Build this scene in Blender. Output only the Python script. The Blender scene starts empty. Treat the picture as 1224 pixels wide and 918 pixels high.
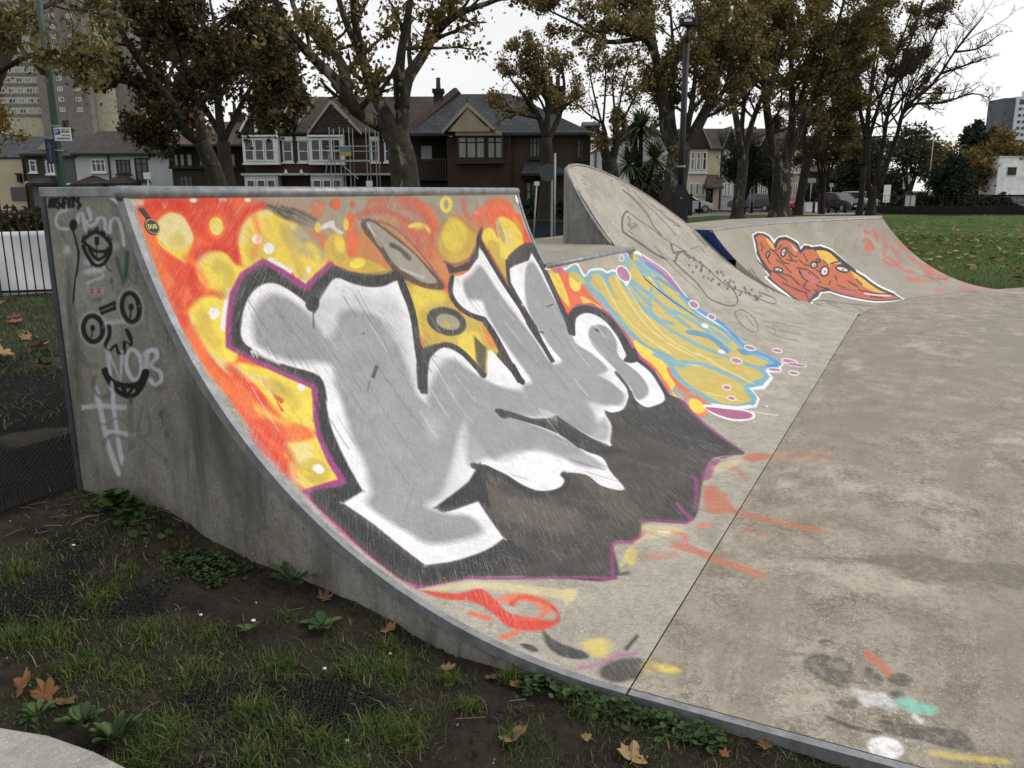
import bpy, bmesh, math, random
import numpy as np
from mathutils import Vector, Matrix
random.seed(7); RNG = np.random.default_rng(7)
scene = bpy.context.scene
COL = scene.collection
R = math.radians

# ------------------------------------------------------------------ camera
# world: X runs along the ramp's coping (away), Y towards the deck, Z up, metres
CAM = Vector((-2.1394, -0.7178, 1.4808)); YAW, PITCH, ROLL = R(26.525), R(13.113), R(-0.199)
FPX = 987.65 / 1224
fwd = Vector((math.cos(YAW) * math.cos(PITCH), math.sin(YAW) * math.cos(PITCH), -math.sin(PITCH)))
rgt = Vector((math.sin(YAW), -math.cos(YAW), 0)); upv = rgt.cross(fwd)
rgt, upv = math.cos(ROLL) * rgt + math.sin(ROLL) * upv, -math.sin(ROLL) * rgt + math.cos(ROLL) * upv
cd = bpy.data.cameras.new('camera'); cam = bpy.data.objects.new('camera', cd); COL.objects.link(cam)
cam.matrix_world = Matrix(((rgt.x, upv.x, -fwd.x, CAM.x), (rgt.y, upv.y, -fwd.y, CAM.y), (rgt.z, upv.z, -fwd.z, CAM.z), (0, 0, 0, 1)))
cd.sensor_width = 36; cd.lens = FPX * 36; cd.clip_start = .05; cd.clip_end = 3000
scene.camera = cam

# ------------------------------------------------------------------ overcast sky and weak soft sun
SUN_AZ, SUN_EL = R(-62), R(42)          # from the right of the picture
world = bpy.data.worlds.new('World'); scene.world = world; world.use_nodes = True
nt = world.node_tree; nt.nodes.clear()
wo = nt.nodes.new('ShaderNodeOutputWorld'); bg = nt.nodes.new('ShaderNodeBackground')
sky = nt.nodes.new('ShaderNodeTexSky'); sky.sky_type = 'NISHITA'; sky.sun_disc = False
sky.sun_elevation = SUN_EL; sky.sun_rotation = R(90) - SUN_AZ; sky.air_density = 1.5; sky.dust_density = 4
tc = nt.nodes.new('ShaderNodeTexCoord'); mp = nt.nodes.new('ShaderNodeMapping'); mp.inputs['Scale'].default_value = (1, 1, 2.5)
cn = nt.nodes.new('ShaderNodeTexNoise'); cn.inputs['Scale'].default_value = 1.6; cn.inputs['Detail'].default_value = 5
cr = nt.nodes.new('ShaderNodeValToRGB'); cr.color_ramp.elements[0].position = .3; cr.color_ramp.elements[1].position = .7
cr.color_ramp.elements[0].color = (7.0, 7.05, 7.2, 1); cr.color_ramp.elements[1].color = (8.2, 8.15, 8.15, 1)
mx = nt.nodes.new('ShaderNodeMixRGB'); mx.inputs['Fac'].default_value = .93
nt.links.new(tc.outputs['Generated'], mp.inputs['Vector']); nt.links.new(mp.outputs[0], cn.inputs['Vector'])
nt.links.new(cn.outputs['Fac'], cr.inputs['Fac']); nt.links.new(sky.outputs[0], mx.inputs[1]); nt.links.new(cr.outputs[0], mx.inputs[2])
nt.links.new(mx.outputs[0], bg.inputs['Color']); bg.inputs['Strength'].default_value = .1; nt.links.new(bg.outputs[0], wo.inputs[0])
sl = bpy.data.lights.new('sun', 'SUN'); sl.energy = 1.0; sl.angle = R(25); sl.color = (1, .96, .9)
so = bpy.data.objects.new('sun', sl); COL.objects.link(so)
sd = Vector((math.cos(SUN_AZ) * math.cos(SUN_EL), math.sin(SUN_AZ) * math.cos(SUN_EL), math.sin(SUN_EL)))
so.rotation_euler = sd.to_track_quat('Z', 'Y').to_euler(); so.location = sd * 40
vs = scene.view_settings; vs.view_transform = 'Standard'; vs.look = 'None'; vs.gamma = 1; vs.exposure = .42; vs.use_curve_mapping = False
scene.cycles.max_bounces = 5; scene.cycles.diffuse_bounces = 2; scene.cycles.glossy_bounces = 2; scene.cycles.transmission_bounces = 2; scene.cycles.transparent_max_bounces = 4
scene.cycles.use_denoising = True

# ------------------------------------------------------------------ helpers
def tag(o, label=None, cat=None, group=None, kind=None):
    if label: o['label'] = label
    if cat: o['category'] = cat
    if group: o['group'] = group
    if kind: o['kind'] = kind
    return o
def empty(name, loc=(0, 0, 0), rz=0.):
    o = bpy.data.objects.new(name, None); COL.objects.link(o); o.location = loc; o.rotation_euler = (0, 0, rz); o.empty_display_size = .2
    return o
def link(name, me, mat=None, parent=None, loc=None):
    o = bpy.data.objects.new(name, me); COL.objects.link(o)
    if mat and not me.materials: me.materials.append(mat)
    if parent: o.parent = parent
    if loc: o.location = loc
    return o
class MB:
    """collects simple solids; build() links them as one mesh object"""
    def __init__(s): s.v, s.f = [], []
    def add(s, vs, fs):
        n = len(s.v); s.v += [tuple(map(float, p)) for p in vs]; s.f += [tuple(i + n for i in f) for f in fs]; return s
    def box(s, x0, x1, y0, y1, z0, z1):
        return s.add([(x0, y0, z0), (x1, y0, z0), (x1, y1, z0), (x0, y1, z0), (x0, y0, z1), (x1, y0, z1), (x1, y1, z1), (x0, y1, z1)],
                     [(3, 2, 1, 0), (4, 5, 6, 7), (0, 1, 5, 4), (1, 2, 6, 5), (2, 3, 7, 6), (3, 0, 4, 7)])
    def prism(s, pts, axis, a, b):
        """polygon pts (2D) extruded along axis ('x','y','z') from a to b"""
        n = len(pts); mk = {'x': lambda p, t: (t, p[0], p[1]), 'y': lambda p, t: (p[0], t, p[1]), 'z': lambda p, t: (p[0], p[1], t)}[axis]
        vs = [mk(p, a) for p in pts] + [mk(p, b) for p in pts]
        return s.add(vs, [tuple(range(n - 1, -1, -1)), tuple(range(n, 2 * n))] + [(i, (i + 1) % n, n + (i + 1) % n, n + i) for i in range(n)])
    def tube(s, pts, rad, n=8, cap=True):
        pts = [Vector(p) for p in pts]; rad = [rad] * len(pts) if not hasattr(rad, '__len__') else rad
        t0 = (pts[1] - pts[0]).normalized(); ref = Vector((0, 0, 1)) if abs(t0.z) < .9 else Vector((1, 0, 0)); u = t0.cross(ref).normalized(); vs, fs = [], []
        for i, p in enumerate(pts):
            t = (pts[min(i + 1, len(pts) - 1)] - pts[max(i - 1, 0)]).normalized(); u = (u - t * u.dot(t)).normalized(); w = t.cross(u)
            for k in range(n):
                a = 2 * math.pi * k / n; vs.append(p + (u * math.cos(a) + w * math.sin(a)) * rad[i])
        for i in range(len(pts) - 1):
            for k in range(n): fs.append((i * n + k, i * n + (k + 1) % n, (i + 1) * n + (k + 1) % n, (i + 1) * n + k))
        if cap: fs.append(tuple(range(n - 1, -1, -1))); m = (len(pts) - 1) * n; fs.append(tuple(range(m, m + n)))
        return s.add(vs, fs)
    def lathe(s, prof_, n=16, c=(0, 0, 0)):
        vs = []; 
        for r, z in prof_:
            for k in range(n): a = 2 * math.pi * k / n; vs.append((c[0] + r * math.cos(a), c[1] + r * math.sin(a), c[2] + z))
        fs = [(i * n + k, i * n + (k + 1) % n, (i + 1) * n + (k + 1) % n, (i + 1) * n + k) for i in range(len(prof_) - 1) for k in range(n)]
        fs += [tuple(range(n - 1, -1, -1)), tuple(range((len(prof_) - 1) * n, len(prof_) * n))]
        return s.add(vs, fs)
    def mesh(s, name, mat=None, smooth=False):
        me = bpy.data.meshes.new(name); me.from_pydata(s.v, [], s.f); me.update()
        if mat: me.materials.append(mat)
        if smooth: me.shade_smooth()
        return me
    def build(s, name, mat, parent=None, smooth=False, bevel=0, loc=None):
        o = link(name, s.mesh(name, mat, smooth), None, parent, loc)
        if bevel:
            b = o.modifiers.new('bevel', 'BEVEL'); b.width = bevel; b.segments = 2; b.limit_method = 'ANGLE'; b.angle_limit = R(40)
        return o
def npmesh(name, verts, faces, mat=None, smooth=True):
    """verts (N,3) array, faces (M,k) array with constant k"""
    me = bpy.data.meshes.new(name); verts = np.asarray(verts, np.float32); faces = np.asarray(faces, np.int32); k = faces.shape[1]
    me.vertices.add(len(verts)); me.vertices.foreach_set('co', verts.ravel()); me.loops.add(faces.size); me.loops.foreach_set('vertex_index', faces.ravel())
    me.polygons.add(len(faces)); me.polygons.foreach_set('loop_start', np.arange(0, faces.size, k, dtype=np.int32)); me.polygons.foreach_set('loop_total', np.full(len(faces), k, np.int32))
    me.polygons.foreach_set('use_smooth', np.full(len(faces), smooth)); me.update(calc_edges=True)
    if mat: me.materials.append(mat)
    return me
def gridfaces(nu, nv):
    i, j = np.meshgrid(np.arange(nu - 1), np.arange(nv - 1), indexing='ij'); a = (i * nv + j).ravel()
    return np.stack([a, a + nv, a + nv + 1, a + 1], 1)
def copy_tree(o, parent=None):
    c = o.copy(); COL.objects.link(c); c.parent = parent
    for ch in o.children: copy_tree(ch, c)
    return c

# ------------------------------------------------------------------ materials
MATS = {}
def lin(c): return tuple((x / 255 / 12.92) if x / 255 <= .04045 else ((x / 255 + .055) / 1.055) ** 2.4 for x in c)
class NT:
    def __init__(s, name):
        s.m = bpy.data.materials.new(name); s.m.use_nodes = True; s.t = s.m.node_tree; s.b = s.t.nodes['Principled BSDF']; s.out = s.t.nodes['Material Output']; MATS[name] = s.m
        s._co = None
    def n(s, typ, **kw):
        nd = s.t.nodes.new(typ)
        for k, v in kw.items():
            if k.startswith('i_'): nd.inputs[k[2:].replace('_', ' ')].default_value = v
            else: setattr(nd, k, v)
        return nd
    def l(s, a, b): s.t.links.new(a, b)
    def co(s, scale=(1, 1, 1), out='Object'):
        if s._co is None: s._co = s.n('ShaderNodeTexCoord')
        if scale == (1, 1, 1): return s._co.outputs[out]
        m = s.n('ShaderNodeMapping'); m.inputs['Scale'].default_value = scale; s.l(s._co.outputs[out], m.inputs[0]); return m.outputs[0]
    def noise(s, scale, detail=4, rough=.55, sc=(1, 1, 1), dist=0):
        nd = s.n('ShaderNodeTexNoise'); nd.inputs['Scale'].default_value = scale; nd.inputs['Detail'].default_value = detail; nd.inputs['Roughness'].default_value = rough; nd.inputs['Distortion'].default_value = dist
        s.l(s.co(sc), nd.inputs['Vector']); return nd.outputs['Fac']
    def ramp(s, fac, stops):
        r = s.n('ShaderNodeValToRGB'); e = r.color_ramp.elements
        while len(e) < len(stops): e.new(.5)
        for el, (p, c) in zip(e, stops): el.position = p; el.color = (c, c, c, 1) if not hasattr(c, '__len__') else (*c[:3], 1)
        s.l(fac, r.inputs[0]); return r.outputs[0]
    def mix(s, fac, a, b, mode='MIX'):
        m = s.n('ShaderNodeMixRGB'); m.blend_type = mode
        for i, x in ((0, fac), (1, a), (2, b)):
            if hasattr(x, 'is_linked') or hasattr(x, 'links'): s.l(x, m.inputs[i])
            else: m.inputs[i].default_value = x if i == 0 else (*x[:3], 1)
        return m.outputs[0]
    def math(s, op, a, b=0.):
        m = s.n('ShaderNodeMath'); m.operation = op
        for i, x in ((0, a), (1, b)):
            if hasattr(x, 'links'): s.l(x, m.inputs[i])
            else: m.inputs[i].default_value = x
        return m.outputs[0]
    def col(s, c):
        if hasattr(c, 'links'): s.l(c, s.b.inputs['Base Color'])
        else: s.b.inputs['Base Color'].default_value = (*c[:3], 1)
    def bump(s, h, strength=.3, dist=.01):
        b = s.n('ShaderNodeBump'); b.inputs['Strength'].default_value = strength; b.inputs['Distance'].default_value = dist; s.l(h, b.inputs['Height']); s.l(b.outputs[0], s.b.inputs['Normal'])
    def set(s, rough=.7, metal=0., spec=None):
        s.b.inputs['Roughness'].default_value = rough; s.b.inputs['Metallic'].default_value = metal
        if spec is not None: s.b.inputs['Specular IOR Level'].default_value = spec
        return s
def vary(name, c, amt=.25, scale=3., rough=.8, metal=0., fine=40., bump=0., spec=.3, sc=(1, 1, 1)):
    """plain surface with two scales of tone variation"""
    t = NT(name); d = tuple(x * (1 - amt) for x in c); b = tuple(min(x * (1 + amt), .9) for x in c)
    a = t.ramp(t.noise(scale, 4, .6, sc), [(.3, d), (.7, b)])
    f = t.ramp(t.noise(fine, 3, .6, sc), [(.3, .75), (.7, 1.15)])
    t.col(t.mix(1., a, f, 'MULTIPLY')); t.set(rough, metal, spec)
    if bump: t.bump(t.noise(fine, 4, .6, sc), bump, .01)
    return t.m

# ------------------------------------------------------------------ ramp geometry

# ---- shared geometry (pasted into scene.py) ----
R0=2.013; HC=1.5; SC=R0*math.acos((R0-HC)/R0)
def sstep(a,b,x):
    t=np.clip((x-a)/(b-a),0,1); return t*t*(3-2*t)
def prof(X,v):
    """point on the swept riding surface: X along the coping, v = metres up the curve (v<0: out on the flat)"""
    X=np.asarray(X,float); v=np.asarray(v,float)
    k=sstep(5.0,5.7,X); R=R0+k*(3.05-R0); Y0=-.17*k
    a=np.maximum(v,0)/R
    Y=np.where(v>0,R*np.sin(a),v)+np.where(v>0,Y0,0)+np.where(v<=0,Y0*np.clip(1+v/.6,0,1),0)
    return np.stack([X+0*v,Y,R*(1-np.cos(a))],-1)
# far ramp path
T0,T1=math.radians(4),math.radians(44); RHO=6.0; PX,PY=8.75,-.06
LP=RHO*(T1-T0)
def far(u,v):
    u=np.asarray(u,float); v=np.asarray(v,float)
    th=T0+u/RHO
    bx=PX+RHO*(np.sin(th)-math.sin(T0)); by=PY-RHO*(math.cos(T0)-np.cos(th))
    Rf=2.35; a=np.maximum(v,0)/Rf; o=np.where(v>0,Rf*np.sin(a),v); z=Rf*(1-np.cos(a))
    return np.stack([bx+np.sin(th)*o,by+np.cos(th)*o,z],-1)

SY=np.array([-6,-.1,.24,.39,.515,.612,.711,.882,1.063,1.252,1.452,1.619,1.725,1.80,1.874,2.015,2.4,4,30])
SZ=np.array([-.05,-.045,-.04,-.04,-.04,-.02,.003,.04,.072,.102,.134,.163,.194,.235,.262,.272,.255,.24,.2])
def soil_base(X,Y):
    X=np.asarray(X,float); Y=np.asarray(Y,float)
    w=sstep(.55,.0,-X)                     # close to the wall the profile is sharp, further out it is smooth
    a=np.interp(Y,SY,SZ); b=(np.interp(Y-.25,SY,SZ)+np.interp(Y,SY,SZ)+np.interp(Y+.25,SY,SZ)+np.interp(Y-.5,SY,SZ)+np.interp(Y+.5,SY,SZ))/5
    w=sstep(-.5,-.05,X); return (a*w+b*(1-w))*(1-.2*np.clip(-X/.9,0,1))

def smooth_loop(P,n=4):
    P=np.asarray(P,np.float32); a,b,c,d=np.roll(P,1,0),P,np.roll(P,-1,0),np.roll(P,-2,0); out=[]
    for k in range(n):
        t=k/n; out.append(.5*(2*b+(c-a)*t+(2*a-5*b+4*c-d)*t*t+(3*b-a-3*c+d)*t**3))
    return np.stack(out,1).reshape(-1,2)
def coverage(P,soft,w,h,res):
    """soft-edged fill of polygon P (mm) -> (slice, alpha)"""
    q=P/res; s=max(soft/res,1.2); m=s/2+2
    x0=max(int(q[:,0].min()-m),0); x1=min(int(q[:,0].max()+m)+1,w); y0=max(int(q[:,1].min()-m),0); y1=min(int(q[:,1].max()+m)+1,h)
    if x1<=x0+1 or y1<=y0+1: return None
    q=q-(x0,y0); W,H=x1-x0,y1-y0
    wind=np.zeros((H,W+1),np.int16); dist=np.full((H,W),1e4,np.float32)
    for (ax,ay),(bx,by) in zip(q,np.roll(q,-1,0)):
        lo,hi=(ay,by) if ay<by else (by,ay)
        r0=max(int(np.ceil(lo-.5)),0); r1=min(int(np.ceil(hi-.5)),H)
        if r1>r0:
            rr=np.arange(r0,r1); xc=ax+(rr+.5-ay)/(by-ay)*(bx-ax)
            wind[rr,np.clip(np.ceil(xc-.5),0,W).astype(int)]+=1 if by>ay else -1
        ex0=max(int(min(ax,bx)-m),0); ex1=min(int(max(ax,bx)+m)+1,W); ey0=max(int(lo-m),0); ey1=min(int(hi+m)+1,H)
        if ex1<=ex0 or ey1<=ey0: continue
        X=np.arange(ex0,ex1,dtype=np.float32)[None]+.5-ax; Y=np.arange(ey0,ey1,dtype=np.float32)[:,None]+.5-ay
        dx,dy=bx-ax,by-ay; L=dx*dx+dy*dy+1e-9
        t=np.clip((X*dx+Y*dy)/L,0,1)
        d=np.hypot(X-t*dx,Y-t*dy); v=dist[ey0:ey1,ex0:ex1]; np.minimum(v,d,out=v)
    ins=np.cumsum(wind,1)[:,:W]!=0
    a=np.clip(.5+np.where(ins,dist,-dist)/s,0,1)
    return (slice(y0,y1),slice(x0,x1)),a
def raster(ops,cols,u0,v0,u1,v1,res):
    w,h=int((u1-u0)/res),int((v1-v0)/res)
    img=np.zeros((h,w,4),np.float32)
    for col,soft,al,sm,uv in ops:
        P=np.array(uv,np.float32).reshape(-1,2)-(u0,v0)
        if sm: P=smooth_loop(P)
        r=coverage(P,soft,w,h,res)
        if r is None: continue
        sl,a=r; a=(a*al)[...,None]; d=img[sl]
        c=np.array(cols[col],np.float32)
        na=a+d[...,3:]*(1-a)
        d[...,:3]=(c*a+d[...,:3]*d[...,3:]*(1-a))/np.maximum(na,1e-5)
        d[...,3:]=na
    return img

SHEETS = {'ramp': (0, -2600, 9000, 3450, 3.5), 'far': (-250, -300, 4300, 2400, 6), 'side': (200, -50, 2420, 1520, 3)}

COLS=dict(orange=(236,98,52),red=(214,58,42),orangey=(242,132,66),grime=(158,150,132),grimer=(186,140,86),redwash=(196,92,72),yellow=(238,212,78),pale=(228,212,152),olive=(200,172,72),white=(236,236,239),concrete_p=(205,195,178),black=(50,52,56),purple=(152,62,128),pink=(204,78,150),purplep=(180,100,150),purplew=(120,75,95),shade=(70,68,66),wash=(112,104,92),grey=(150,151,155),greyw=(158,159,163),grey2=(150,151,154),dotgrey=(158,150,136),scuff=(110,110,112),floorblk=(74,71,68),floororg=(196,104,72),mint=(130,200,184),navy=(70,72,110),wet=(108,99,88),paler=(188,180,164),skyblue=(122,172,192),blue=(72,140,206),ochre=(206,182,96),magenta=(172,98,138),marker=(72,66,64),plum=(120,72,96),faceorg=(194,108,72),facered=(178,88,80),facepink=(196,110,120),ochre2=(226,182,80),pinkw=(226,206,206),redtag=(200,104,92),spray=(196,198,206),tealw=(120,140,140),green=(40,84,62),ink=(14,14,15),drip=(78,78,76),eyew=(150,165,160),mauve=(100,96,98),stick=(168,165,160),grimed=(72,71,66),grimel=(150,147,136),redink=(160,70,70))

PAINT = {
 'ramp': [
('orange',12,1,0,[49,2603,324,2607,646,2601,879,2584,1334,2557,1691,2528,2102,2489,2489,2468,2965,2490,3230,2459,3221,2246,3239,2046,3309,1662,3283,1075,2706,1252,1709,1644,530,1444,158,1223,66,1286,62,1408,64,1544,60,1677,53,1840,42,1971,31,2115,32,2235,39,2362,44,2482]),
('red',28,0.6,1,[126,2595,220,2604,338,2592,378,2546,308,2481,258,2527,187,2551,128,2531,70,2480,63,2373,122,2335,170,2297,112,2235,74,2262,48,2341,50,2459,44,2554]),
('red',32,0.7,1,[61,1635,81,1589,93,1518,92,1436,77,1380,43,1415,33,1500,20,1584]),
('red',36,0.7,1,[141,2069,150,1971,112,1832,152,1732,164,1637,105,1636,78,1728,79,1864,70,1975]),
('orangey',40,0.6,1,[137,2232,89,1983,124,1829,159,1704,219,1882,113,1978]),
('grimer',60,0.75,1,[1178,2581,1477,2559,2124,2529,2475,2446,2732,2334,2239,2139,1779,2050,1389,2072,1219,2231,1082,2330,1027,2460]),
('grime',28,0.85,1,[661,2595,872,2599,1146,2604,1457,2609,1867,2613,2350,2614,2293,2485,1939,2430,1644,2487,1395,2480,1252,2384,1141,2418,1027,2437,919,2455,792,2499,672,2540]),
('grime',28,0.85,1,[2274,2620,3159,2618,3246,2559,3090,2503,2950,2543,2737,2454,2614,2494,2441,2445,2350,2517,2192,2470,1907,2494,1632,2486,1288,2468,1180,2513,1223,2609]),
('redwash',28,0.65,1,[1481,2579,1744,2606,1956,2589,2159,2521,2223,2418,2069,2373,1935,2396,1898,2479,1700,2515,1469,2506]),
('redwash',24,0.6,1,[1762,2483,1964,2444,2017,2342,1894,2215,1821,2270,1787,2387]),
('orange',16,0.85,1,[2805,2564,3048,2571,3144,2521,3186,2339,3227,2233,3255,2080,3191,2107,3178,2278,2978,2249,3008,2387,2915,2487,2712,2417,2639,2475]),
('orange',16,0.85,1,[2543,2496,2627,2402,2699,2208,2700,2048,2649,2113,2602,2272]),
('orange',16,0.8,1,[1272,2505,1334,2496,1271,2340,1194,2287,1179,2317]),
('orange',16,0.75,1,[1125,2543,1103,2518,1067,2503,1033,2504,1013,2520,1014,2545,1035,2570,1069,2585,1104,2584,1126,2568]),
('redwash',12,0.8,1,[1240,2562,1225,2547,1202,2539,1179,2539,1164,2548,1164,2563,1177,2577,1200,2586,1223,2585,1239,2576]),
('redwash',10,0.8,1,[1370,2560,1361,2550,1347,2544,1333,2544,1325,2550,1325,2560,1334,2570,1348,2576,1362,2576,1370,2570]),
('orange',12,0.7,1,[1249,2561,1235,2543,1215,2532,1197,2533,1187,2544,1189,2562,1203,2579,1223,2590,1241,2590,1251,2579]),
('redwash',12,0.7,1,[1366,2559,1356,2547,1342,2540,1328,2540,1320,2548,1321,2559,1331,2571,1345,2578,1359,2578,1367,2570]),
('black',20,0.4,1,[701,2570,820,2562,956,2533,1034,2491,957,2454,852,2471,775,2500,722,2539]),
('black',6,0.75,0,[730,2560,873,2519,878,2525,735,2566]),
('black',6,0.75,0,[815,2557,966,2477,973,2483,822,2562]),
('black',6,0.75,0,[831,2508,992,2449,998,2455,836,2513]),
('black',6,0.75,0,[773,2541,851,2475,859,2480,780,2546]),
('black',6,0.75,0,[883,2545,1027,2482,1035,2487,890,2551]),
('grime',48,0.6,1,[998,2585,1082,2503,1171,2430,1223,2458,1132,2529,1047,2611]),
('grime',48,0.55,1,[1368,2588,1375,2509,1291,2433,1348,2416,1445,2507,1441,2601]),
('grime',48,0.5,1,[1651,2577,1731,2462,1902,2404,1976,2456,1817,2504,1743,2608]),
('grime',48,0.55,1,[2012,2577,2061,2490,2172,2448,2242,2493,2146,2524,2102,2602]),
('grime',48,0.45,1,[1590,2455,1698,2372,1832,2282,1909,2319,1770,2407,1659,2488]),
('grime',48,0.5,1,[2048,2496,2088,2419,1986,2313,2061,2302,2175,2423,2132,2517]),
('grime',48,0.5,1,[2319,2590,2395,2484,2509,2389,2602,2421,2485,2513,2407,2616]),
('grime',48,0.45,1,[2651,2504,2652,2390,2731,2288,2826,2312,2747,2408,2745,2517]),
('redwash',48,0.5,1,[1764,2558,1905,2526,1998,2445,2065,2471,1959,2558,1802,2593]),
('grimer',48,0.45,1,[1477,2532,1609,2516,1671,2457,1731,2481,1653,2548,1504,2567]),
('grime',48,0.5,1,[862,2489,967,2432,1076,2372,1136,2413,1023,2473,914,2529]),
('red',20,0.7,1,[232,2371,313,2395,410,2382,440,2320,389,2252,242,2197,199,2248,188,2307]),
('yellow',16,1,1,[230,2337,308,2383,401,2365,434,2309,518,2289,390,2227,317,2151,209,2021,218,1945,163,1907,99,1957,79,2056,100,2157,176,2205,234,2209,211,2270]),
('pale',20,0.85,1,[100,2157,98,2064,101,1981,163,1907,239,1890,233,1841,142,1856,91,1923,66,2011,68,2081]),
('yellow',16,1,1,[188,1901,283,1868,373,1821,484,1710,344,1554,244,1587,223,1672,218,1780]),
('yellow',16,1,1,[216,1720,436,1657,339,1515,293,1400,252,1296,90,1325,88,1368,113,1442,117,1496,195,1550,191,1633]),
('orange',20,0.8,1,[200,1644,322,1550,317,1508,188,1525,178,1583]),
('pale',20,0.8,1,[160,1494,236,1508,263,1470,201,1422,136,1419]),
('olive',24,0.7,1,[224,1331,180,1319,138,1330,113,1359,114,1395,140,1425,183,1438,227,1428,254,1399,253,1361]),
('white',6,1,1,[215,1360,200,1358,186,1364,180,1377,183,1391,195,1401,210,1403,224,1397,231,1384,227,1370]),
('red',6,0.9,1,[263,1820,277,1778,263,1701,261,1661,248,1665,264,1741,251,1784]),
('red',6,0.9,1,[270,1739,297,1705,271,1692]),
('yellow',16,0.95,1,[116,2499,196,2540,254,2483,262,2438,194,2363,178,2342,129,2379,85,2425]),
('pale',12,1,1,[120,2510,184,2542,245,2528,265,2460,239,2416,164,2399,110,2424,103,2468]),
('olive',24,0.6,1,[214,2435,200,2418,177,2409,155,2411,142,2422,142,2438,156,2455,178,2464,200,2463,214,2451]),
('red',16,0.5,1,[85,2425,116,2380,177,2340,219,2372,312,2423,254,2358,162,2309,102,2348]),
('red',12,0.55,1,[460,2483,440,2454,413,2435,385,2428,362,2432,347,2447,345,2471,356,2498,379,2521,406,2534,432,2537,452,2527,463,2507,458,2477,496,2482,502,2517,485,2549,448,2564,401,2560,357,2538,325,2505,309,2467,313,2432,336,2408,378,2400,426,2412,468,2441,494,2476]),
('yellow',8,1,1,[439,2485,427,2462,404,2446,380,2444,363,2456,361,2478,372,2501,395,2517,419,2519,436,2507]),
('pale',8,0.7,1,[426,2479,418,2464,404,2454,389,2452,379,2460,378,2475,385,2490,399,2500,414,2501,425,2493]),
('yellow',20,0.95,1,[463,2367,517,2448,596,2517,708,2545,810,2498,888,2470,961,2387,1012,2301,907,2226,785,2184,738,2256,632,2317,518,2289,463,2306]),
('orange',16,0.8,1,[462,2462,533,2519,611,2553,677,2552,575,2506,499,2425,455,2319,454,2379]),
('grime',36,0.55,1,[781,2474,913,2442,985,2358,881,2311,805,2343,761,2398]),
('olive',24,0.6,1,[553,2422,655,2429,691,2364,632,2317,531,2313,516,2363]),
('white',6,1,1,[632,2413,620,2399,601,2391,583,2392,573,2401,574,2416,587,2430,605,2438,623,2437,634,2427]),
('white',6,0.95,1,[686,2368,672,2352,650,2344,630,2345,619,2356,620,2372,635,2387,656,2396,676,2395,688,2384]),
('white',6,0.95,0,[615,2315,720,2241,748,2259,640,2333]),
('white',6,0.95,0,[851,2271,760,2198,784,2186,876,2259]),
('pale',8,0.8,1,[799,2357,747,2281,743,2225,771,2230,775,2280,825,2354]),
('white',4,1,1,[234,2120,220,2107,202,2100,186,2102,179,2113,182,2128,195,2141,213,2148,229,2146,237,2135]),
('white',4,1,0,[327,2224,193,2050,215,2043,351,2218]),
('white',6,1,1,[445,1728,433,1719,419,1716,407,1719,402,1727,406,1738,418,1746,432,1749,444,1746,449,1738]),
('white',6,0.9,1,[500,2588,493,2581,479,2577,464,2578,454,2582,452,2589,459,2595,473,2599,488,2599,498,2595]),
('white',6,0.9,1,[346,2590,340,2584,327,2581,313,2581,303,2585,301,2590,308,2596,320,2600,334,2600,344,2596]),
('white',6,0.9,1,[642,2589,636,2583,625,2580,613,2580,604,2584,603,2589,609,2595,620,2598,632,2598,640,2595]),
('concrete_p',6,0.9,0,[24,2598,89,2595,76,2574,27,2573]),
('concrete_p',6,0.9,0,[155,2586,197,2596,199,2583,170,2557]),
('red',28,0.95,1,[178,2220,185,2273,233,2331,310,2373,384,2381,429,2346,456,2366,400,2405,305,2394,214,2345,158,2276,148,2216]),
('red',28,0.91,1,[100,2161,177,2196,236,2199,287,2181,303,2199,246,2218,175,2214,94,2177]),
('orangey',28,0.78,1,[173,2354,208,2319,214,2253,204,2209,239,2212,249,2260,242,2334,202,2373]),
('red',28,0.95,1,[465,2333,481,2413,544,2488,631,2534,717,2552,715,2580,619,2559,517,2503,445,2416,426,2330]),
('red',28,0.78,1,[106,2548,157,2567,222,2562,264,2517,274,2446,319,2459,307,2536,251,2593,164,2600,99,2578]),
('orangey',28,0.65,1,[34,2528,38,2443,40,2335,55,2234,47,2124,89,2131,96,2245,81,2346,78,2454,74,2538]),
('red',28,0.78,1,[345,2565,400,2570,472,2555,475,2503,520,2514,509,2580,416,2602,352,2597]),
('red',28,0.78,1,[55,2237,35,2125,39,1995,53,1872,96,1884,81,2006,77,2133,96,2242]),
('orangey',28,0.715,1,[40,2075,27,1923,60,1789,105,1661,164,1684,118,1811,84,1938,96,2087]),
('red',28,0.715,1,[125,1891,152,1809,180,1712,191,1616,233,1627,221,1726,192,1825,163,1907]),
('pale',28,0.78,1,[244,2318,289,2347,349,2347,356,2367,286,2365,232,2332]),
('pale',28,0.78,1,[517,2396,571,2464,648,2505,732,2513,736,2539,641,2527,547,2477,489,2404]),
('olive',28,0.65,1,[292,2297,336,2284,322,2240,267,2209,297,2175,374,2224,399,2309,333,2341]),
('olive',28,0.65,1,[125,2135,105,2052,122,1985,181,2006,164,2064,183,2140]),
('olive',28,0.65,1,[255,1773,296,1711,300,1645,368,1662,361,1737,316,1805]),
('pale',28,0.78,1,[190,1824,245,1807,244,1752,276,1759,274,1823,210,1847]),
('orange',28,0.52,1,[613,2514,608,2431,537,2352,561,2345,637,2430,643,2519]),
('olive',28,0.65,1,[760,2452,774,2376,761,2285,768,2202,835,2217,828,2296,841,2389,825,2469]),
('white',28,0.65,0,[840,2455,925,2398,936,2405,851,2462]),
('grime',28,0.715,1,[835,2421,906,2357,898,2285,998,2299,1003,2390,917,2467]),
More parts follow.
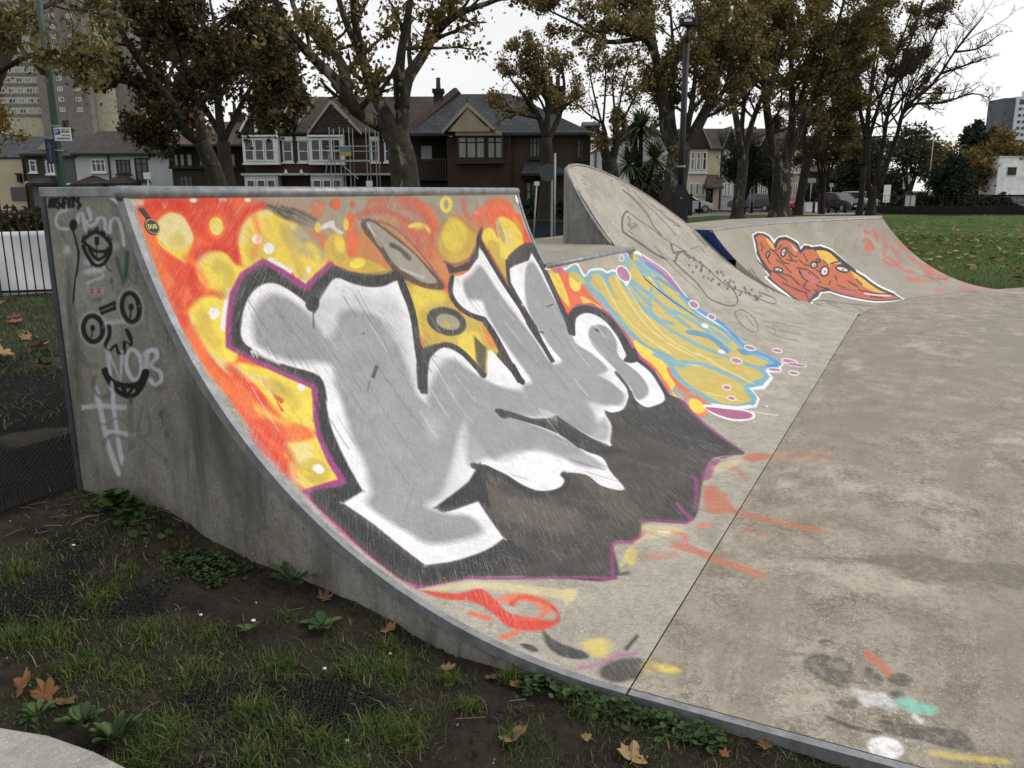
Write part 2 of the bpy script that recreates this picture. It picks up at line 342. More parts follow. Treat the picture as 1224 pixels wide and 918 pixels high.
('yellow',28,0.78,1,[890,2366,916,2317,864,2262,910,2250,972,2322,943,2385]),
('redwash',28,0.78,1,[1357,2481,1505,2505,1660,2487,1805,2420,1851,2448,1695,2516,1517,2536,1357,2510]),
('redwash',28,0.715,1,[1684,2409,1773,2343,1782,2282,1854,2295,1840,2366,1741,2437]),
('orange',28,0.65,1,[1953,2531,2038,2484,2017,2407,2072,2411,2091,2498,1995,2553]),
('yellow',28,0.78,1,[1857,2404,1937,2409,1967,2378,2006,2393,1962,2431,1864,2427]),
('redwash',28,0.65,1,[1957,2470,1994,2390,1915,2317,1960,2308,2048,2394,2009,2483]),
('grime',28,0.78,1,[2153,2480,2179,2401,2057,2311,2108,2297,2246,2400,2221,2494]),
('redwash',28,0.715,1,[2448,2565,2432,2475,2481,2432,2538,2453,2495,2485,2511,2570]),
('orange',28,0.65,1,[2598,2495,2736,2453,2934,2488,2919,2524,2761,2492,2652,2529]),
('pale',28,0.65,1,[2693,2355,2696,2238,2759,2171,2827,2191,2766,2251,2763,2365]),
('olive',28,0.65,1,[3073,2418,3069,2306,2878,2226,2930,2200,3153,2298,3167,2428]),
('red',28,0.65,1,[3180,2311,3241,2182,3263,2071,3244,2324]),
('yellow',28,0.65,1,[134,1703,172,1638,227,1593,258,1615,204,1658,167,1720]),
('red',28,0.65,1,[103,1596,126,1523,97,1427,131,1428,163,1531,138,1609]),
('pale',28,0.78,1,[99,1445,61,1385,85,1342,114,1356,91,1390,126,1440]),
('olive',12,0.95,1,[1031,2369,1141,2418,1173,2360,1173,2288,1279,2280,1419,2208,1444,2174,1213,2182,1046,2256,1012,2301]),
('yellow',10,1,1,[1286,2258,1269,2242,1232,2230,1190,2227,1158,2234,1149,2247,1165,2263,1201,2275,1243,2278,1276,2272]),
('yellow',16,0.8,1,[1181,2364,1164,2335,1139,2317,1115,2316,1102,2332,1103,2360,1118,2388,1143,2407,1167,2408,1182,2392]),
('white',6,0.7,1,[1047,2457,1152,2481,1155,2446,1204,2415,1158,2411,1114,2447,1047,2437]),
('yellow',10,0.9,1,[1929,2434,1912,2425,1873,2418,1827,2415,1791,2418,1780,2425,1796,2434,1834,2442,1881,2444,1917,2442]),
('yellow',10,0.8,1,[1048,2450,1036,2436,1020,2428,1006,2429,998,2438,1001,2452,1012,2466,1028,2474,1043,2474,1050,2464]),
('yellow',10,0.8,1,[1264,2455,1251,2438,1234,2427,1221,2427,1216,2439,1221,2457,1235,2475,1251,2486,1264,2485,1270,2474]),
('yellow',8,0.9,1,[2291,2546,2277,2529,2260,2519,2247,2516,2238,2517,2230,2524,2229,2538,2237,2553,2252,2566,2268,2572,2278,2573,2287,2570,2293,2559,2289,2542,2335,2545,2340,2567,2328,2586,2297,2596,2257,2593,2221,2578,2197,2557,2184,2535,2186,2513,2205,2498,2241,2493,2282,2502,2315,2521,2333,2542]),
('olive',20,0.9,1,[2161,2420,2319,2466,2461,2372,2504,2334,2340,2215,2111,2179,2020,2222,2012,2291]),
('yellow',32,0.55,1,[2386,2340,2312,2280,2212,2248,2127,2254,2087,2295,2102,2354,2167,2412,2261,2446,2351,2443,2401,2402]),
('olive',12,1,1,[1546,2090,1673,2050,1854,2028,1863,1973,1862,1883,2052,1795,2028,1720,1988,1586,1698,1472,1642,1566,1586,1711,1467,1754,1350,1743,1423,1866]),
('yellow',20,0.8,1,[1575,2062,1687,2065,1840,2012,1806,1945,1654,1967,1516,1936,1394,1785,1366,1808]),
('yellow',20,0.8,1,[1818,1759,1909,1703,1775,1574,1704,1590,1679,1692]),
('purplew',16,0.5,1,[1366,1808,1401,1767,1350,1743]),
('yellow',12,0.95,1,[2587,2348,2723,2379,2778,2300,2825,2413,2969,2447,3117,2363,3100,2241,2830,2178,2649,2113,2627,2213,2567,2274]),
('olive',16,0.9,1,[2616,2290,2747,2263,2649,2113,2700,2048,2600,1956,2584,1875,2618,1807,2600,1956,2613,2156]),
('grime',16,0.7,1,[2883,2360,2872,2305,2848,2269,2823,2267,2805,2298,2800,2350,2808,2404,2827,2439,2852,2443,2874,2412]),
('pale',16,0.6,1,[2992,2296,2967,2250,2927,2220,2891,2218,2871,2244,2873,2288,2896,2333,2931,2362,2968,2365,2992,2340]),
('orange',16,0.95,1,[3341,2073,3516,2011,3695,1945,3711,1768,3762,1627,3739,1373,3661,1203,3683,1060,3599,903,3223,783,3456,956,3503,1116,3684,1293,3734,1549,3530,1691,3246,1710,3214,1787,3255,1923]),
('yellow',12,0.95,1,[3328,2040,3419,1974,3355,1816,3246,1710,3226,1762,3229,1903]),
('yellow',12,1,1,[3727,1882,3657,1837,3571,1811,3504,1814,3479,1844,3503,1889,3567,1934,3649,1961,3719,1960,3750,1930]),
('yellow',12,0.9,1,[3542,1766,3708,1663,3724,1606,3513,1680]),
('yellow',12,0.95,1,[3737,1276,3829,1153,3727,968,3576,827,3245,768,3135,654,3107,530,2959,529,3192,711,3535,997,3574,1157]),
('orange',12,0.9,1,[3671,949,3756,837,3632,669,3405,691,3408,776]),
('yellow',12,0.95,1,[3104,481,3048,493,3043,530,3089,578,3168,620,3255,639,3318,628,3328,590,3279,540,3192,498]),
('orange',10,0.7,1,[3165,507,3097,508,3057,525,3047,557,3072,594,3123,628,3186,649,3246,656,3301,648,3334,623,3328,586,3283,548,3217,519,3140,504,3153,485,3253,505,3347,544,3403,592,3410,637,3366,669,3279,681,3168,668,3072,635,3007,592,2978,548,2989,510,3044,486,3128,482]),
('white',6,1,1,[2993,509,2971,506,2952,509,2942,515,2945,523,2961,530,2982,533,3002,531,3012,525,3008,516]),
('purple',12,1,0,[214,1977,287,2093,360,2184,448,2254,583,2300,653,2249,766,2158,898,2205,1038,2253,1026,2278,885,2229,788,2185,685,2270,593,2326,434,2273,336,2195,259,2099,187,1982]),
('purple',10,1,0,[185,1979,262,2098,340,2197,438,2272,592,2320,673,2267,782,2179,896,2225,1035,2271,1034,2235,753,2133,649,2225,574,2271,455,2233,352,2146,248,2002,315,1913,418,1838,548,1744,506,1676,363,1548,438,1555,360,1449,275,1279,247,1268,107,1281,89,1148,84,969,95,792,291,684,265,669,53,766,60,789,50,968,59,1164,56,1329,92,1327,244,1308,270,1394,312,1495,373,1590,430,1659,405,1618,477,1719,369,1815,273,1896]),
('pink',8,0.9,0,[55,1319,86,1276,73,1134,64,966,74,781,50,782,44,963,49,1169]),
('shade',12,1,1,[213,1986,284,2095,353,2183,443,2253,581,2301,663,2250,769,2159,883,2204,1025,2255,1129,2219,1264,2189,1398,2179,1519,2191,1534,2140,1586,2044,1784,1895,1943,1813,2587,2348,2535,2351,2497,2278,2541,2044,2571,1771,2757,2103,2830,2178,3215,2244,3186,2020,3090,1613,3311,1687,3590,1660,3736,1534,3680,1340,3509,1131,3458,992,3274,840,3182,770,3177,656,2999,530,2808,356,2549,118,2439,189,2304,252,1988,220,1541,136,1392,137,1324,207,1253,315,1129,281,1037,294,959,354,683,242,512,449,261,672,444,528,269,672,72,779,53,957,63,1139,77,1305,263,1276,300,1374,344,1499,417,1620,439,1657,426,1597,485,1682,496,1729,380,1830,282,1909]),
('purple',12,0.95,0,[204,1975,281,2094,354,2188,445,2260,586,2306,659,2255,771,2165,899,2211,1039,2260,1029,2279,889,2230,788,2186,684,2272,594,2327,435,2275,334,2197,259,2099,182,1980]),
('purple',12,0.95,0,[182,1975,266,1894,361,1812,473,1716,433,1652,352,1550,373,1545,456,1648,499,1726,382,1826,286,1907,201,1988]),
('black',12,1,1,[233,1990,300,2092,368,2175,449,2236,580,2283,655,2235,759,2144,873,2188,1014,2237,1118,2203,1254,2175,1491,2169,1422,2113,1205,2107,985,2162,767,2020,718,2056,619,2176,488,2179,380,2080,307,1991,386,1924,563,1762,534,1668,408,1533,447,1537,377,1381,297,1229,153,1206,173,1054,179,810,379,737,571,719,543,628,511,562,284,680,95,792,84,969,98,1143,107,1281,263,1276,315,1421,402,1581,450,1653,436,1609,495,1693,509,1740,391,1844,306,1921]),
('shade',40,0.6,1,[716,920,1017,827,1278,656,1421,481,1422,289,1253,315,1061,303,928,380,738,332,557,469,404,633,446,706]),
('wash',50,0.55,1,[891,967,926,837,1058,701,1082,545,905,523,803,635,745,795,757,916]),
('wash',40,0.35,1,[1461,704,1479,502,1308,333,1177,394,1276,568]),
('black',24,0.8,1,[614,709,612,618,577,526,419,641,323,709,390,749,513,719]),
('black',32,0.75,1,[2454,865,2957,768,2989,583,2582,204,2346,278,2341,437,2309,665]),
('black',32,0.5,1,[1683,311,1882,237,1525,158,1384,199,1422,289]),
('purple',10,0.85,1,[258,670,378,559,503,444,600,347,669,243,691,251,620,355,522,453,395,568,273,679]),
('purple',10,0.85,0,[688,248,821,301,950,346,976,322,1018,285,1123,267,1175,270,1186,288,1143,285,1046,300,1007,335,955,362,810,314,677,259]),
('purple',10,0.7,0,[1218,329,1285,273,1326,209,1352,138,1437,124,1462,140,1387,149,1363,218,1320,284,1250,341]),
('purple',10,0.85,0,[1433,128,1591,250,1551,253,1397,132]),
('purple',12,0.75,0,[1538,138,1935,232,2007,283,1953,285,1913,249,1528,156]),
('purple',10,0.8,1,[1978,232,2257,256,2337,213,2150,200,1988,191]),
('purple',10,0.8,0,[2336,211,2563,114,2832,356,3023,530,3207,698,3156,696,2975,529,2785,355,2545,125,2375,224]),
('purple',10,0.8,0,[3209,770,3490,993,3555,1138,3744,1357,3797,1555,3643,1687,3370,1715,3128,1664,3138,1645,3358,1693,3593,1667,3733,1543,3680,1352,3493,1135,3428,991,3155,771]),
('olive',12,1,0,[1530,2097,1680,2058,1854,2028,1868,1964,1875,1880,2042,1787,2028,1680,1983,1582,1719,1486,1672,1479,1663,1571,1594,1706,1481,1742,1360,1740,1401,1836,1472,1959]),
('yellow',28,0.7,1,[1569,2071,1684,2062,1829,2017,1808,1963,1654,1967,1520,1935,1391,1777,1377,1806]),
('yellow',28,0.7,1,[1793,1764,1928,1719,1835,1600,1714,1528,1692,1593,1655,1697]),
('orange',20,0.6,1,[1423,1866,1409,1800,1386,1752,1348,1760]),
('orange',20,0.6,1,[2013,1762,2028,1680,1983,1607,1947,1656]),
('olive',16,0.9,0,[2560,2312,2591,2215,2621,1975,2606,1798,2593,1916,2672,2051,2750,2144,2682,2189]),
('orange',16,0.6,1,[2621,1975,2604,1766,2547,1753,2580,1938]),
('white',10,1,1,[277,1990,335,2087,415,2163,505,2209,594,2213,668,2171,732,2102,751,2044,804,2085,897,2144,1008,2195,1107,2156,1217,2124,1338,2115,1467,2132,1545,2115,1485,1974,1366,1808,1193,1622,1116,1529,1137,1505,1264,1622,1367,1686,1527,1709,1630,1627,1659,1466,1823,1562,1923,1600,1937,1343,2096,1666,2084,1799,1932,1890,1905,1986,1980,2093,2139,2101,2296,2145,2473,2258,2538,2004,2547,1753,2486,1518,2434,1375,2558,1618,2618,1807,2593,1916,2693,2048,2814,2119,3057,2150,3207,2203,3209,2040,3189,1838,2989,1519,3218,1615,3461,1618,3611,1516,3588,1346,3380,1200,3277,1167,3426,1123,3373,950,3122,790,2957,751,2695,797,2690,859,2792,933,2539,877,2386,895,2335,942,2342,916,2171,810,1931,734,1898,858,1902,1061,1826,1079,1625,1159,1526,1273,1499,1218,1635,1108,1721,972,1725,800,1754,714,1648,625,1517,498,1448,593,1481,697,1373,781,1318,740,1215,731,1113,772,1059,849,1047,965,1000,1057,811,1009,673,1004,527,994,527,994,536,956,744,913,744,913,613,709,613,709,492,714,327,756,192,819,192,819,195,923,197,1073,170,1210,170,1210,299,1216,299,1216,338,1320,385,1439,434,1542,499,1640,510,1645,561,1755,423,1843,342,1907]),
('grey',40,1,1,[335,1986,394,2078,478,2148,592,2160,678,2102,725,2013,734,1926,822,1940,899,2014,993,2030,1132,1987,1212,1919,1196,1825,1137,1671,1060,1537,1070,1446,1093,1473,1295,1578,1500,1638,1538,1553,1572,1426,1702,1387,1811,1288,1608,1245,1490,1328,1688,1227,1440,1229,1255,1296,1059,1233,872,1138,640,1041,493,1027,539,945,614,879,586,794,486,801,317,878,284,988,259,1152,330,1197,428,1314,484,1449,569,1589,621,1704,665,1796,465,1854,358,1930]),
('grey',36,1,1,[2096,2054,2234,2095,2393,2136,2433,1977,2468,1723,2453,1548,2405,1371,2612,1366,2688,1239,2774,1097,2739,955,2531,913,2410,1024,2169,1034,2103,891,1920,921,1904,1062,1868,1199,1907,1325,2030,1334,2097,1539,2147,1818,2184,1911,2056,1947]),
('grey',28,0.95,1,[2966,2063,3128,2091,3121,1893,3052,1619,2902,1448,2965,1327,2930,1166,2619,1205,2552,1381,2611,1653,2699,1838]),
('grey',20,1,1,[3330,1515,3532,1475,3486,1341,3266,1217,3217,1007,3023,872,2784,869,2919,982,3033,1164,3069,1328,3147,1446]),
('grey',32,0.8,1,[1304,1339,1538,1300,1601,1145,1708,965,1685,800,1535,881,1492,979,1267,993,1101,1029,1172,1247]),
('grey2',16,0.4,0,[469,2154,495,1900,506,1903,479,2157]),
('grey2',16,0.4,0,[537,2158,576,1870,587,1873,547,2161]),
('grey2',16,0.4,0,[950,1930,870,1637,883,1638,963,1932]),
('grey2',16,0.4,0,[844,1738,748,1445,760,1445,856,1739]),
('grey2',16,0.4,0,[515,2122,607,1933,618,1937,524,2126]),
('white',80,0.4,1,[1011,1418,1080,1358,884,1264,932,1355]),
('white',28,0.8,1,[1111,1251,1086,1079,664,1028,855,1126]),
('white',28,0.55,1,[1367,1014,1361,846,1311,745,1171,755,1074,887,1066,1025]),
('white',6,0.7,0,[283,1938,391,1850,408,1861,298,1949]),
('white',4,1,0,[301,1940,299,1905,305,1906,307,1941]),
('white',4,1,0,[285,1943,284,1912,290,1913,291,1944]),
('grey',44,0.9,1,[1538,1553,1657,1442,1746,1331,1978,1303,2318,1321,2596,1239,2774,1097,2673,949,2435,954,2304,1037,2170,920,1935,856,1900,985,1875,1124,1586,1231,1411,1354]),
('grey',44,0.8,1,[1247,1299,1479,1341,1819,1273,1826,1079,1953,918,2249,897,2039,785,1923,816,1909,1045,1610,1151,1708,965,1701,790,1664,662,1543,739,1509,869,1410,970,1241,1028,1060,1070,934,1089]),
('grey',44,0.8,1,[1526,1613,1585,1522,1573,1384,1297,1352,1185,1427,1282,1546]),
('greyw',100,0.45,1,[744,2093,967,2135,1267,2069,1394,1988,1194,1657,1021,1425,1236,1594,1517,1652,1615,1413,1931,1318,2578,1323,2852,1131,2353,959,1876,1048,1683,1173,1594,1171,1087,1182,764,1034,593,1009,392,1012,310,1093,416,1287,580,1525,643,1728,697,1976]),
('black',8,1,1,[1478,2139,1428,1944,1291,1752,1183,1622,1090,1525,1138,1516,1235,1614,1346,1746,1490,1945,1542,2146]),
('black',10,1,0,[1219,1668,1340,1674,1129,1507,1093,1544]),
('black',10,0.95,1,[1246,1605,1364,1678,1532,1710,1617,1653,1641,1535,1634,1468,1689,1476,1696,1545,1669,1671,1555,1738,1348,1699,1218,1620]),
('black',16,0.75,0,[1867,1721,1893,1627,1666,1470,1708,1570]),
('black',8,1,1,[2049,1786,2022,1631,1926,1420,1906,1340,1968,1347,1988,1425,2084,1637,2111,1794]),
('black',8,1,0,[1973,1526,2028,1469,1956,1345,1890,1358]),
('black',8,0.95,1,[1988,2103,1882,2003,1883,1906,1955,1835,2062,1783,2109,1807,2003,1856,1935,1919,1932,2004,2033,2096]),
('black',8,0.95,0,[2487,2318,2530,2057,2553,1808,2469,1524,2398,1382,2459,1385,2531,1529,2615,1816,2589,2067,2543,2329]),
('black',8,0.9,0,[2641,1825,2611,1653,2434,1387,2459,1501,2507,1694]),
('purplew',10,0.5,0,[2557,2233,2605,1972,2588,1764,2620,1767,2636,1977,2586,2239]),
('black',10,0.9,0,[2015,2196,2090,2154,2271,2175,2411,2238,2518,2342,2518,2296,2407,2191,2226,2123,2061,2121,1996,2118]),
('black',10,0.9,0,[2748,2154,2823,2128,3016,2154,3193,2235,3210,2192,3067,2118,2836,2100,2739,2085,2658,1991,2641,1825,2562,1858,2626,2015]),
('purplew',10,0.7,1,[1993,2191,2100,2164,2289,2186,2433,2251,2417,2259,2283,2197,2108,2177,2008,2203]),
('black',8,0.95,1,[3166,2217,3184,2011,3083,1726,2947,1518,3032,1520,3171,1731,3272,2021,3252,2230]),
('black',10,1,1,[3023,1515,3164,1616,3317,1645,3489,1615,3602,1506,3538,1338,3389,1196,3519,1195,3680,1345,3747,1530,3605,1657,3355,1696,3093,1644,2928,1528]),
('black',8,1,1,[3292,1178,3603,1219,3475,1124,3328,1120,3255,1158]),
('black',8,0.9,1,[3408,1161,3381,986,3118,779,3178,777,3452,991,3479,1172]),
('black',6,0.9,1,[2956,1117,2867,993,2740,913,2682,840,2732,842,2786,911,2916,993,3009,1120]),
('black',10,0.8,1,[2801,951,2680,861,2694,759,2943,709,3004,737,2762,781,2753,867,2867,948]),
('black',8,0.9,1,[1476,1250,1593,1146,1732,984,1726,823,1900,658,1966,678,1788,840,1793,1000,1646,1166,1524,1271]),
('black',10,0.8,0,[1900,1070,1905,861,1950,674,1783,758,1708,844,1749,985]),
('black',8,0.8,1,[1544,1204,1516,1199,1489,1205,1471,1219,1470,1236,1486,1250,1513,1255,1541,1249,1559,1235,1560,1218]),
('black',10,0.8,1,[2308,922,2190,829,1981,755,1999,741,2222,819,2353,920]),
('black',12,0.9,1,[931,1060,1005,948,1016,833,1062,747,1196,700,1340,724,1401,780,1346,783,1315,745,1228,730,1111,770,1069,847,1057,964,978,1078]),
('black',12,0.95,0,[1014,1067,834,1017,673,1004,508,997,570,965,747,918,740,842,897,963]),
('purplew',10,0.5,1,[1034,2238,1220,2191,1452,2184,1457,2193,1226,2200,1042,2246]),
('black',6,0.8,0,[2580,1607,2614,1588,2637,1597,2601,1616]),
('black',6,0.8,0,[2916,1756,3037,1761,3042,1770,2921,1765]),
('black',8,0.8,0,[868,1668,950,1719,935,1729,853,1677]),
('black',8,0.5,0,[768,1617,834,1663,828,1666,762,1620]),
('black',6,0.7,1,[3368,1453,3349,1452,3333,1459,3323,1469,3326,1480,3338,1487,3356,1487,3373,1481,3382,1471,3380,1460]),
('black',4,0.8,0,[989,1900,990,1889,1003,1892,1002,1903]),
('black',10,1,1,[813,2084,790,2064,759,2054,733,2058,721,2074,727,2096,749,2115,779,2125,806,2122,819,2106]),
('black',6,0.8,0,[753,2064,693,1976,701,1975,761,2063]),
('black',12,0.72,1,[1373,2465,1456,2480,1570,2420,1710,2311,1830,2169,1882,2051,1804,2038,1664,2071,1534,2140,1481,2188,1431,2313,1369,2407]),
('dotgrey',12,1,1,[1404,2449,1470,2462,1577,2389,1736,2268,1810,2145,1830,2083,1710,2093,1600,2158,1518,2222,1473,2341]),
('black',16,0.7,1,[1540,2323,1606,2292,1655,2233,1695,2248,1642,2309,1570,2343]),
('white',12,0.5,1,[1420,2447,1436,2371,1456,2324,1471,2329,1451,2375,1434,2450]),
('white',16,0.5,0,[1544,2191,1726,2115,1739,2124,1555,2199]),
('purplew',12,0.6,1,[1380,2474,1600,2436,1774,2294,1879,2065,1902,2071,1794,2301,1615,2446,1389,2484]),
('black',12,0.92,1,[1844,1781,1746,1755,1637,1765,1558,1805,1534,1860,1571,1910,1659,1937,1771,1931,1861,1892,1890,1834]),
('dotgrey',12,1,1,[1801,1801,1745,1787,1679,1795,1628,1819,1610,1853,1631,1882,1683,1896,1750,1890,1804,1866,1824,1832]),
('olive',16,0.6,1,[1740,1812,1715,1805,1680,1807,1647,1818,1630,1833,1634,1846,1658,1853,1693,1851,1726,1840,1744,1825]),
('white',6,0.253258,0,[653,1726,624,1541,629,1542,657,1727]),
('scuff',6,0.430437,0,[721,1971,719,1761,727,1763,728,1973]),
('scuff',6,0.29868,0,[742,1700,731,1612,737,1613,749,1701]),
('white',6,0.456084,0,[1589,1996,1583,1741,1590,1742,1595,1998]),
('scuff',6,0.268235,0,[621,1904,612,1691,616,1691,625,1905]),
('scuff',6,0.534014,0,[1295,1686,1278,1598,1290,1599,1307,1687]),
('white',6,0.436436,0,[378,1939,381,1864,386,1865,383,1940]),
('scuff',6,0.494709,0,[319,1782,316,1721,320,1722,323,1783]),
('scuff',6,0.365374,0,[685,1882,677,1712,684,1713,691,1883]),
('white',6,0.449079,0,[187,1798,168,1584,175,1585,194,1799]),
('scuff',6,0.28415,0,[660,1923,655,1738,662,1739,667,1925]),
('scuff',6,0.400004,0,[526,1948,527,1801,535,1803,534,1950]),
('white',6,0.31665,0,[148,1749,137,1627,142,1627,153,1750]),
('scuff',6,0.414991,0,[732,1894,720,1688,725,1689,736,1895]),
('scuff',6,0.353254,0,[333,1780,329,1720,334,1721,337,1781]),
('white',6,0.334569,0,[1169,2059,1180,1901,1186,1902,1176,2060]),
('scuff',6,0.300269,0,[496,1558,464,1413,473,1414,504,1559]),
('scuff',6,0.523613,0,[1411,1780,1395,1668,1407,1670,1422,1781]),
('white',6,0.322476,0,[331,2041,340,1859,345,1860,336,2043]),
('scuff',6,0.549549,0,[406,2164,426,2008,434,2010,414,2166]),
('scuff',6,0.499586,0,[996,2100,1007,1977,1016,1979,1005,2102]),
('white',6,0.438101,0,[1079,1943,1076,1773,1084,1774,1087,1944]),
('scuff',6,0.337396,0,[304,1627,265,1417,269,1418,308,1627]),
('scuff',6,0.458791,0,[1391,1852,1352,1574,1362,1575,1401,1854]),
('white',6,0.454988,0,[1179,1937,1178,1814,1185,1815,1186,1939]),
('scuff',6,0.322369,0,[1210,1994,1206,1743,1214,1745,1218,1995]),
('scuff',6,0.52598,0,[447,1560,412,1402,419,1402,454,1561]),
('white',6,0.520288,0,[1174,1508,1120,1350,1129,1351,1183,1509]),
('scuff',6,0.470751,0,[1073,1680,1047,1543,1054,1544,1080,1681]),
('scuff',6,0.489319,0,[1080,2094,1095,1890,1105,1892,1090,2096]),
('white',6,0.363841,0,[981,1440,918,1266,927,1266,991,1441]),
('scuff',6,0.456734,0,[389,1980,393,1872,401,1874,397,1981]),
('scuff',6,0.460186,0,[746,1728,734,1644,741,1645,753,1729]),
('white',6,0.455584,0,[757,1984,760,1851,766,1852,763,1985]),
('scuff',6,0.477888,0,[531,2117,543,2010,550,2011,538,2119]),
('scuff',6,0.396347,0,[699,1513,663,1382,667,1382,704,1513]),
('white',6,0.321503,0,[848,2015,853,1827,860,1828,854,2017]),
('scuff',6,0.333908,0,[362,1610,354,1554,360,1554,367,1611]),
('scuff',6,0.40031,0,[463,1917,464,1823,472,1824,471,1918]),
('white',6,0.502863,0,[1200,1973,1199,1811,1208,1813,1209,1975]),
('scuff',6,0.318251,0,[502,1891,492,1682,500,1683,509,1893]),
('scuff',6,0.448982,0,[665,1648,642,1514,650,1515,673,1650]),
('white',6,0.469677,0,[1346,1637,1284,1416,1292,1417,1354,1638]),
('scuff',6,0.290774,0,[563,1853,557,1731,562,1732,568,1854]),
('scuff',6,0.491082,0,[443,1850,439,1751,443,1751,447,1851]),
('white',6,0.511929,0,[329,1626,301,1466,306,1467,334,1627]),
('white',6,0.410672,0,[3398,1624,3376,1498,3396,1500,3418,1626]),
('scuff',6,0.2658,0,[2074,1309,2007,1146,2020,1147,2087,1310]),
('white',6,0.401796,0,[2278,1744,2278,1586,2290,1588,2290,1746]),
('scuff',6,0.330688,0,[2041,1964,2069,1844,2085,1847,2056,1967]),
('white',6,0.289699,0,[1286,1485,1238,1263,1249,1264,1297,1487]),
('scuff',6,0.408259,0,[3038,1704,3028,1583,3049,1586,3058,1706]),
('white',6,0.203239,0,[1431,1396,1413,1323,1421,1324,1439,1397]),
('scuff',6,0.247513,0,[2084,2002,2130,1790,2140,1791,2094,2004]),
('white',6,0.225582,0,[1967,1868,1985,1625,1998,1627,1979,1870]),
('scuff',6,0.362874,0,[2574,1495,2522,1311,2536,1312,2589,1497]),
('white',6,0.358517,0,[2849,1475,2760,1237,2775,1238,2865,1477]),
('scuff',6,0.269627,0,[2203,1717,2196,1534,2210,1535,2217,1720]),
('white',6,0.439082,0,[3138,1432,2986,1126,3005,1127,3157,1434]),
('scuff',6,0.388468,0,[2739,1603,2705,1423,2721,1425,2755,1605]),
('white',6,0.221061,0,[3584,1858,3600,1750,3614,1752,3597,1860]),
('scuff',6,0.371311,0,[2010,2160,2058,2048,2066,2049,2018,2162]),
('white',6,0.437404,0,[1827,1161,1670,895,1682,895,1840,1162]),
('scuff',6,0.251648,0,[1793,1976,1833,1733,1844,1735,1803,1978]),
('white',6,0.26043,0,[2898,1575,2847,1360,2860,1361,2912,1577]),
('scuff',6,0.391307,0,[1541,1648,1517,1403,1530,1405,1554,1651]),
('white',6,0.35003,0,[3405,1561,3360,1392,3384,1394,3429,1564]),
('scuff',6,0.38275,0,[3298,2036,3348,1898,3365,1901,3314,2039]),
('white',6,0.415589,0,[2457,1229,2368,1069,2381,1069,2470,1230]),
('scuff',6,0.333981,0,[3294,1405,3230,1262,3250,1264,3313,1407]),
('white',6,0.231709,0,[2363,1896,2384,1737,2398,1740,2376,1898]),
('scuff',6,0.304619,0,[1753,1205,1640,986,1648,986,1762,1206]),
('white',6,0.337017,0,[1440,1543,1410,1359,1417,1360,1447,1544]),
('scuff',6,0.288711,0,[2356,1495,2313,1333,2324,1334,2367,1496]),
('white',6,0.243253,0,[3640,1569,3561,1338,3580,1339,3659,1571]),
('scuff',6,0.287474,0,[2464,1908,2488,1763,2500,1765,2476,1911]),
('wash',8,0.349313,0,[2036,251,2018,140,2040,143,2058,254]),
('wash',8,0.275291,0,[1126,465,1139,406,1153,410,1140,468]),
('wash',8,0.292899,0,[731,588,778,434,790,437,743,592]),
('wash',8,0.299062,0,[1506,711,1572,548,1583,551,1516,714]),
('wash',8,0.489767,0,[1243,370,1250,244,1263,246,1256,373]),
('wash',8,0.339851,0,[768,386,779,296,790,299,778,389]),
('wash',8,0.431625,0,[1154,257,1153,177,1166,180,1167,260]),
('wash',8,0.338819,0,[1096,470,1120,345,1135,348,1111,473]),
('wash',8,0.34757,0,[1658,963,1776,795,1796,801,1676,969]),
('wash',8,0.355213,0,[1098,-11,1080,-79,1097,-78,1114,-9]),
('wash',8,0.262608,0,[1383,820,1439,718,1447,720,1391,822]),
('wash',8,0.457975,0,[1085,928,1130,865,1138,868,1092,931]),
('wash',8,0.286527,0,[1181,645,1225,523,1243,527,1198,650]),
('wash',8,0.382096,0,[667,581,710,438,724,441,681,585]),
('wash',8,0.387915,0,[1532,819,1623,649,1642,654,1550,824]),
('wash',8,0.277146,0,[1953,414,1959,276,1984,280,1978,418]),
('wash',8,0.411019,0,[1872,616,1920,439,1943,443,1894,621]),
('wash',8,0.350035,0,[1865,870,1943,746,1958,750,1879,874]),
('wash',8,0.460577,0,[499,654,536,560,546,563,508,658]),
('wash',8,0.343136,0,[1561,178,1537,50,1558,52,1582,181]),
('wash',8,0.405599,0,[2555,437,2552,238,2576,241,2578,441]),
('wash',8,0.436678,0,[2231,233,2205,106,2231,109,2258,237]),
('wash',8,0.412544,0,[983,402,999,273,1014,276,998,405]),
('wash',8,0.260629,0,[1409,767,1441,707,1450,709,1417,769]),
('scuff',4,0.5,0,[532,2147,588,1883,593,1884,537,2148]),
('scuff',4,0.5,0,[392,2128,367,1901,372,1902,397,2128]),
('scuff',4,0.5,0,[602,2045,662,1839,667,1840,606,2046]),
('scuff',4,0.5,0,[1120,2116,1125,1901,1131,1902,1126,2118]),
('scuff',4,0.5,0,[1125,1901,1029,1596,1036,1596,1131,1902]),
('scuff',4,0.5,0,[851,1844,758,1459,763,1459,856,1844]),
('scuff',4,0.5,0,[967,1882,900,1339,906,1340,973,1883]),
('scuff',4,0.5,0,[2234,1720,2233,1367,2244,1368,2244,1722]),
('scuff',4,0.5,0,[2439,1595,2258,1161,2268,1161,2450,1596]),
('scuff',4,0.5,0,[603,1421,515,1104,520,1105,608,1422]),
('scuff',4,0.5,0,[758,1432,668,1155,673,1156,763,1433]),
('scuff',4,0.5,0,[559,1138,348,1038,350,1036,561,1135]),
('pale',20,0.6,1,[68,754,261,649,382,516,453,404,487,335,425,321,399,380,340,483,257,597,148,681]),
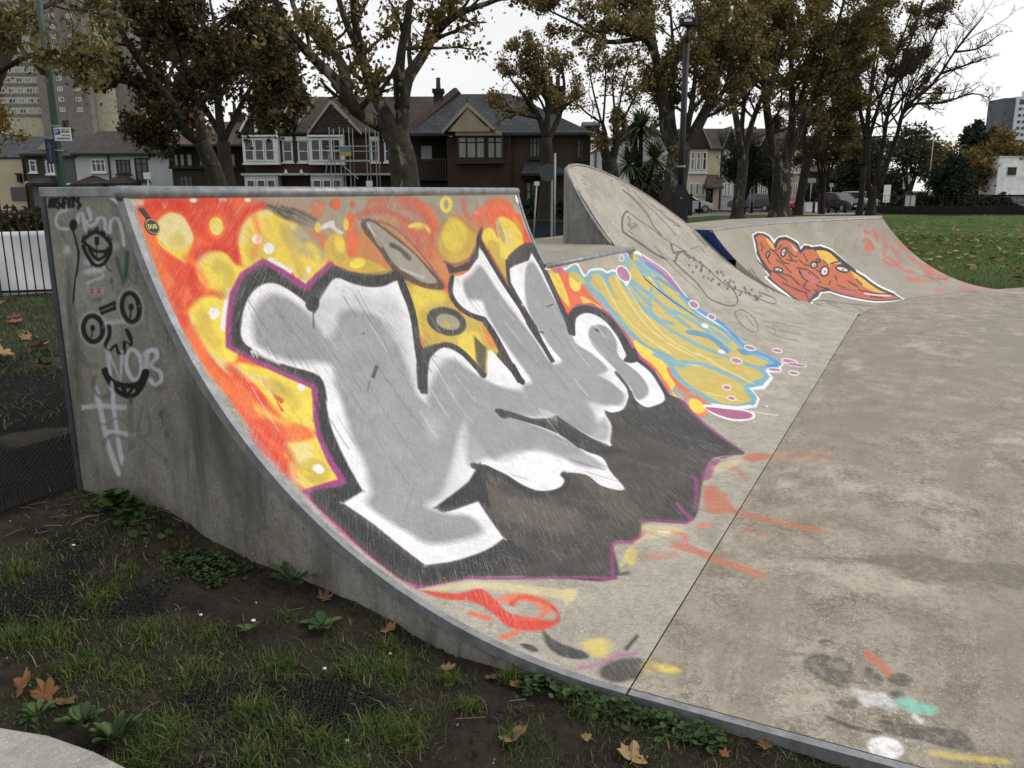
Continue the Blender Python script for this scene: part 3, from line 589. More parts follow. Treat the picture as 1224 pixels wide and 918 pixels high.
('red',10,0.95,1,[64,751,151,658,232,620,249,593,229,533,198,470,225,391,250,336,294,322,332,373,329,430,299,474,244,470,244,494,320,485,357,431,347,356,283,308,210,317,155,358,124,432,154,516,158,589,91,670]),
('orange',16,0.7,1,[244,541,332,491,360,409,323,357,223,368,182,439,247,379,312,410,291,470,237,502]),
('orange',8,0.9,0,[82,571,106,493,129,500,104,579]),
('orange',8,0.9,1,[45,416,83,396,133,387,146,402,98,410,61,429]),
('pale',16,0.6,1,[467,374,518,336,450,320,375,323,403,346]),
('black',12,0.9,1,[186,329,166,292,154,239,154,166,133,138,107,158,86,210,103,269,137,304]),
('black',8,0.95,1,[64,357,86,325,68,290,51,319]),
('yellow',32,0.6,1,[191,186,248,161,257,113,170,91,146,133]),
('black',10,0.9,0,[349,49,238,56,228,41,338,34]),
('black',20,0.85,1,[89,86,160,58,207,-15,110,-41,58,-7,42,25,47,65]),
('purplep',12,0.7,1,[48,138,114,89,180,54,218,8,236,15,197,63,129,98,63,147]),
('yellow',20,0.7,1,[193,-147,178,-142,167,-124,164,-99,169,-77,182,-67,197,-72,208,-90,211,-116,205,-137]),
('olive',24,0.45,1,[185,-84,162,-85,142,-74,134,-57,139,-38,157,-26,180,-25,200,-36,209,-54,203,-72]),
('floororg',24,0.8,1,[2451,114,2561,74,2589,2,2535,-38,2411,46]),
('floororg',28,0.3,0,[2499,-28,2558,-204,2715,-358,2829,-343,2668,-189,2610,-10]),
('floororg',16,0.55,1,[2247,138,2173,65,2061,23,2092,13,2218,61,2300,139]),
('floororg',28,0.75,1,[1854,187,1908,144,1825,70,1661,-5,1603,-5,1550,60,1593,116]),
('floororg',18,0.65,0,[1588,-5,1554,-162,1528,-338,1543,-425,1603,-421,1589,-334,1617,-156,1653,3]),
('floororg',18,0.45,0,[1409,-93,1382,-222,1419,-219,1447,-89]),
('floororg',18,0.7,0,[1083,142,1072,34,1011,-104,960,-275,1020,-273,1074,-100,1139,42,1150,153]),
('floororg',24,0.4,0,[898,193,1001,79,1062,98,954,214]),
('orange',10,0.7,1,[1221,180,1216,119,1146,91,1164,82,1248,119,1256,186]),
('white',8,0.7,0,[1187,231,1212,176,1238,182,1213,237]),
('yellow',20,0.5,1,[949,289,968,247,826,223,853,262]),
('pale',24,0.5,1,[1225,306,1295,199,1268,141,1141,204,1094,264]),
('pale',16,0.5,1,[797,255,952,274,1087,258,1101,269,960,285,800,266]),
('pale',28,0.5,1,[2182,223,2365,158,2379,100,2128,166]),
('orange',12,0.5,0,[1343,98,1389,35,1427,45,1379,108]),
('black',12,0.8,0,[704,249,746,207,771,217,728,259]),
('floorblk',20,0.85,1,[437,-488,483,-508,501,-565,482,-616,407,-639,325,-622,326,-575,362,-514,394,-492]),
('grime',16,0.6,1,[450,-621,431,-617,419,-606,417,-593,427,-581,445,-577,463,-581,476,-592,477,-606,467,-617]),
('floorblk',16,0.5,0,[416,-410,466,-493,484,-490,434,-407]),
('floorblk',10,0.85,1,[580,-563,565,-559,553,-548,549,-535,554,-523,567,-518,583,-521,595,-531,599,-545,593,-558]),
('grime',6,0.8,1,[576,-557,569,-556,563,-553,561,-547,563,-543,568,-541,575,-542,581,-545,584,-550,582,-555]),
('floorblk',12,0.8,1,[471,-666,470,-698,417,-726,380,-711,397,-687]),
('floorblk',12,0.9,1,[454,-806,429,-799,412,-781,408,-760,419,-743,441,-736,465,-744,483,-762,488,-784,476,-801]),
('floororg',10,0.85,1,[537,-659,490,-706,446,-735,486,-749,533,-718,583,-669]),
('floorblk',16,0.75,1,[263,-668,243,-664,226,-651,218,-634,221,-619,236,-613,255,-616,273,-629,281,-646,277,-661]),
('floorblk',10,0.7,0,[225,-596,231,-622,244,-622,239,-596]),
('floorblk',14,0.85,1,[363,-784,344,-780,329,-770,323,-756,327,-745,341,-740,359,-743,374,-754,381,-768,377,-779]),
('white',24,0.55,1,[329,-645,335,-691,346,-743,300,-775,261,-755,269,-710,254,-681]),
('mint',16,0.85,1,[332,-763,363,-795,344,-832,347,-869,305,-872,282,-840,279,-790,297,-768]),
('white',12,0.7,0,[255,-808,233,-834,257,-841,280,-816]),
('floorblk',12,0.9,0,[202,-721,219,-771,229,-848,250,-931,223,-957,164,-968,148,-908,150,-835,145,-745,175,-723]),
('floorblk',8,0.95,1,[137,-593,121,-660,129,-731,148,-732,140,-662,156,-595]),
('white',12,0.98,1,[82,-791,51,-781,29,-758,25,-732,39,-710,67,-703,99,-712,122,-736,126,-763,111,-784]),
('navy',16,0.4,1,[156,-847,142,-845,132,-839,128,-831,133,-825,144,-823,157,-825,168,-831,171,-838,167,-845]),
('yellow',16,0.45,1,[96,-861,109,-933,142,-1036,169,-1039,137,-935,124,-863]),
('wet',28,0.85,1,[1211,-343,1301,-526,1399,-666,1473,-818,1475,-969,1540,-1189,1295,-1170,1319,-1012,1198,-869,1212,-793,1288,-732,1293,-568]),
('paler',44,0.45,1,[1194,-367,1246,-530,1260,-673,1136,-795,1028,-723,1035,-589,1102,-463]),
('skyblue',12,1,0,[3543,1994,3785,1994,3878,1898,4009,1948,4185,1943,4207,1875,4409,1921,4566,1849,4588,1761,4966,2009,5963,2397,6169,2348,6177,2187,6225,2012,6141,1800,6063,1671,5890,1457,5819,1198,5446,842,5261,513,5162,335,4876,300,4731,365,4586,300,4200,314,4036,365,3856,281,3628,248,3461,348,3378,483,3450,621,3478,744,3570,870,3840,1006,3770,1236,3798,1387,3830,1585,3882,1714,3863,1849,3654,1898]),
('white',6,1,0,[4966,2009,5967,2412,6222,2351,6314,2205,6315,2009,6228,1794,6076,1669,5899,1429,5849,1176,5434,809,5289,503,5158,317,4814,272,4715,351,4567,289,4138,282,4031,354,3831,262,3597,239,3402,336,3315,487,3365,519,3494,355,3677,267,3828,290,4053,389,4234,320,4564,318,4771,395,4911,310,5121,330,5166,467,5346,785,5714,1172,5774,1424,5957,1654,6174,1993,6131,2168,6113,2322,5932,2370,5001,1993,4647,1754,4544,1737]),
('white',6,0.95,1,[3260,2023,3502,2022,3571,1992,3808,2018,3821,1906,4004,1937,4221,1927,4301,1887,4480,1888,4531,1803,4511,1735,4577,1740,4597,1812,4532,1907,4339,1908,4258,1948,4013,1958,3867,1922,3848,2036,3588,2012,3525,2041,3274,2041]),
('ochre',12,0.95,1,[3581,1954,3737,1958,3814,1854,4022,1895,4137,1890,4180,1810,4373,1865,4464,1810,4513,1683,5827,2311,5998,2302,5989,2128,5972,1953,5915,1757,5835,1631,5660,1420,5580,1154,5228,745,5065,464,5005,386,4769,486,4563,362,4243,406,4030,426,3847,329,3658,315,3519,438,3524,599,3579,741,3691,863,3877,993,3852,1215,3865,1388,3900,1573,3931,1707,3847,1819,3670,1871]),
('skyblue',10,0.9,1,[3774,1848,3821,1629,3844,1392,3876,1155,3880,931,3976,943,3969,1169,3932,1405,3906,1642,3854,1861]),
('skyblue',10,0.9,1,[4136,1805,4115,1552,4153,1290,4202,981,4379,734,4494,752,4307,998,4251,1305,4208,1564,4225,1816]),
('skyblue',10,0.9,1,[4463,1677,4423,1466,4494,1246,4571,990,4681,712,4704,479,4836,494,4806,729,4686,1008,4602,1263,4525,1480,4563,1688]),
('skyblue',10,0.9,1,[5852,2131,5613,1900,5486,1565,5378,1256,5207,876,5363,943,5570,1340,5681,1631,5766,1927,5986,2142]),
('skyblue',10,0.9,1,[4939,1592,4583,1544,4578,1367,4891,1265,4872,1149,4560,1203,4485,1171,4902,1121,5007,1288,4682,1388,4676,1541,4935,1558]),
('skyblue',10,0.9,1,[5035,1073,5205,928,5116,780,4878,907,4764,880,5050,733,5369,1003,5199,1133]),
('skyblue',10,0.9,1,[3896,879,4101,800,4222,649,4144,457,4257,467,4335,665,4201,823,3981,905]),
('skyblue',10,0.9,1,[3715,790,3516,604,3585,417,3683,431,3607,614,3805,795]),
('skyblue',10,0.9,1,[5932,2266,5035,1760,5263,1672,5669,1856,5730,2054,6056,2269]),
('ochre',12,0.95,1,[3970,1901,4091,1901,4067,1743,3978,1501,4006,1276,4001,1086,4126,950,4082,746,4009,866,3954,1044,3852,1215,3889,1428,3958,1620,3978,1808]),
('ochre',12,0.95,1,[4280,1840,4468,1832,4439,1663,4369,1428,4307,1167,4403,984,4513,762,4468,428,4251,429,4278,657,4138,904,4046,1128,4069,1360,4106,1597,4199,1753]),
('ochre',10,0.95,1,[5880,2337,6025,2323,5884,2141,5775,1949,5490,1783,4964,1587,4884,1662,4827,1791]),
('ochre',10,0.9,1,[4714,1655,4914,1529,5271,1425,5352,1229,5323,1125,4958,1158,4711,1254,4580,1454]),
('ochre',10,0.9,1,[6011,2042,6127,1939,6092,1714,5917,1724,5892,1887]),
('ochre',12,0.85,1,[4917,1427,5514,1505,5375,1184,5183,853,5168,741,4991,885,4817,1113,4669,1299]),
('ochre',12,0.95,1,[4867,1015,4997,781,5107,563,5070,430,4867,435,4805,636,4742,872]),
('ochre',12,1,1,[3883,829,4148,717,4073,478,3864,352,3630,325,3461,425,3487,549,3543,667,3638,801]),
('ochre',10,0.9,1,[4589,831,4633,599,4555,445,4442,445,4420,644]),
('ochre',16,0.75,1,[5009,1964,5853,2224,4956,1621,5034,1373,5109,1095,5063,963,4677,1068,4558,1288,4577,1519,4676,1750]),
('ochre',16,0.8,1,[4022,1856,4154,1841,4116,1536,4193,1266,4236,1035,4071,1084,3919,1297,3924,1569]),
('ochre',16,0.7,1,[5128,1224,5388,1135,5083,756,5154,583,5042,446,4921,612,4828,843,4844,1064]),
('pale',8,0.7,1,[4409,1807,4182,1296,4248,941,4290,946,4221,1300,4447,1811]),
('pale',8,0.7,1,[4509,1708,4286,1165,4415,789,4461,795,4327,1169,4549,1712]),
('pale',8,0.7,1,[4099,1816,3962,1469,3993,1062,4032,1066,3998,1473,4135,1820]),
('pale',8,0.7,1,[4406,886,4319,624,4212,402,4257,406,4365,628,4451,892]),
('pale',8,0.7,1,[3991,861,4232,716,4204,508,4249,513,4275,724,4028,870]),
('pale',8,0.7,1,[3543,605,3605,458,3626,345,3666,350,3643,464,3579,612]),
('pale',8,0.7,0,[5784,2106,5628,1828,5692,1841,5838,2113]),
('skyblue',8,0.9,1,[4677,1765,4867,1488,4904,1152,5013,1164,4968,1503,4766,1783]),
('skyblue',8,0.9,1,[5542,1831,4537,1454,4662,1246,4761,1262,4624,1454,5600,1822]),
('skyblue',8,0.9,1,[5067,1942,5811,2052,5550,1765,5706,1802,5935,2069,5877,2278]),
('skyblue',8,0.9,1,[4922,2009,4632,1748,4641,1495,4736,1506,4722,1753,5013,2010]),
('skyblue',8,0.9,1,[4808,1357,5214,1217,4940,777,5056,788,5418,1318,4899,1381]),
('skyblue',8,0.9,1,[3960,901,4174,774,4176,505,4277,516,4269,791,4041,922]),
('skyblue',8,0.9,0,[3723,1095,3834,866,3920,880,3801,1111]),
('blue',8,0.9,1,[6040,2183,6145,1960,5964,1670,5822,1449,5749,1191,5332,787,5183,481,5059,328,5179,358,5302,527,5460,840,5890,1204,5960,1466,6100,1685,6281,1981,6167,2209]),
('blue',12,0.8,1,[4755,1098,4988,948,4842,756,4982,765,5149,990,4878,1127]),
('blue',10,0.7,1,[6119,1781,6054,1972,5994,2025,5870,1996,5924,1947,5983,1758]),
('blue',10,0.8,1,[5168,741,5202,605,5012,632]),
('blue',10,0.9,1,[4944,426,5109,338,4907,350]),
('skyblue',10,0.9,1,[3930,399,3790,315,3639,305,3621,269,3868,296,4057,397]),
('white',4,0.85,1,[4818,1867,4786,1812,4697,1771,4592,1760,4510,1782,4480,1827,4508,1880,4586,1920,4689,1933,4779,1913]),
('magenta',4,0.85,1,[4779,1862,4754,1817,4686,1784,4604,1775,4541,1793,4516,1831,4539,1875,4600,1908,4680,1918,4749,1901]),
('white',4,0.85,1,[4769,586,4699,586,4648,604,4632,634,4657,663,4715,683,4785,684,4841,666,4859,636,4831,606]),
('magenta',4,0.85,1,[4764,597,4719,598,4685,613,4672,636,4686,659,4722,672,4766,671,4803,657,4817,633,4801,611]),
('white',4,0.85,1,[3898,487,3846,485,3806,495,3793,515,3811,535,3854,550,3906,553,3949,543,3963,523,3943,502]),
('magenta',4,0.85,1,[3892,496,3860,495,3835,503,3825,517,3835,532,3860,541,3892,542,3919,534,3930,520,3919,506]),
('white',4,0.85,1,[5380,683,5314,661,5266,665,5252,693,5278,733,5336,773,5406,798,5458,795,5472,766,5441,723]),
('magenta',4,0.85,1,[5376,694,5337,683,5307,689,5296,711,5309,739,5342,764,5383,776,5415,770,5426,748,5410,719]),
('white',4,0.85,1,[3655,399,3614,399,3587,412,3584,432,3605,452,3643,464,3684,464,3713,451,3717,431,3694,411]),
('magenta',4,0.85,1,[3653,408,3631,409,3616,419,3613,433,3624,447,3645,455,3668,454,3684,444,3687,429,3675,415]),
('white',4,0.85,1,[5903,1275,5820,1271,5765,1286,5759,1314,5803,1344,5881,1365,5966,1370,6024,1355,6032,1327,5985,1296]),
('magenta',4,0.85,1,[5901,1288,5848,1286,5813,1297,5809,1317,5836,1339,5885,1353,5938,1355,5975,1343,5980,1323,5952,1302]),
('white',4,0.85,1,[5973,1485,5871,1481,5806,1499,5801,1534,5857,1572,5955,1600,6059,1606,6130,1587,6137,1552,6076,1512]),
('magenta',4,0.85,1,[5972,1499,5901,1496,5855,1511,5851,1538,5890,1567,5957,1586,6030,1590,6078,1575,6084,1548,6043,1518]),
('white',4,0.85,1,[5283,258,5217,244,5178,266,5178,312,5216,364,5280,407,5348,425,5393,408,5395,362,5352,304]),
('magenta',4,0.85,1,[5284,272,5244,266,5221,287,5221,325,5243,365,5282,395,5323,402,5350,384,5352,346,5326,303]),
('white',4,0.85,1,[4892,133,4832,136,4794,154,4790,183,4821,209,4878,225,4939,223,4982,205,4987,176,4952,149]),
('magenta',4,0.85,1,[4891,144,4858,147,4837,163,4833,184,4850,204,4880,214,4914,212,4938,196,4942,175,4924,155]),
('white',4,0.85,1,[4901,275,4841,278,4789,302,4764,336,4772,368,4813,386,4873,384,4930,361,4959,326,4947,293]),
('magenta',4,0.85,1,[4893,286,4860,291,4828,311,4806,338,4804,363,4822,375,4856,371,4892,351,4914,323,4914,298]),
('white',4,0.85,1,[5599,543,5533,529,5487,534,5475,559,5502,594,5558,626,5626,639,5679,626,5693,598,5661,568]),
('magenta',4,0.85,1,[5594,554,5557,548,5530,556,5521,574,5534,598,5564,616,5602,622,5632,612,5642,592,5627,570]),
('white',6,1,1,[3291,539,3441,344,3441,232,3270,209,3129,314,3160,468]),
('magenta',8,1,1,[3251,514,3402,336,3406,244,3288,230,3176,324,3187,465]),
('magenta',8,0.7,1,[6243,2361,6292,2236,6426,2051,6323,1863,6092,1714,6093,1854,6169,2105,6103,2256]),
('white',4,0.8,1,[6146,2343,6374,2037,6072,1687,6123,1691,6427,2045,6192,2353]),
('white',6,0.8,1,[5229,158,5178,155,5143,187,5133,239,5150,290,5191,323,5244,329,5288,303,5301,253,5277,197]),
('magenta',6,0.8,1,[5228,171,5196,173,5172,202,5163,245,5171,287,5196,312,5230,311,5260,286,5271,243,5258,199]),
('white',4,0.8,1,[4876,1990,4850,1977,4822,1970,4798,1968,4780,1971,4773,1978,4778,1990,4797,2002,4823,2012,4850,2017,4871,2016,4885,2011,4887,2001,4873,1988,4903,1987,4919,2003,4915,2017,4891,2026,4851,2027,4809,2019,4773,2006,4749,1990,4741,1974,4754,1962,4786,1957,4828,1960,4870,1971,4900,1985]),
('white',4,0.9,1,[4834,754,4794,754,4765,766,4756,784,4772,803,4806,814,4847,814,4878,803,4887,784,4870,766]),
('white',4,0.9,1,[5441,1186,5373,1157,5316,1145,5294,1155,5316,1184,5377,1224,5450,1255,5504,1263,5520,1248,5496,1220]),
('magenta',8,0.7,1,[3356,2046,3549,2040,3507,1986,3360,1989]),
('magenta',6,0.6,1,[3301,2040,3239,2090,3240,2112]),
('white',8,0.6,0,[3443,251,3470,74,3502,78,3475,256]),
('white',4,1,1,[3680,174,3665,174,3653,178,3648,184,3652,190,3663,194,3677,194,3690,191,3695,185,3691,179]),
('marker',8,0.9,1,[6791,2896,6578,2848,6358,2751,6205,2654,6194,2605,6305,2522,6429,2421,6544,2298,6716,2182,6793,2200,6618,2315,6499,2437,6371,2539,6259,2620,6266,2657,6410,2747,6614,2837,6807,2878]),
('marker',6,0.8,1,[6775,2879,6925,2767,7152,2632,7287,2494,7430,2381,7652,2217,7698,2226,7473,2390,7328,2503,7191,2641,6961,2776,6809,2887]),
('marker',6,0.85,1,[7045,3142,7254,3011,7363,2859,7343,2736,7286,2641,7309,2508,7371,2518,7346,2650,7402,2743,7421,2869,7308,3023,7094,3155]),
('marker',6,0.7,1,[7401,3130,7519,2994,7700,2851,7847,2649,7860,2484,7907,2491,7892,2656,7742,2859,7559,3003,7439,3138]),
('marker',6,0.85,0,[6657,2813,6663,2766,6512,2707,6742,2715,6481,2649,6812,2693,6815,2709,6527,2663,6795,2721,6560,2720,6709,2767,6708,2822]),
('marker',6,0.8,0,[6481,2710,6534,2653,6369,2633,6421,2579,6464,2590,6407,2632,6575,2653,6525,2720]),
('plum',6,0.7,0,[5522,3181,5451,3059,5824,3173,5518,3093,5543,3096,5849,3164,5423,3040,5485,3160]),
('plum',6,0.6,0,[5975,3318,6067,3301,5914,3272,6052,3261,5902,3237,5995,3206,6029,3220,5939,3237,6094,3266,5955,3277,6105,3302,6007,3332]),
('plum',6,0.6,0,[7730,2939,7827,2923,7873,2874,7990,2839,8027,2738,8142,2699,8276,2624,8294,2589,8375,2602,8354,2640,8214,2716,8100,2753,8061,2854,7940,2890,7891,2939,7783,2959]),
('plum',6,0.6,0,[8060,2729,8177,2649,8057,2634,8352,2584,8410,2602,8119,2650,8248,2659,8124,2743]),
('marker',6,0.6,0,[6797,3274,6807,3254,6853,3263,6843,3283]),
('plum',6,0.6,0,[7106,3226,7257,3172,7198,3134,7245,3134,7310,3183,7152,3241]),
('marker',8,0.85,0,[7377,2386,7155,2239,7679,2210,7307,2235,6911,2132,6958,2114,7298,2205,7797,2240,7267,2264,7485,2388]),
('marker',6,0.8,1,[6900,2118,6810,1774,6523,1511,6763,1304,7281,1350,7692,1521,7796,1625,7710,1618,7612,1519,7241,1359,6832,1320,6594,1521,6881,1781,6969,2128]),
('marker',6,0.75,1,[7557,2210,7739,1945,7583,1582,7814,1342,7836,1101,8018,1024,8362,1121,8303,1293,8218,1282,8274,1114,8058,1041,7918,1111,7892,1353,7656,1591,7808,1955,7620,2222]),
('marker',6,0.6,1,[6785,2371,6697,2079,6584,1665,6622,1669,6734,2084,6821,2376]),
('plum',8,0.6,0,[8672,2497,8650,2354,8656,2228,8785,2244,8776,2370,8795,2513]),
('marker',6,0.7,0,[7880,2228,8407,2253,8335,2138,8394,2144,8455,2267,7901,2242]),
('marker',4,0.8,0,[7747,2037,7744,1997,7804,2005,7807,2045]),
('marker',4,0.8,0,[7864,2041,7683,2012,7688,2001,7869,2031]),
('marker',4,0.8,0,[7678,2119,7679,2080,7737,2088,7735,2127]),
('marker',4,0.8,0,[7793,2123,7617,2094,7623,2083,7799,2113]),
('marker',4,0.8,0,[7746,1251,7690,1208,7755,1212,7812,1255]),
('marker',4,0.8,0,[7860,1247,7653,1228,7643,1217,7851,1235]),
('marker',4,0.8,0,[7471,1930,7462,1891,7520,1898,7529,1938]),
('marker',4,0.8,0,[7583,1933,7407,1906,7410,1895,7586,1923]),
('marker',4,0.8,0,[7653,2097,7654,2058,7712,2066,7711,2105]),
('marker',4,0.8,0,[7768,2101,7592,2072,7598,2062,7774,2091]),
('marker',4,0.8,0,[7746,1237,7688,1194,7754,1198,7812,1241]),
('marker',4,0.8,0,[7859,1232,7651,1214,7642,1203,7850,1221]),
('marker',4,0.8,0,[8046,1470,8002,1426,8070,1431,8114,1475]),
('marker',4,0.8,0,[8168,1468,7956,1445,7950,1434,8163,1456]),
('marker',4,0.8,0,[7726,1521,7689,1478,7752,1484,7789,1527]),
('marker',4,0.8,0,[7842,1519,7642,1497,7638,1486,7838,1508]),
('marker',4,0.8,0,[8156,1393,8106,1348,8176,1354,8226,1398]),
('marker',4,0.8,0,[8280,1390,8061,1369,8054,1357,8273,1378]),
('marker',4,0.8,0,[7801,1543,7765,1501,7829,1506,7865,1549]),
('marker',4,0.8,0,[7918,1542,7718,1519,7713,1508,7915,1531]),
('marker',4,0.8,0,[8059,1805,8040,1763,8105,1770,8124,1813]),
('marker',4,0.8,0,[8183,1807,7982,1780,7983,1769,8185,1796]),
('marker',4,0.8,0,[7835,1348,7784,1305,7851,1310,7902,1353]),
('marker',4,0.8,0,[7952,1345,7744,1325,7736,1313,7944,1333]),
('marker',4,0.8,0,[7894,1285,7838,1242,7905,1246,7962,1290]),
('marker',4,0.8,0,[8012,1281,7799,1262,7790,1251,8002,1270]),
('marker',4,0.8,0,[7871,1367,7822,1324,7889,1329,7938,1372]),
('marker',4,0.8,0,[7990,1364,7780,1343,7773,1332,7982,1352]),
('marker',4,0.8,0,[7802,1628,7772,1585,7836,1591,7866,1634]),
('marker',4,0.8,0,[7920,1627,7722,1603,7719,1592,7918,1616]),
('marker',4,0.8,0,[7350,1792,7333,1752,7390,1759,7407,1799]),
('marker',4,0.8,0,[7459,1794,7282,1768,7282,1758,7460,1783]),
('marker',4,0.8,0,[7249,2042,7247,2004,7301,2012,7303,2050]),
('marker',4,0.8,0,[7356,2046,7191,2018,7195,2008,7361,2036]),
('marker',4,0.8,0,[7771,1674,7744,1632,7808,1638,7835,1680]),
('marker',4,0.8,0,[7889,1674,7693,1649,7692,1638,7888,1663]),
('marker',4,0.8,0,[8060,1259,8000,1215,8070,1219,8130,1263]),
('marker',4,0.8,0,[8181,1254,7962,1235,7952,1224,8171,1242]),
('marker',4,0.8,0,[7400,1920,7391,1880,7447,1887,7457,1927]),
('marker',4,0.8,0,[7510,1922,7336,1895,7339,1885,7513,1912]),
('marker',4,0.8,0,[7473,1762,7453,1722,7512,1728,7531,1769]),
('marker',4,0.8,0,[7584,1763,7402,1738,7402,1728,7585,1753]),
('marker',4,0.8,0,[7480,1563,7448,1522,7508,1527,7541,1569]),
('marker',4,0.8,0,[7591,1562,7402,1539,7399,1528,7588,1551]),
('marker',4,0.8,0,[7544,2142,7547,2104,7604,2112,7600,2151]),
('marker',4,0.8,0,[7656,2147,7486,2118,7492,2108,7663,2137]),
('marker',4,0.8,0,[7965,1647,7935,1604,8001,1610,8031,1653]),
('marker',4,0.8,0,[8087,1647,7883,1622,7881,1611,8085,1635]),
('marker',4,0.8,0,[7429,1991,7423,1952,7480,1959,7486,1999]),
('marker',4,0.8,0,[7540,1994,7367,1966,7371,1956,7544,1984]),
('marker',4,0.8,0,[7667,1426,7623,1383,7687,1388,7731,1431]),
('marker',4,0.8,0,[7781,1423,7581,1402,7575,1391,7775,1412]),
('marker',4,0.8,0,[7514,1408,7471,1366,7533,1371,7577,1413]),
('marker',4,0.8,0,[7625,1405,7430,1385,7424,1374,7619,1394]),
('marker',4,0.8,0,[7349,1750,7330,1710,7388,1716,7407,1756]),
('marker',4,0.8,0,[7458,1751,7280,1726,7280,1715,7459,1740]),
('marker',4,0.8,0,[7436,1663,7410,1623,7470,1629,7495,1670]),
('marker',4,0.8,0,[7546,1663,7362,1640,7361,1629,7545,1653]),
('marker',4,0.8,0,[7975,1438,7930,1395,7997,1400,8042,1444]),
('marker',4,0.8,0,[8095,1436,7884,1414,7879,1403,8089,1424]),
('marker',4,0.8,0,[7921,1836,7905,1795,7968,1802,7984,1844]),
('marker',4,0.8,0,[8042,1838,7847,1811,7849,1800,8044,1827]),
('marker',4,0.8,0,[7925,1292,7870,1248,7937,1253,7993,1297]),
('marker',4,0.8,0,[8044,1288,7830,1269,7821,1257,8035,1276]),
('marker',4,0.8,0,[7558,2179,7563,2140,7619,2149,7614,2187]),
('marker',4,0.8,0,[7671,2184,7501,2154,7508,2144,7678,2174]),
('marker',4,0.8,0,[7710,1877,7697,1836,7757,1843,7770,1884]),
('marker',4,0.8,0,[7826,1879,7640,1852,7642,1841,7829,1869]),
('marker',4,0.8,0,[7901,1255,7843,1211,7910,1215,7969,1259]),
('marker',4,0.8,0,[8018,1250,7805,1232,7795,1220,8009,1239]),
('marker',4,0.8,0,[7532,2210,7538,2171,7594,2180,7587,2218]),
('marker',4,0.8,0,[7643,2215,7476,2185,7483,2175,7651,2205]),
('marker',4,0.8,0,[7996,1611,7963,1568,8029,1574,8062,1618]),
('marker',4,0.8,0,[8118,1611,7912,1586,7909,1575,8116,1599]),
('marker',4,0.8,0,[7977,1750,7954,1707,8019,1714,8042,1757]),
('marker',4,0.8,0,[8099,1751,7899,1725,7899,1713,8099,1740]),
('marker',4,0.8,0,[7452,2003,7447,1964,7504,1971,7509,2011]),
('marker',4,0.8,0,[7563,2006,7390,1978,7394,1968,7568,1996]),
('marker',4,0.8,0,[7382,1656,7356,1615,7415,1621,7441,1662]),
('marker',4,0.8,0,[7491,1656,7309,1632,7307,1622,7490,1645]),
('marker',4,0.8,0,[7530,1953,7522,1913,7580,1921,7587,1961]),
('marker',4,0.8,0,[7642,1956,7465,1928,7468,1918,7646,1946]),
('marker',4,0.8,0,[7908,1816,7890,1774,7954,1781,7972,1824]),
('marker',4,0.8,0,[8029,1818,7834,1791,7835,1780,8031,1807]),
('marker',4,0.8,0,[7827,1397,7780,1354,7846,1359,7893,1402]),
('marker',4,0.8,0,[7944,1394,7738,1373,7731,1362,7938,1383]),
('marker',4,0.8,0,[7670,1986,7663,1946,7723,1953,7729,1994]),
('marker',4,0.8,0,[7785,1989,7605,1961,7609,1950,7790,1979]),
('marker',4,0.8,0,[7262,1832,7247,1793,7304,1799,7318,1839]),
('marker',4,0.8,0,[7369,1834,7196,1808,7198,1798,7371,1823]),
('marker',4,0.8,0,[7124,1942,7116,1904,7170,1911,7178,1950]),
('marker',4,0.8,0,[7229,1945,7064,1919,7067,1909,7232,1935]),
('marker',6,0.7,1,[6618,1221,6830,1193,6671,1038,6244,910,6088,915,6137,1036,6419,1171,6631,1234,6593,1238,6373,1172,6085,1032,6034,906,6264,902,6725,1038,6892,1202,6666,1234]),
('marker',6,0.6,0,[6637,1122,6287,960,6329,960,6682,1122]),
('marker',6,0.5,1,[6755,929,6911,778,6989,587,7040,592,6959,785,6800,936]),
('marker',6,0.5,1,[6505,869,6559,665,6604,533,6651,538,6605,670,6549,874]),
('marker',6,0.5,1,[6263,811,6204,664,6253,511,6297,516,6247,668,6305,815]),
('marker',6,0.5,0,[6849,860,6269,732,6290,727,6873,856]),
('marker',10,0.5,1,[9250,1738,9129,1559,8547,1242,8659,1245,9251,1567]),
('marker',10,0.5,1,[9282,1637,8902,1388,8726,1275,8844,1282,9022,1395]),
('marker',10,0.5,1,[9253,1672,9162,1482,8717,1198,8836,1204,9288,1492]),
 ],
 'far': [
('white',12,1,0,[988,2089,1168,2134,1315,2114,1404,2055,1422,1963,1573,2020,1766,2032,1925,1899,1875,1782,2020,1845,2163,1795,2351,1804,2492,1698,2522,1482,2519,1201,2556,1024,2444,674,2366,384,1916,-13,1741,-35,1461,-4,1219,130,1170,343,1116,556,1116,709,911,743,606,665,304,640,-272,557,-212,598,-204,719,22,943,85,1092,234,1344,410,1341,526,1560,704,1757,880,1946]),
('black',10,0.9,0,[1001,2070,1146,2109,1283,2089,1361,2034,1353,1867,1550,1994,1728,2002,1876,1868,1812,1722,1989,1808,2113,1764,2303,1772,2441,1670,2466,1447,2460,1173,2478,982,2346,626,2252,333,1888,13,1591,46,1347,177,1280,381,1209,589,1177,746,929,775,666,701,381,677,-212,598,-94,730,120,959,203,1109,283,1321,439,1341,587,1569,751,1760,921,1942]),
('faceorg',12,1,0,[1027,2030,1162,2070,1250,2053,1326,1970,1299,1830,1534,1943,1701,1943,1810,1822,1741,1652,1943,1733,2111,1710,2082,1485,2250,1417,2349,1244,2401,1120,2369,897,2219,544,2068,234,1937,79,1714,97,1451,218,1365,416,1301,631,1276,810,1034,854,534,742,15,652,63,769,221,992,292,1143,387,1317,515,1343,670,1580,803,1754,972,1938]),
('facered',20,0.6,1,[754,1362,917,1234,986,995,1168,822,589,762,78,668,153,823,262,1068,380,1279]),
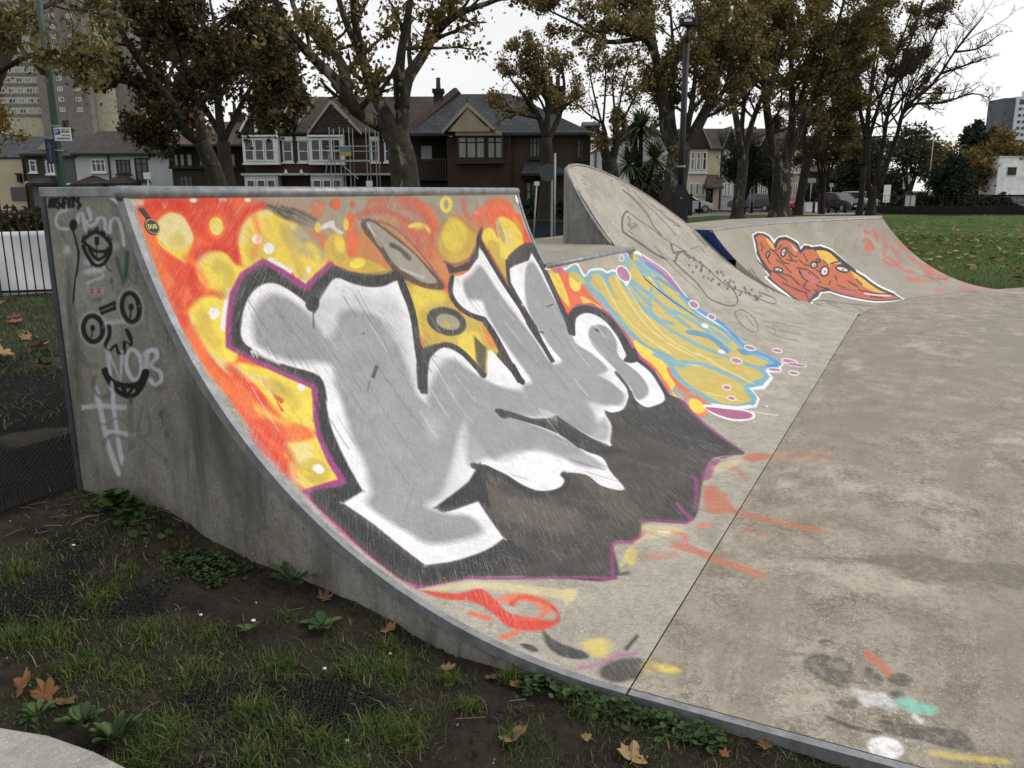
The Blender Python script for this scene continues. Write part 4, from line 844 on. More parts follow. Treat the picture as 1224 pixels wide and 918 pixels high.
('facered',20,0.5,1,[1439,830,1657,618,1789,309,1838,122,1485,232,1281,500,1250,765]),
('ochre2',8,1,1,[1264,2013,1324,1890,1238,1794,1222,1918]),
('ochre2',8,1,1,[2162,1715,2357,1676,2382,1455,2371,1352,2200,1370,2061,1333,2084,1534]),
('ochre2',10,0.9,1,[2389,1152,2369,897,2185,523,2068,264,2001,418,2067,688,2270,1014]),
('black',8,0.9,1,[2119,1696,2334,1661,2406,1500,2410,1147,2509,1198,2489,1548,2402,1717,2176,1754]),
('black',8,0.9,1,[1333,1816,1516,1933,1687,1937,1800,1810,1738,1653,1950,1749,2033,1730,2090,1787,1968,1802,1812,1707,1880,1847,1748,1988,1516,1979,1293,1842]),
('black',8,0.8,1,[768,1794,692,1715,632,1573,505,1388,586,1401,708,1588,762,1727,830,1797]),
('black',6,0.9,1,[1891,1185,1756,1120,1647,1097,1611,1124,1660,1190,1767,1269,1890,1332,1988,1356,2028,1331,1994,1267]),
('pinkw',6,1,1,[1869,1200,1780,1156,1708,1139,1684,1157,1716,1201,1789,1254,1873,1298,1940,1314,1966,1298,1940,1255]),
('black',4,0.8,1,[1844,1214,1822,1201,1802,1193,1791,1195,1793,1205,1808,1219,1830,1233,1850,1240,1861,1238,1859,1229]),
('black',6,0.9,1,[1834,1361,1750,1321,1676,1308,1642,1329,1661,1373,1722,1425,1802,1465,1872,1478,1907,1459,1894,1414]),
('pinkw',6,1,1,[1811,1375,1767,1354,1727,1348,1707,1360,1715,1384,1746,1412,1789,1432,1828,1438,1848,1427,1842,1403]),
('black',4,0.8,1,[1795,1381,1775,1368,1756,1362,1745,1363,1746,1372,1759,1386,1778,1398,1797,1405,1808,1404,1807,1395]),
('black',6,0.9,1,[2348,1163,2261,1127,2174,1131,2119,1171,2116,1232,2164,1289,2245,1322,2331,1320,2390,1283,2397,1223]),
('pinkw',6,1,1,[2328,1178,2282,1165,2228,1176,2185,1207,2169,1244,2186,1275,2230,1287,2285,1277,2329,1247,2346,1209]),
('black',4,0.8,1,[2272,1214,2251,1199,2232,1191,2222,1193,2224,1203,2238,1218,2258,1232,2277,1240,2287,1239,2285,1229]),
('black',6,0.9,1,[1451,1693,1358,1643,1279,1621,1247,1636,1275,1680,1347,1737,1435,1786,1508,1809,1541,1796,1520,1752]),
('pinkw',6,1,1,[1423,1705,1366,1673,1321,1656,1306,1663,1327,1689,1375,1726,1430,1758,1473,1774,1488,1768,1470,1742]),
('black',4,0.8,1,[1419,1705,1402,1694,1384,1687,1373,1689,1371,1697,1381,1709,1397,1720,1415,1726,1427,1725,1428,1717]),
('black',6,0.9,1,[1028,1697,952,1661,887,1647,860,1658,882,1691,941,1732,1015,1767,1076,1782,1103,1772,1086,1739]),
('pinkw',6,1,1,[1000,1709,961,1689,932,1680,923,1684,938,1699,970,1720,1008,1739,1036,1749,1045,1745,1031,1730]),
('black',4,0.8,1,[1006,1704,987,1693,968,1688,956,1689,955,1697,965,1708,983,1719,1002,1724,1015,1723,1016,1715]),
('black',6,0.9,1,[913,1364,830,1341,748,1344,698,1372,700,1412,750,1450,831,1472,912,1470,963,1445,964,1404]),
('pinkw',6,1,1,[888,1378,851,1371,807,1378,773,1397,762,1419,777,1436,814,1443,858,1436,893,1418,904,1396]),
('black',4,0.8,1,[851,1395,828,1385,806,1379,793,1381,795,1390,810,1401,833,1412,855,1417,867,1415,866,1407]),
('black',6,0.9,1,[2009,1451,1960,1425,1914,1418,1890,1431,1897,1460,1931,1493,1979,1518,2023,1526,2047,1513,2042,1485]),
('pinkw',6,1,1,[1985,1464,1968,1456,1952,1454,1943,1459,1944,1469,1955,1480,1971,1488,1987,1490,1997,1485,1996,1475]),
('black',4,0.8,1,[1987,1460,1969,1447,1951,1440,1940,1442,1940,1451,1951,1464,1969,1477,1987,1484,1997,1483,1998,1474]),
('black',6,0.85,1,[1129,1793,1186,1705,1133,1533,1226,1472,1269,1495,1179,1550,1229,1720,1169,1812]),
('black',6,0.85,1,[1302,1364,1474,1289,1458,1129,1360,999,1415,1014,1511,1148,1522,1313,1346,1389]),
('black',6,0.85,1,[1222,1274,1262,1189,1215,1052,1335,978,1391,1006,1273,1076,1315,1209,1273,1296]),
('black',6,0.85,1,[1288,1324,1105,1134,1175,1029,1233,1054,1161,1150,1333,1332]),
('black',6,0.85,0,[1555,1803,1404,1553,1444,1559,1592,1811]),
('black',6,0.85,0,[1798,1649,1701,1470,1742,1480,1836,1658]),
('black',6,0.85,1,[1290,815,1205,903,1203,967,1140,944,1141,877,1222,786]),
('black',6,0.85,0,[1899,1095,1759,961,1804,969,1941,1102]),
('black',6,0.85,1,[1480,721,1619,601,1547,538,1618,559,1694,635,1547,754]),
('black',6,0.85,1,[2144,1360,2401,1385,2437,1160,2483,1185,2437,1414,2170,1390]),
('black',6,0.85,0,[1967,913,1911,701,1978,730,2024,940]),
('black',6,0.85,1,[1818,545,1884,420,2046,285,2143,335,1969,463,1894,583]),
('black',6,0.85,1,[729,1351,889,1225,766,1028,826,1042,944,1244,780,1372]),
('black',6,0.85,0,[888,1698,775,1538,821,1545,931,1705]),
('black',6,0.85,0,[484,968,569,817,641,839,551,989]),
('black',6,0.85,1,[1152,1092,783,974,719,847,788,865,824,972,1150,1071]),
('black',6,0.85,0,[1286,1557,1472,1489,1510,1514,1324,1582]),
('black',6,0.85,0,[2215,941,2090,746,2150,769,2266,963]),
('black',6,0.85,0,[1657,1263,1684,1204,1733,1229,1704,1287]),
('black',6,0.85,0,[1663,1832,1704,1698,1743,1716,1700,1849]),
('black',6,0.8,1,[1029,1928,1000,1855,891,1789,914,1781,1033,1855,1067,1936]),
('black',6,0.8,1,[1172,1747,1343,1775,1500,1848,1491,1863,1346,1795,1186,1769]),
('black',6,0.8,1,[1039,1589,1079,1494,1030,1308,1079,1322,1124,1510,1082,1606]),
('black',6,0.8,1,[588,1422,659,1316,637,1166,693,1181,711,1332,637,1440]),
('black',6,0.8,1,[453,1148,480,1031,485,908,551,925,542,1048,511,1165]),
('black',6,0.8,1,[1568,1530,1557,1433,1640,1371,1681,1394,1598,1453,1608,1546]),
('black',6,0.8,0,[1437,1250,1298,1105,1343,1113,1479,1258]),
('black',6,0.8,0,[1649,998,1441,908,1441,889,1652,980]),
('black',6,0.8,0,[1586,848,1615,730,1679,759,1645,875]),
('black',6,0.8,0,[1811,642,1761,517,1835,548,1878,671]),
('black',6,0.8,0,[2062,1476,2051,1333,2093,1352,2101,1494]),
('black',6,0.8,0,[571,1649,481,1443,531,1452,617,1659]),
('black',6,0.8,1,[1543,1716,1525,1626,1597,1593,1630,1616,1563,1644,1581,1728]),
('black',6,0.8,0,[532,839,265,706,320,708,585,842]),
('black',6,0.8,0,[913,869,800,759,863,772,973,883]),
('black',6,0.8,0,[1606,345,1692,205,1794,249,1693,384]),
('pinkw',6,0.9,1,[1686,476,1763,359,1938,230,2066,294,1876,413,1788,525]),
('facepink',8,0.9,1,[1295,1278,1439,1146,1388,1006,1158,1051]),
('facepink',8,0.7,1,[1534,748,1675,595,1471,525,1369,696]),
('pinkw',6,0.8,1,[1700,1860,1744,1728,1678,1711]),
('marker',8,0.6,1,[210,641,563,551,716,322,842,65,928,89,785,342,620,569,263,657]),
('marker',8,0.6,1,[163,577,71,371,120,103,198,116,139,383,223,588]),
('marker',8,0.6,0,[429,512,308,294,377,307,491,526]),
('marker',8,0.6,0,[648,224,288,38,363,47,717,238]),
('marker',8,0.6,0,[503,617,546,408,611,425,559,633]),
('marker',10,0.6,1,[-89,1572,-252,1340,-364,1123,-281,1131,-177,1349,-23,1581]),
('marker',10,0.6,1,[22,1512,-190,1234,-249,1094,-166,1104,-114,1242,88,1522]),
('marker',10,0.6,0,[-112,1490,-131,1315,-58,1327,-43,1502]),
('marker',10,0.6,0,[151,1536,-130,1223,-58,1228,214,1545]),
('redtag',16,0.75,1,[3318,2006,3414,1960,3507,2042,3482,1854,3637,1957,3523,1800,3571,1790,3692,2004,3534,1911,3559,2092,3435,2020,3363,2062]),
('redtag',16,0.75,1,[3167,1784,3279,1825,3257,1639,3156,1638,3291,1724,3269,1762,3084,1600,3301,1624,3340,1875,3188,1844]),
('redtag',16,0.75,1,[3503,1630,3605,1652,3570,1451,3523,1290,3464,1361,3422,1468,3229,1327,3269,1195,3417,1180,3483,1257,3347,1268,3304,1356,3368,1397,3389,1295,3533,1244,3640,1484,3668,1706,3536,1695]),
('redtag',16,0.75,1,[3362,1135,3369,1009,3487,962,3572,1047,3460,1086,3449,1198]),
('redtag',16,0.75,1,[3784,1784,3796,1620,3875,1516,3898,1627,3837,1567,3937,1578,3859,1672,3845,1824]),
('redtag',16,0.75,1,[3759,1401,3800,1211,3804,1030,3850,1147,3923,1101,3703,927,3784,806,3742,866,3657,768,3884,871,3791,973,3998,1136,3883,1221,3890,1105,3878,1273,3830,1459]),
('redtag',16,0.75,1,[3786,752,3896,659,4104,822,4097,871,3988,766,3888,850]),
('redtag',16,0.75,1,[3469,827,3271,782,3195,793,3253,630,3380,726,3299,884,3156,684,3382,730]),
('redtag',16,0.75,0,[3474,1997,3429,1789,3491,1810,3534,2018]),
('redtag',16,0.75,0,[3569,1757,3304,1447,3345,1429,3612,1741]),
('redtag',18,0.6,1,[3320,1697,3255,1626,3180,1585,3126,1588,3115,1636,3148,1707,3211,1775,3280,1816,3333,1813,3349,1768]),
('redtag',20,0.6,1,[3953,996,3853,904,3748,850,3684,857,3686,922,3747,1015,3840,1100,3932,1149,3995,1144,4005,1087]),
('redtag',16,0.6,1,[3888,1567,3852,1550,3818,1560,3797,1594,3798,1637,3820,1674,3855,1691,3889,1681,3911,1648,3911,1605]),
('redtag',8,0.8,1,[3339,2153,3323,2130,3302,2117,3285,2118,3278,2132,3284,2155,3299,2177,3320,2190,3337,2190,3344,2175]),
('redtag',16,0.6,1,[4039,765,3982,716,3922,688,3884,693,3884,728,3918,778,3972,824,4028,850,4065,846,4071,814]),
('redtag',20,0.6,1,[3273,183,3173,128,3081,103,3040,121,3060,172,3125,232,3213,280,3294,301,3342,289,3336,245]),
('redtag',24,0.4,1,[3427,779,3556,599,3307,596]),
('redtag',32,0.35,1,[3836,346,4215,337,4343,28,3852,-48,3523,26]),
('marker',8,0.5,1,[3613,849,3689,728,3859,666,3891,697,3720,757,3642,874]),
('marker',8,0.5,0,[3620,738,3673,562,3712,593,3652,765]),
('marker',8,0.5,0,[4116,388,4295,417,4333,458,4156,429]),
('white',6,0.95,1,[-118,1972,-138,1951,-175,1935,-213,1931,-238,1940,-240,1958,-219,1979,-183,1994,-145,1998,-120,1990]),
 ],
 'side': [
('grimed',71.5,0.5,1,[1706,855,1614,745,1511,638,1390,518,1414,271,1532,349,1627,450,1701,556,1749,690]),
('grimed',52,0.35,1,[1860,694,1780,629,1727,519,1782,444,1841,503]),
('grimed',52,0.35,1,[1901,1324,1840,1150,1773,998,1800,965,1871,1086,1919,1209]),
('grimel',58.5,0.35,1,[2266,830,2123,809,2061,594,2043,405,2246,374,2286,584]),
('white',9.1,0.7,0,[2379,1465,2191,1464,2011,1462,1974,1434,1944,1371,1910,1285,1871,1201,1851,1178,1836,1186,1854,1207,1893,1289,1926,1376,1958,1440,2005,1474,2188,1476,2376,1478]),
('white',10.4,0.6,1,[2015,1460,1974,1446,1953,1409,1928,1417,1953,1459,2001,1476]),
('white',10.4,0.6,1,[1755,951,1691,861,1599,751,1514,626,1499,634,1583,760,1676,869,1738,958]),
('spray',9.1,0.75,1,[2263,1422,2306,1413,2341,1387,2343,1358,2319,1341,2271,1339,2267,1350,2310,1351,2326,1363,2325,1384,2297,1404,2260,1411]),
('spray',9.1,0.8,1,[2202,1366,2191,1396,2186,1401,2179,1341,2160,1344,2168,1406,2207,1402,2221,1367]),
('spray',9.1,0.8,1,[2152,1422,2141,1384,2166,1377,2151,1352,2103,1363,2084,1386,2102,1390,2115,1372,2144,1365,2148,1373,2121,1383,2132,1426]),
('spray',9.1,0.75,1,[2095,1382,2066,1381,2067,1341,2028,1333,2016,1374,1992,1382,1978,1344,1975,1288,1957,1291,1960,1347,1980,1392,2031,1380,2043,1340,2049,1347,2049,1388,2090,1394]),
('spray',18.2,0.6,1,[2273,1263,2281,1253,2293,1248,2304,1249,2310,1256,2309,1266,2301,1276,2289,1281,2278,1280,2272,1273]),
('spray',15.6,0.55,1,[2201,1212,2152,1209,2099,1202,2118,1200,2193,1189,2192,1170,2111,1182,2075,1215,2143,1228,2194,1231]),
('spray',20.8,0.45,1,[1988,1285,1994,1278,2008,1273,2025,1272,2038,1276,2042,1283,2035,1291,2021,1296,2004,1296,1992,1292]),
('tealw',20.8,0.5,1,[2216,1258,2183,1263,2181,1243,2207,1234]),
('tealw',18.2,0.45,1,[2138,1241,2145,1232,2162,1226,2181,1226,2196,1231,2201,1239,2193,1248,2177,1253,2157,1254,2142,1249]),
('spray',10.4,0.6,1,[2203,1176,2133,1187,2105,1173,2177,1153,2205,1139,2195,1129,2170,1141,2090,1167,2126,1200,2204,1188]),
('green',9.1,0.85,0,[1961,1269,1963,1238,1979,1192,1976,1175,1957,1179,1961,1192,1945,1237,1942,1270]),
('green',11.7,0.7,0,[2017,1243,2011,1206,2005,1174,1988,1177,1995,1209,2001,1245]),
('green',9.1,0.9,0,[1961,1266,1976,1208,1996,1156,1973,1155,1953,1207,1939,1266]),
('green',11.7,0.7,0,[2024,1243,2010,1188,1995,1141,1978,1146,1994,1192,2008,1246]),
('green',11.7,0.55,1,[1975,1188,1926,1141,1900,1208,1879,1239,1893,1242,1915,1210,1931,1151,1960,1195]),
('green',6.5,0.7,1,[2042,1153,2046,1145,2054,1140,2062,1140,2069,1144,2070,1151,2066,1159,2058,1164,2050,1165,2044,1160]),
('green',7.8,0.7,0,[2175,1068,2125,1075,2125,1086,2175,1079]),
('green',3.9,0.6,0,[2063,1147,2051,1116,2045,1118,2057,1149]),
('ink',3.9,1,1,[2212,1361,2219,1349,2233,1340,2247,1340,2258,1348,2260,1360,2253,1373,2240,1381,2225,1381,2215,1374]),
('ink',2.6,1,1,[2251,1348,2240,1315,2238,1282,2227,1262,2235,1228,2249,1190,2259,1165,2250,1165,2239,1190,2226,1228,2217,1263,2228,1284,2230,1317,2241,1350]),
('ink',2.6,1,1,[2254,1356,2241,1317,2231,1270,2246,1205,2268,1155,2298,1063,2288,1063,2258,1155,2237,1205,2222,1270,2232,1318,2245,1358]),
('drip',5.2,0.6,1,[2297,1063,2330,994,2317,926,2291,859,2258,829,2250,833,2282,863,2308,928,2320,995,2289,1063]),
('ink',2.6,1,1,[2203,1295,2169,1275,2131,1258,2076,1258,2038,1275,2027,1294,2046,1297,2052,1283,2079,1271,2123,1271,2154,1286,2188,1306]),
('ink',2.6,1,1,[2190,1295,2150,1317,2110,1328,2075,1314,2045,1289,2029,1299,2061,1325,2106,1342,2158,1328,2201,1305]),
('ink',2.6,1,1,[2206,1281,2189,1247,2156,1209,2118,1203,2078,1216,2040,1253,2028,1287,2047,1288,2058,1257,2091,1225,2118,1216,2140,1220,2170,1255,2185,1287]),
('ink',2.6,1,1,[2172,1273,2157,1248,2123,1225,2075,1241,2051,1264,2067,1270,2086,1250,2117,1239,2139,1256,2153,1280]),
('eyew',3.9,0.35,1,[2171,1297,2117,1321,2070,1307,2055,1291,2088,1274,2137,1277]),
('ink',2.6,1,0,[2124,1318,2127,1285,2101,1287,2098,1319]),
('ink',2.6,1,0,[2119,1286,2128,1240,2122,1240,2113,1286]),
('ink',2.6,1,0,[2178,1306,2185,1326,2191,1325,2199,1304]),
('ink',2.6,1,0,[2159,1321,2176,1325,2181,1322,2176,1311]),
('ink',2.6,1,0,[2144,1323,2150,1343,2157,1342,2164,1321]),
('ink',2.6,1,0,[2124,1333,2137,1347,2143,1346,2144,1328]),
('ink',2.6,1,0,[2095,1335,2096,1359,2102,1359,2115,1335]),
('ink',2.6,1,0,[2075,1329,2070,1347,2075,1348,2093,1333]),
('ink',2.6,1,0,[2058,1324,2062,1340,2068,1340,2077,1323]),
('ink',2.6,1,0,[2044,1310,2036,1323,2040,1325,2058,1318]),
('ink',2.6,1,0,[2033,1300,2025,1315,2029,1317,2049,1307]),
('ink',2.6,1,0,[2118,1330,2109,1350,2114,1352,2136,1335]),
('ink',2.6,1,0,[2089,1325,2065,1334,2066,1338,2092,1338]),
('ink',2.6,0.9,1,[2083,1215,2073,1199,2051,1187,2045,1191,2067,1202,2076,1218]),
('ink',2.6,0.9,0,[2163,1218,2165,1204,2158,1204,2155,1219]),
('ink',2.6,1,0,[2353,1422,2339,1459,2362,1461,2376,1423]),
('ink',2.6,1,0,[2362,1458,2358,1442,2336,1445,2339,1462]),
('ink',2.6,1,0,[2336,1442,2325,1460,2346,1464,2358,1446]),
('ink',2.6,1,0,[2348,1462,2356,1423,2333,1423,2326,1462]),
('ink',2.6,1,0,[2337,1462,2344,1423,2321,1423,2314,1462]),
('ink',2.6,1,0,[2295,1469,2310,1468,2310,1454,2295,1455]),
('ink',2.6,1,0,[2321,1462,2327,1446,2304,1445,2299,1460]),
('ink',2.6,1,0,[2320,1439,2302,1435,2292,1448,2311,1452]),
('ink',2.6,1,0,[2308,1443,2315,1426,2293,1424,2286,1440]),
('ink',2.6,1,0,[2304,1432,2322,1431,2322,1417,2304,1418]),
('ink',2.6,1,0,[2289,1462,2294,1421,2271,1421,2266,1462]),
('ink',2.6,1,0,[2278,1454,2253,1455,2252,1469,2277,1468]),
('ink',2.6,1,0,[2280,1436,2260,1437,2259,1451,2279,1451]),
('ink',2.6,1,0,[2254,1462,2259,1423,2237,1424,2232,1463]),
('ink',2.6,1,0,[2235,1453,2205,1455,2204,1469,2234,1467]),
('ink',2.6,1,0,[2230,1461,2236,1424,2214,1424,2209,1462]),
('ink',2.6,1,0,[2179,1468,2195,1468,2197,1454,2181,1454]),
('ink',2.6,1,0,[2207,1462,2211,1446,2189,1446,2185,1461]),
('ink',2.6,1,0,[2204,1439,2187,1436,2179,1450,2196,1453]),
('ink',2.6,1,0,[2194,1444,2198,1426,2177,1426,2172,1443]),
('ink',2.6,1,0,[2187,1433,2205,1432,2205,1417,2188,1419]),
('ink',2.6,1,1,[2152,968,2157,945,2171,929,2189,920,2207,918,2225,926,2236,942,2237,963,2227,982,2210,996,2191,1001,2173,997,2158,985,2152,964,2122,973,2130,997,2153,1016,2187,1022,2224,1012,2252,990,2267,961,2266,933,2250,910,2221,897,2183,900,2150,917,2128,943,2121,969]),
('ink',2.6,1,1,[1931,1064,1935,1039,1947,1021,1960,1012,1973,1012,1988,1022,1998,1040,2000,1064,1991,1086,1977,1099,1964,1103,1950,1099,1937,1084,1931,1061,1902,1068,1910,1094,1929,1114,1960,1123,1993,1113,2017,1091,2028,1062,2027,1033,2013,1008,1988,993,1954,994,1924,1011,1907,1037,1902,1065]),
('ink',2.6,1,1,[2182,963,2186,955,2194,950,2203,949,2210,954,2211,961,2207,969,2199,975,2190,976,2183,971]),
('ink',2.6,1,1,[1948,1060,1952,1051,1961,1045,1970,1045,1977,1050,1978,1058,1974,1067,1966,1072,1956,1073,1950,1068]),
('ink',2.6,1,0,[2205,952,2215,922,2206,922,2196,952]),
('ink',2.6,1,0,[1970,1049,1980,1013,1970,1013,1960,1049]),
('ink',2.6,1,0,[2144,1032,2041,1066,2047,1079,2150,1045]),
('ink',2.6,1,0,[2138,1016,2044,1046,2050,1059,2144,1029]),
('ink',2.6,1,0,[2055,1076,2067,1040,2054,1039,2043,1076]),
('ink',2.6,1,1,[2112,979,2114,943,2144,898,2112,872,2077,895,2072,868,2019,875,2014,916,1984,904,1973,938,1992,974,2013,966,1996,932,1992,917,2030,925,2038,882,2056,882,2069,911,2110,888,2120,900,2091,942,2088,981]),
('spray',13,0.55,0,[2129,978,2009,994,2009,1011,2129,994]),
('spray',15.6,0.45,1,[2125,971,2133,941,2154,917,2185,902,2217,899,2245,910,2262,933,2263,963,2247,991,2220,1011,2188,1019,2157,1015,2134,997,2125,970,2111,974,2121,1003,2148,1023,2186,1029,2227,1019,2260,994,2278,962,2277,929,2257,902,2223,889,2182,892,2144,911,2119,940,2111,972]),
('spray',15.6,0.45,1,[1907,1067,1913,1036,1931,1011,1956,997,1983,996,2007,1009,2021,1033,2023,1064,2010,1092,1988,1112,1962,1119,1936,1113,1916,1094,1907,1065,1894,1069,1903,1099,1926,1121,1960,1129,1995,1119,2023,1095,2037,1063,2035,1030,2019,1002,1989,987,1953,988,1921,1006,1900,1035,1894,1067]),
('spray',10.4,0.7,0,[2117,776,2124,860,2068,760,2028,888,2049,887,2071,775,2114,876,2140,773]),
('spray',10.4,0.75,1,[1952,841,1955,814,1966,794,1978,785,1989,784,2002,795,2012,816,2013,842,2006,866,1993,881,1983,885,1970,880,1958,864,1952,839,1929,845,1935,873,1951,893,1978,902,2008,892,2028,869,2037,840,2036,809,2024,784,2003,768,1972,770,1946,788,1932,814,1929,843]),
('spray',10.4,0.75,1,[1909,787,1889,885,1859,895,1862,876,1901,836,1852,813,1852,788,1876,774,1894,791,1912,777,1880,758,1832,784,1833,824,1879,841,1841,873,1847,910,1910,888,1932,786]),
('spray',15.6,0.6,1,[2135,883,2141,773,2136,696,2111,701,2116,777,2110,886]),
('spray',10.4,0.7,1,[1911,871,1909,876,1907,880,1903,883,1898,886,1892,889,1886,891,1879,891,1873,891,1868,889,1864,887,1861,884,1859,880,1859,875,1839,879,1839,886,1842,893,1847,898,1855,903,1864,905,1875,906,1886,905,1897,903,1907,898,1917,892,1924,886,1930,878,1932,871]),
('ink',2.6,1,1,[2174,796,2156,760,2105,737,2039,734,1957,753,1908,811,1935,819,1973,770,2036,757,2088,759,2128,778,2142,808]),
('ink',2.6,1,1,[2170,783,2135,730,2075,699,2020,694,1960,727,1914,784,1900,819,1926,820,1938,788,1979,737,2022,713,2059,718,2111,744,2144,795]),
('ink',2.6,1,0,[2118,742,2098,715,2080,723,2100,751]),
('ink',2.6,1,0,[2076,744,2064,707,2045,713,2057,750]),
('ink',2.6,1,0,[2034,709,2046,747,2065,741,2053,702]),
('ink',2.6,1,0,[2030,703,1982,752,1997,758,2045,709]),
('ink',2.6,1,0,[1999,751,1989,726,1970,732,1980,758]),
('ink',2.6,1,0,[1967,728,1941,770,1958,773,1984,731]),
('ink',2.6,1,0,[2027,705,2029,674,2016,677,2014,707]),
('ink',2.6,1,1,[2134,800,2138,793,2146,789,2155,788,2162,791,2164,797,2160,803,2152,808,2143,809,2136,805]),
('spray',10.4,0.7,0,[2324,613,2214,635,2055,645,2049,666,2210,656,2324,634]),
('spray',10.4,0.7,0,[2196,527,2122,532,2026,532,2018,553,2114,554,2190,549]),
('spray',11.7,0.7,1,[2234,711,2221,607,2204,485,2161,365,2131,377,2174,495,2190,615,2204,718]),
('spray',9.1,0.75,1,[2135,739,2139,601,2131,425,2105,432,2114,606,2110,743]),
('spray',13,0.5,1,[2201,682,2207,665,2218,655,2229,654,2236,662,2236,678,2230,694,2220,704,2209,706,2202,697]),
('spray',7.8,0.7,1,[2100,440,2104,432,2111,427,2119,426,2125,429,2126,436,2122,444,2115,450,2107,451,2101,447]),
('mauve',7.8,0.55,1,[2040,690,2010,694,2025,564,2022,504,2056,477,2072,488,2051,587]),
('mauve',6.5,0.6,0,[2000,557,1939,700,1938,567,1963,552,2016,544,1854,454,1841,465,2002,554,1962,540,1921,569,1937,712,2016,558]),
('mauve',6.5,0.5,1,[2298,616,2265,574,2188,565,2109,601,2056,574,2048,581,2107,610,2188,574,2257,582,2286,621]),
('mauve',6.5,0.6,1,[2192,492,2200,480,2211,472,2220,472,2224,480,2222,492,2214,504,2204,511,2195,511,2190,504]),
('mauve',6.5,0.6,1,[1844,470,1841,462,1846,453,1855,448,1865,448,1873,454,1875,463,1871,471,1862,476,1851,476]),
('mauve',7.8,0.5,1,[2195,501,2146,524,2076,516,2068,530,2144,538,2202,512]),
('drip',10.4,0.5,1,[2228,767,2247,728,2227,681,2153,679,2128,712,2150,716,2158,695,2208,696,2222,732,2204,765]),
('drip',5.2,0.7,1,[1848,650,1856,641,1866,635,1874,637,1876,644,1873,654,1865,664,1855,669,1847,667,1845,660]),
('drip',3.9,0.8,0,[1860,644,1863,602,1856,603,1852,645]),
('drip',7.8,0.6,1,[1822,583,1820,574,1824,565,1833,560,1844,561,1852,568,1855,577,1851,586,1842,591,1831,590]),
('drip',15.6,0.4,1,[2336,870,2281,804,2200,801,2192,822,2259,821,2307,884]),
('drip',5.2,0.6,1,[2264,357,2268,344,2273,335,2278,334,2281,342,2280,355,2276,368,2270,377,2266,378,2263,370]),
('drip',13,0.5,1,[1857,1168,1853,1151,1856,1138,1864,1136,1874,1144,1883,1161,1887,1178,1884,1190,1877,1193,1866,1184]),
('stick',2.6,0.6,0,[2204,1125,2104,1130,2104,1098,2206,1091]),
('redink',2.6,0.8,0,[2187,1117,2167,1097,2162,1100,2182,1120]),
('redink',2.6,0.8,0,[2163,1119,2191,1099,2187,1096,2159,1117]),
('redink',2.6,0.8,0,[2150,1123,2124,1100,2119,1102,2145,1125]),
('redink',2.6,0.8,0,[2120,1124,2150,1102,2146,1099,2116,1122]),
('redink',2.6,0.8,0,[2174,1125,2180,1096,2174,1096,2169,1126]),
('redink',2.6,0.8,0,[2134,1127,2139,1099,2133,1100,2129,1127]),
('redink',2.6,0.8,0,[2152,1147,2146,1141,2141,1144,2147,1149]),
 ],
}

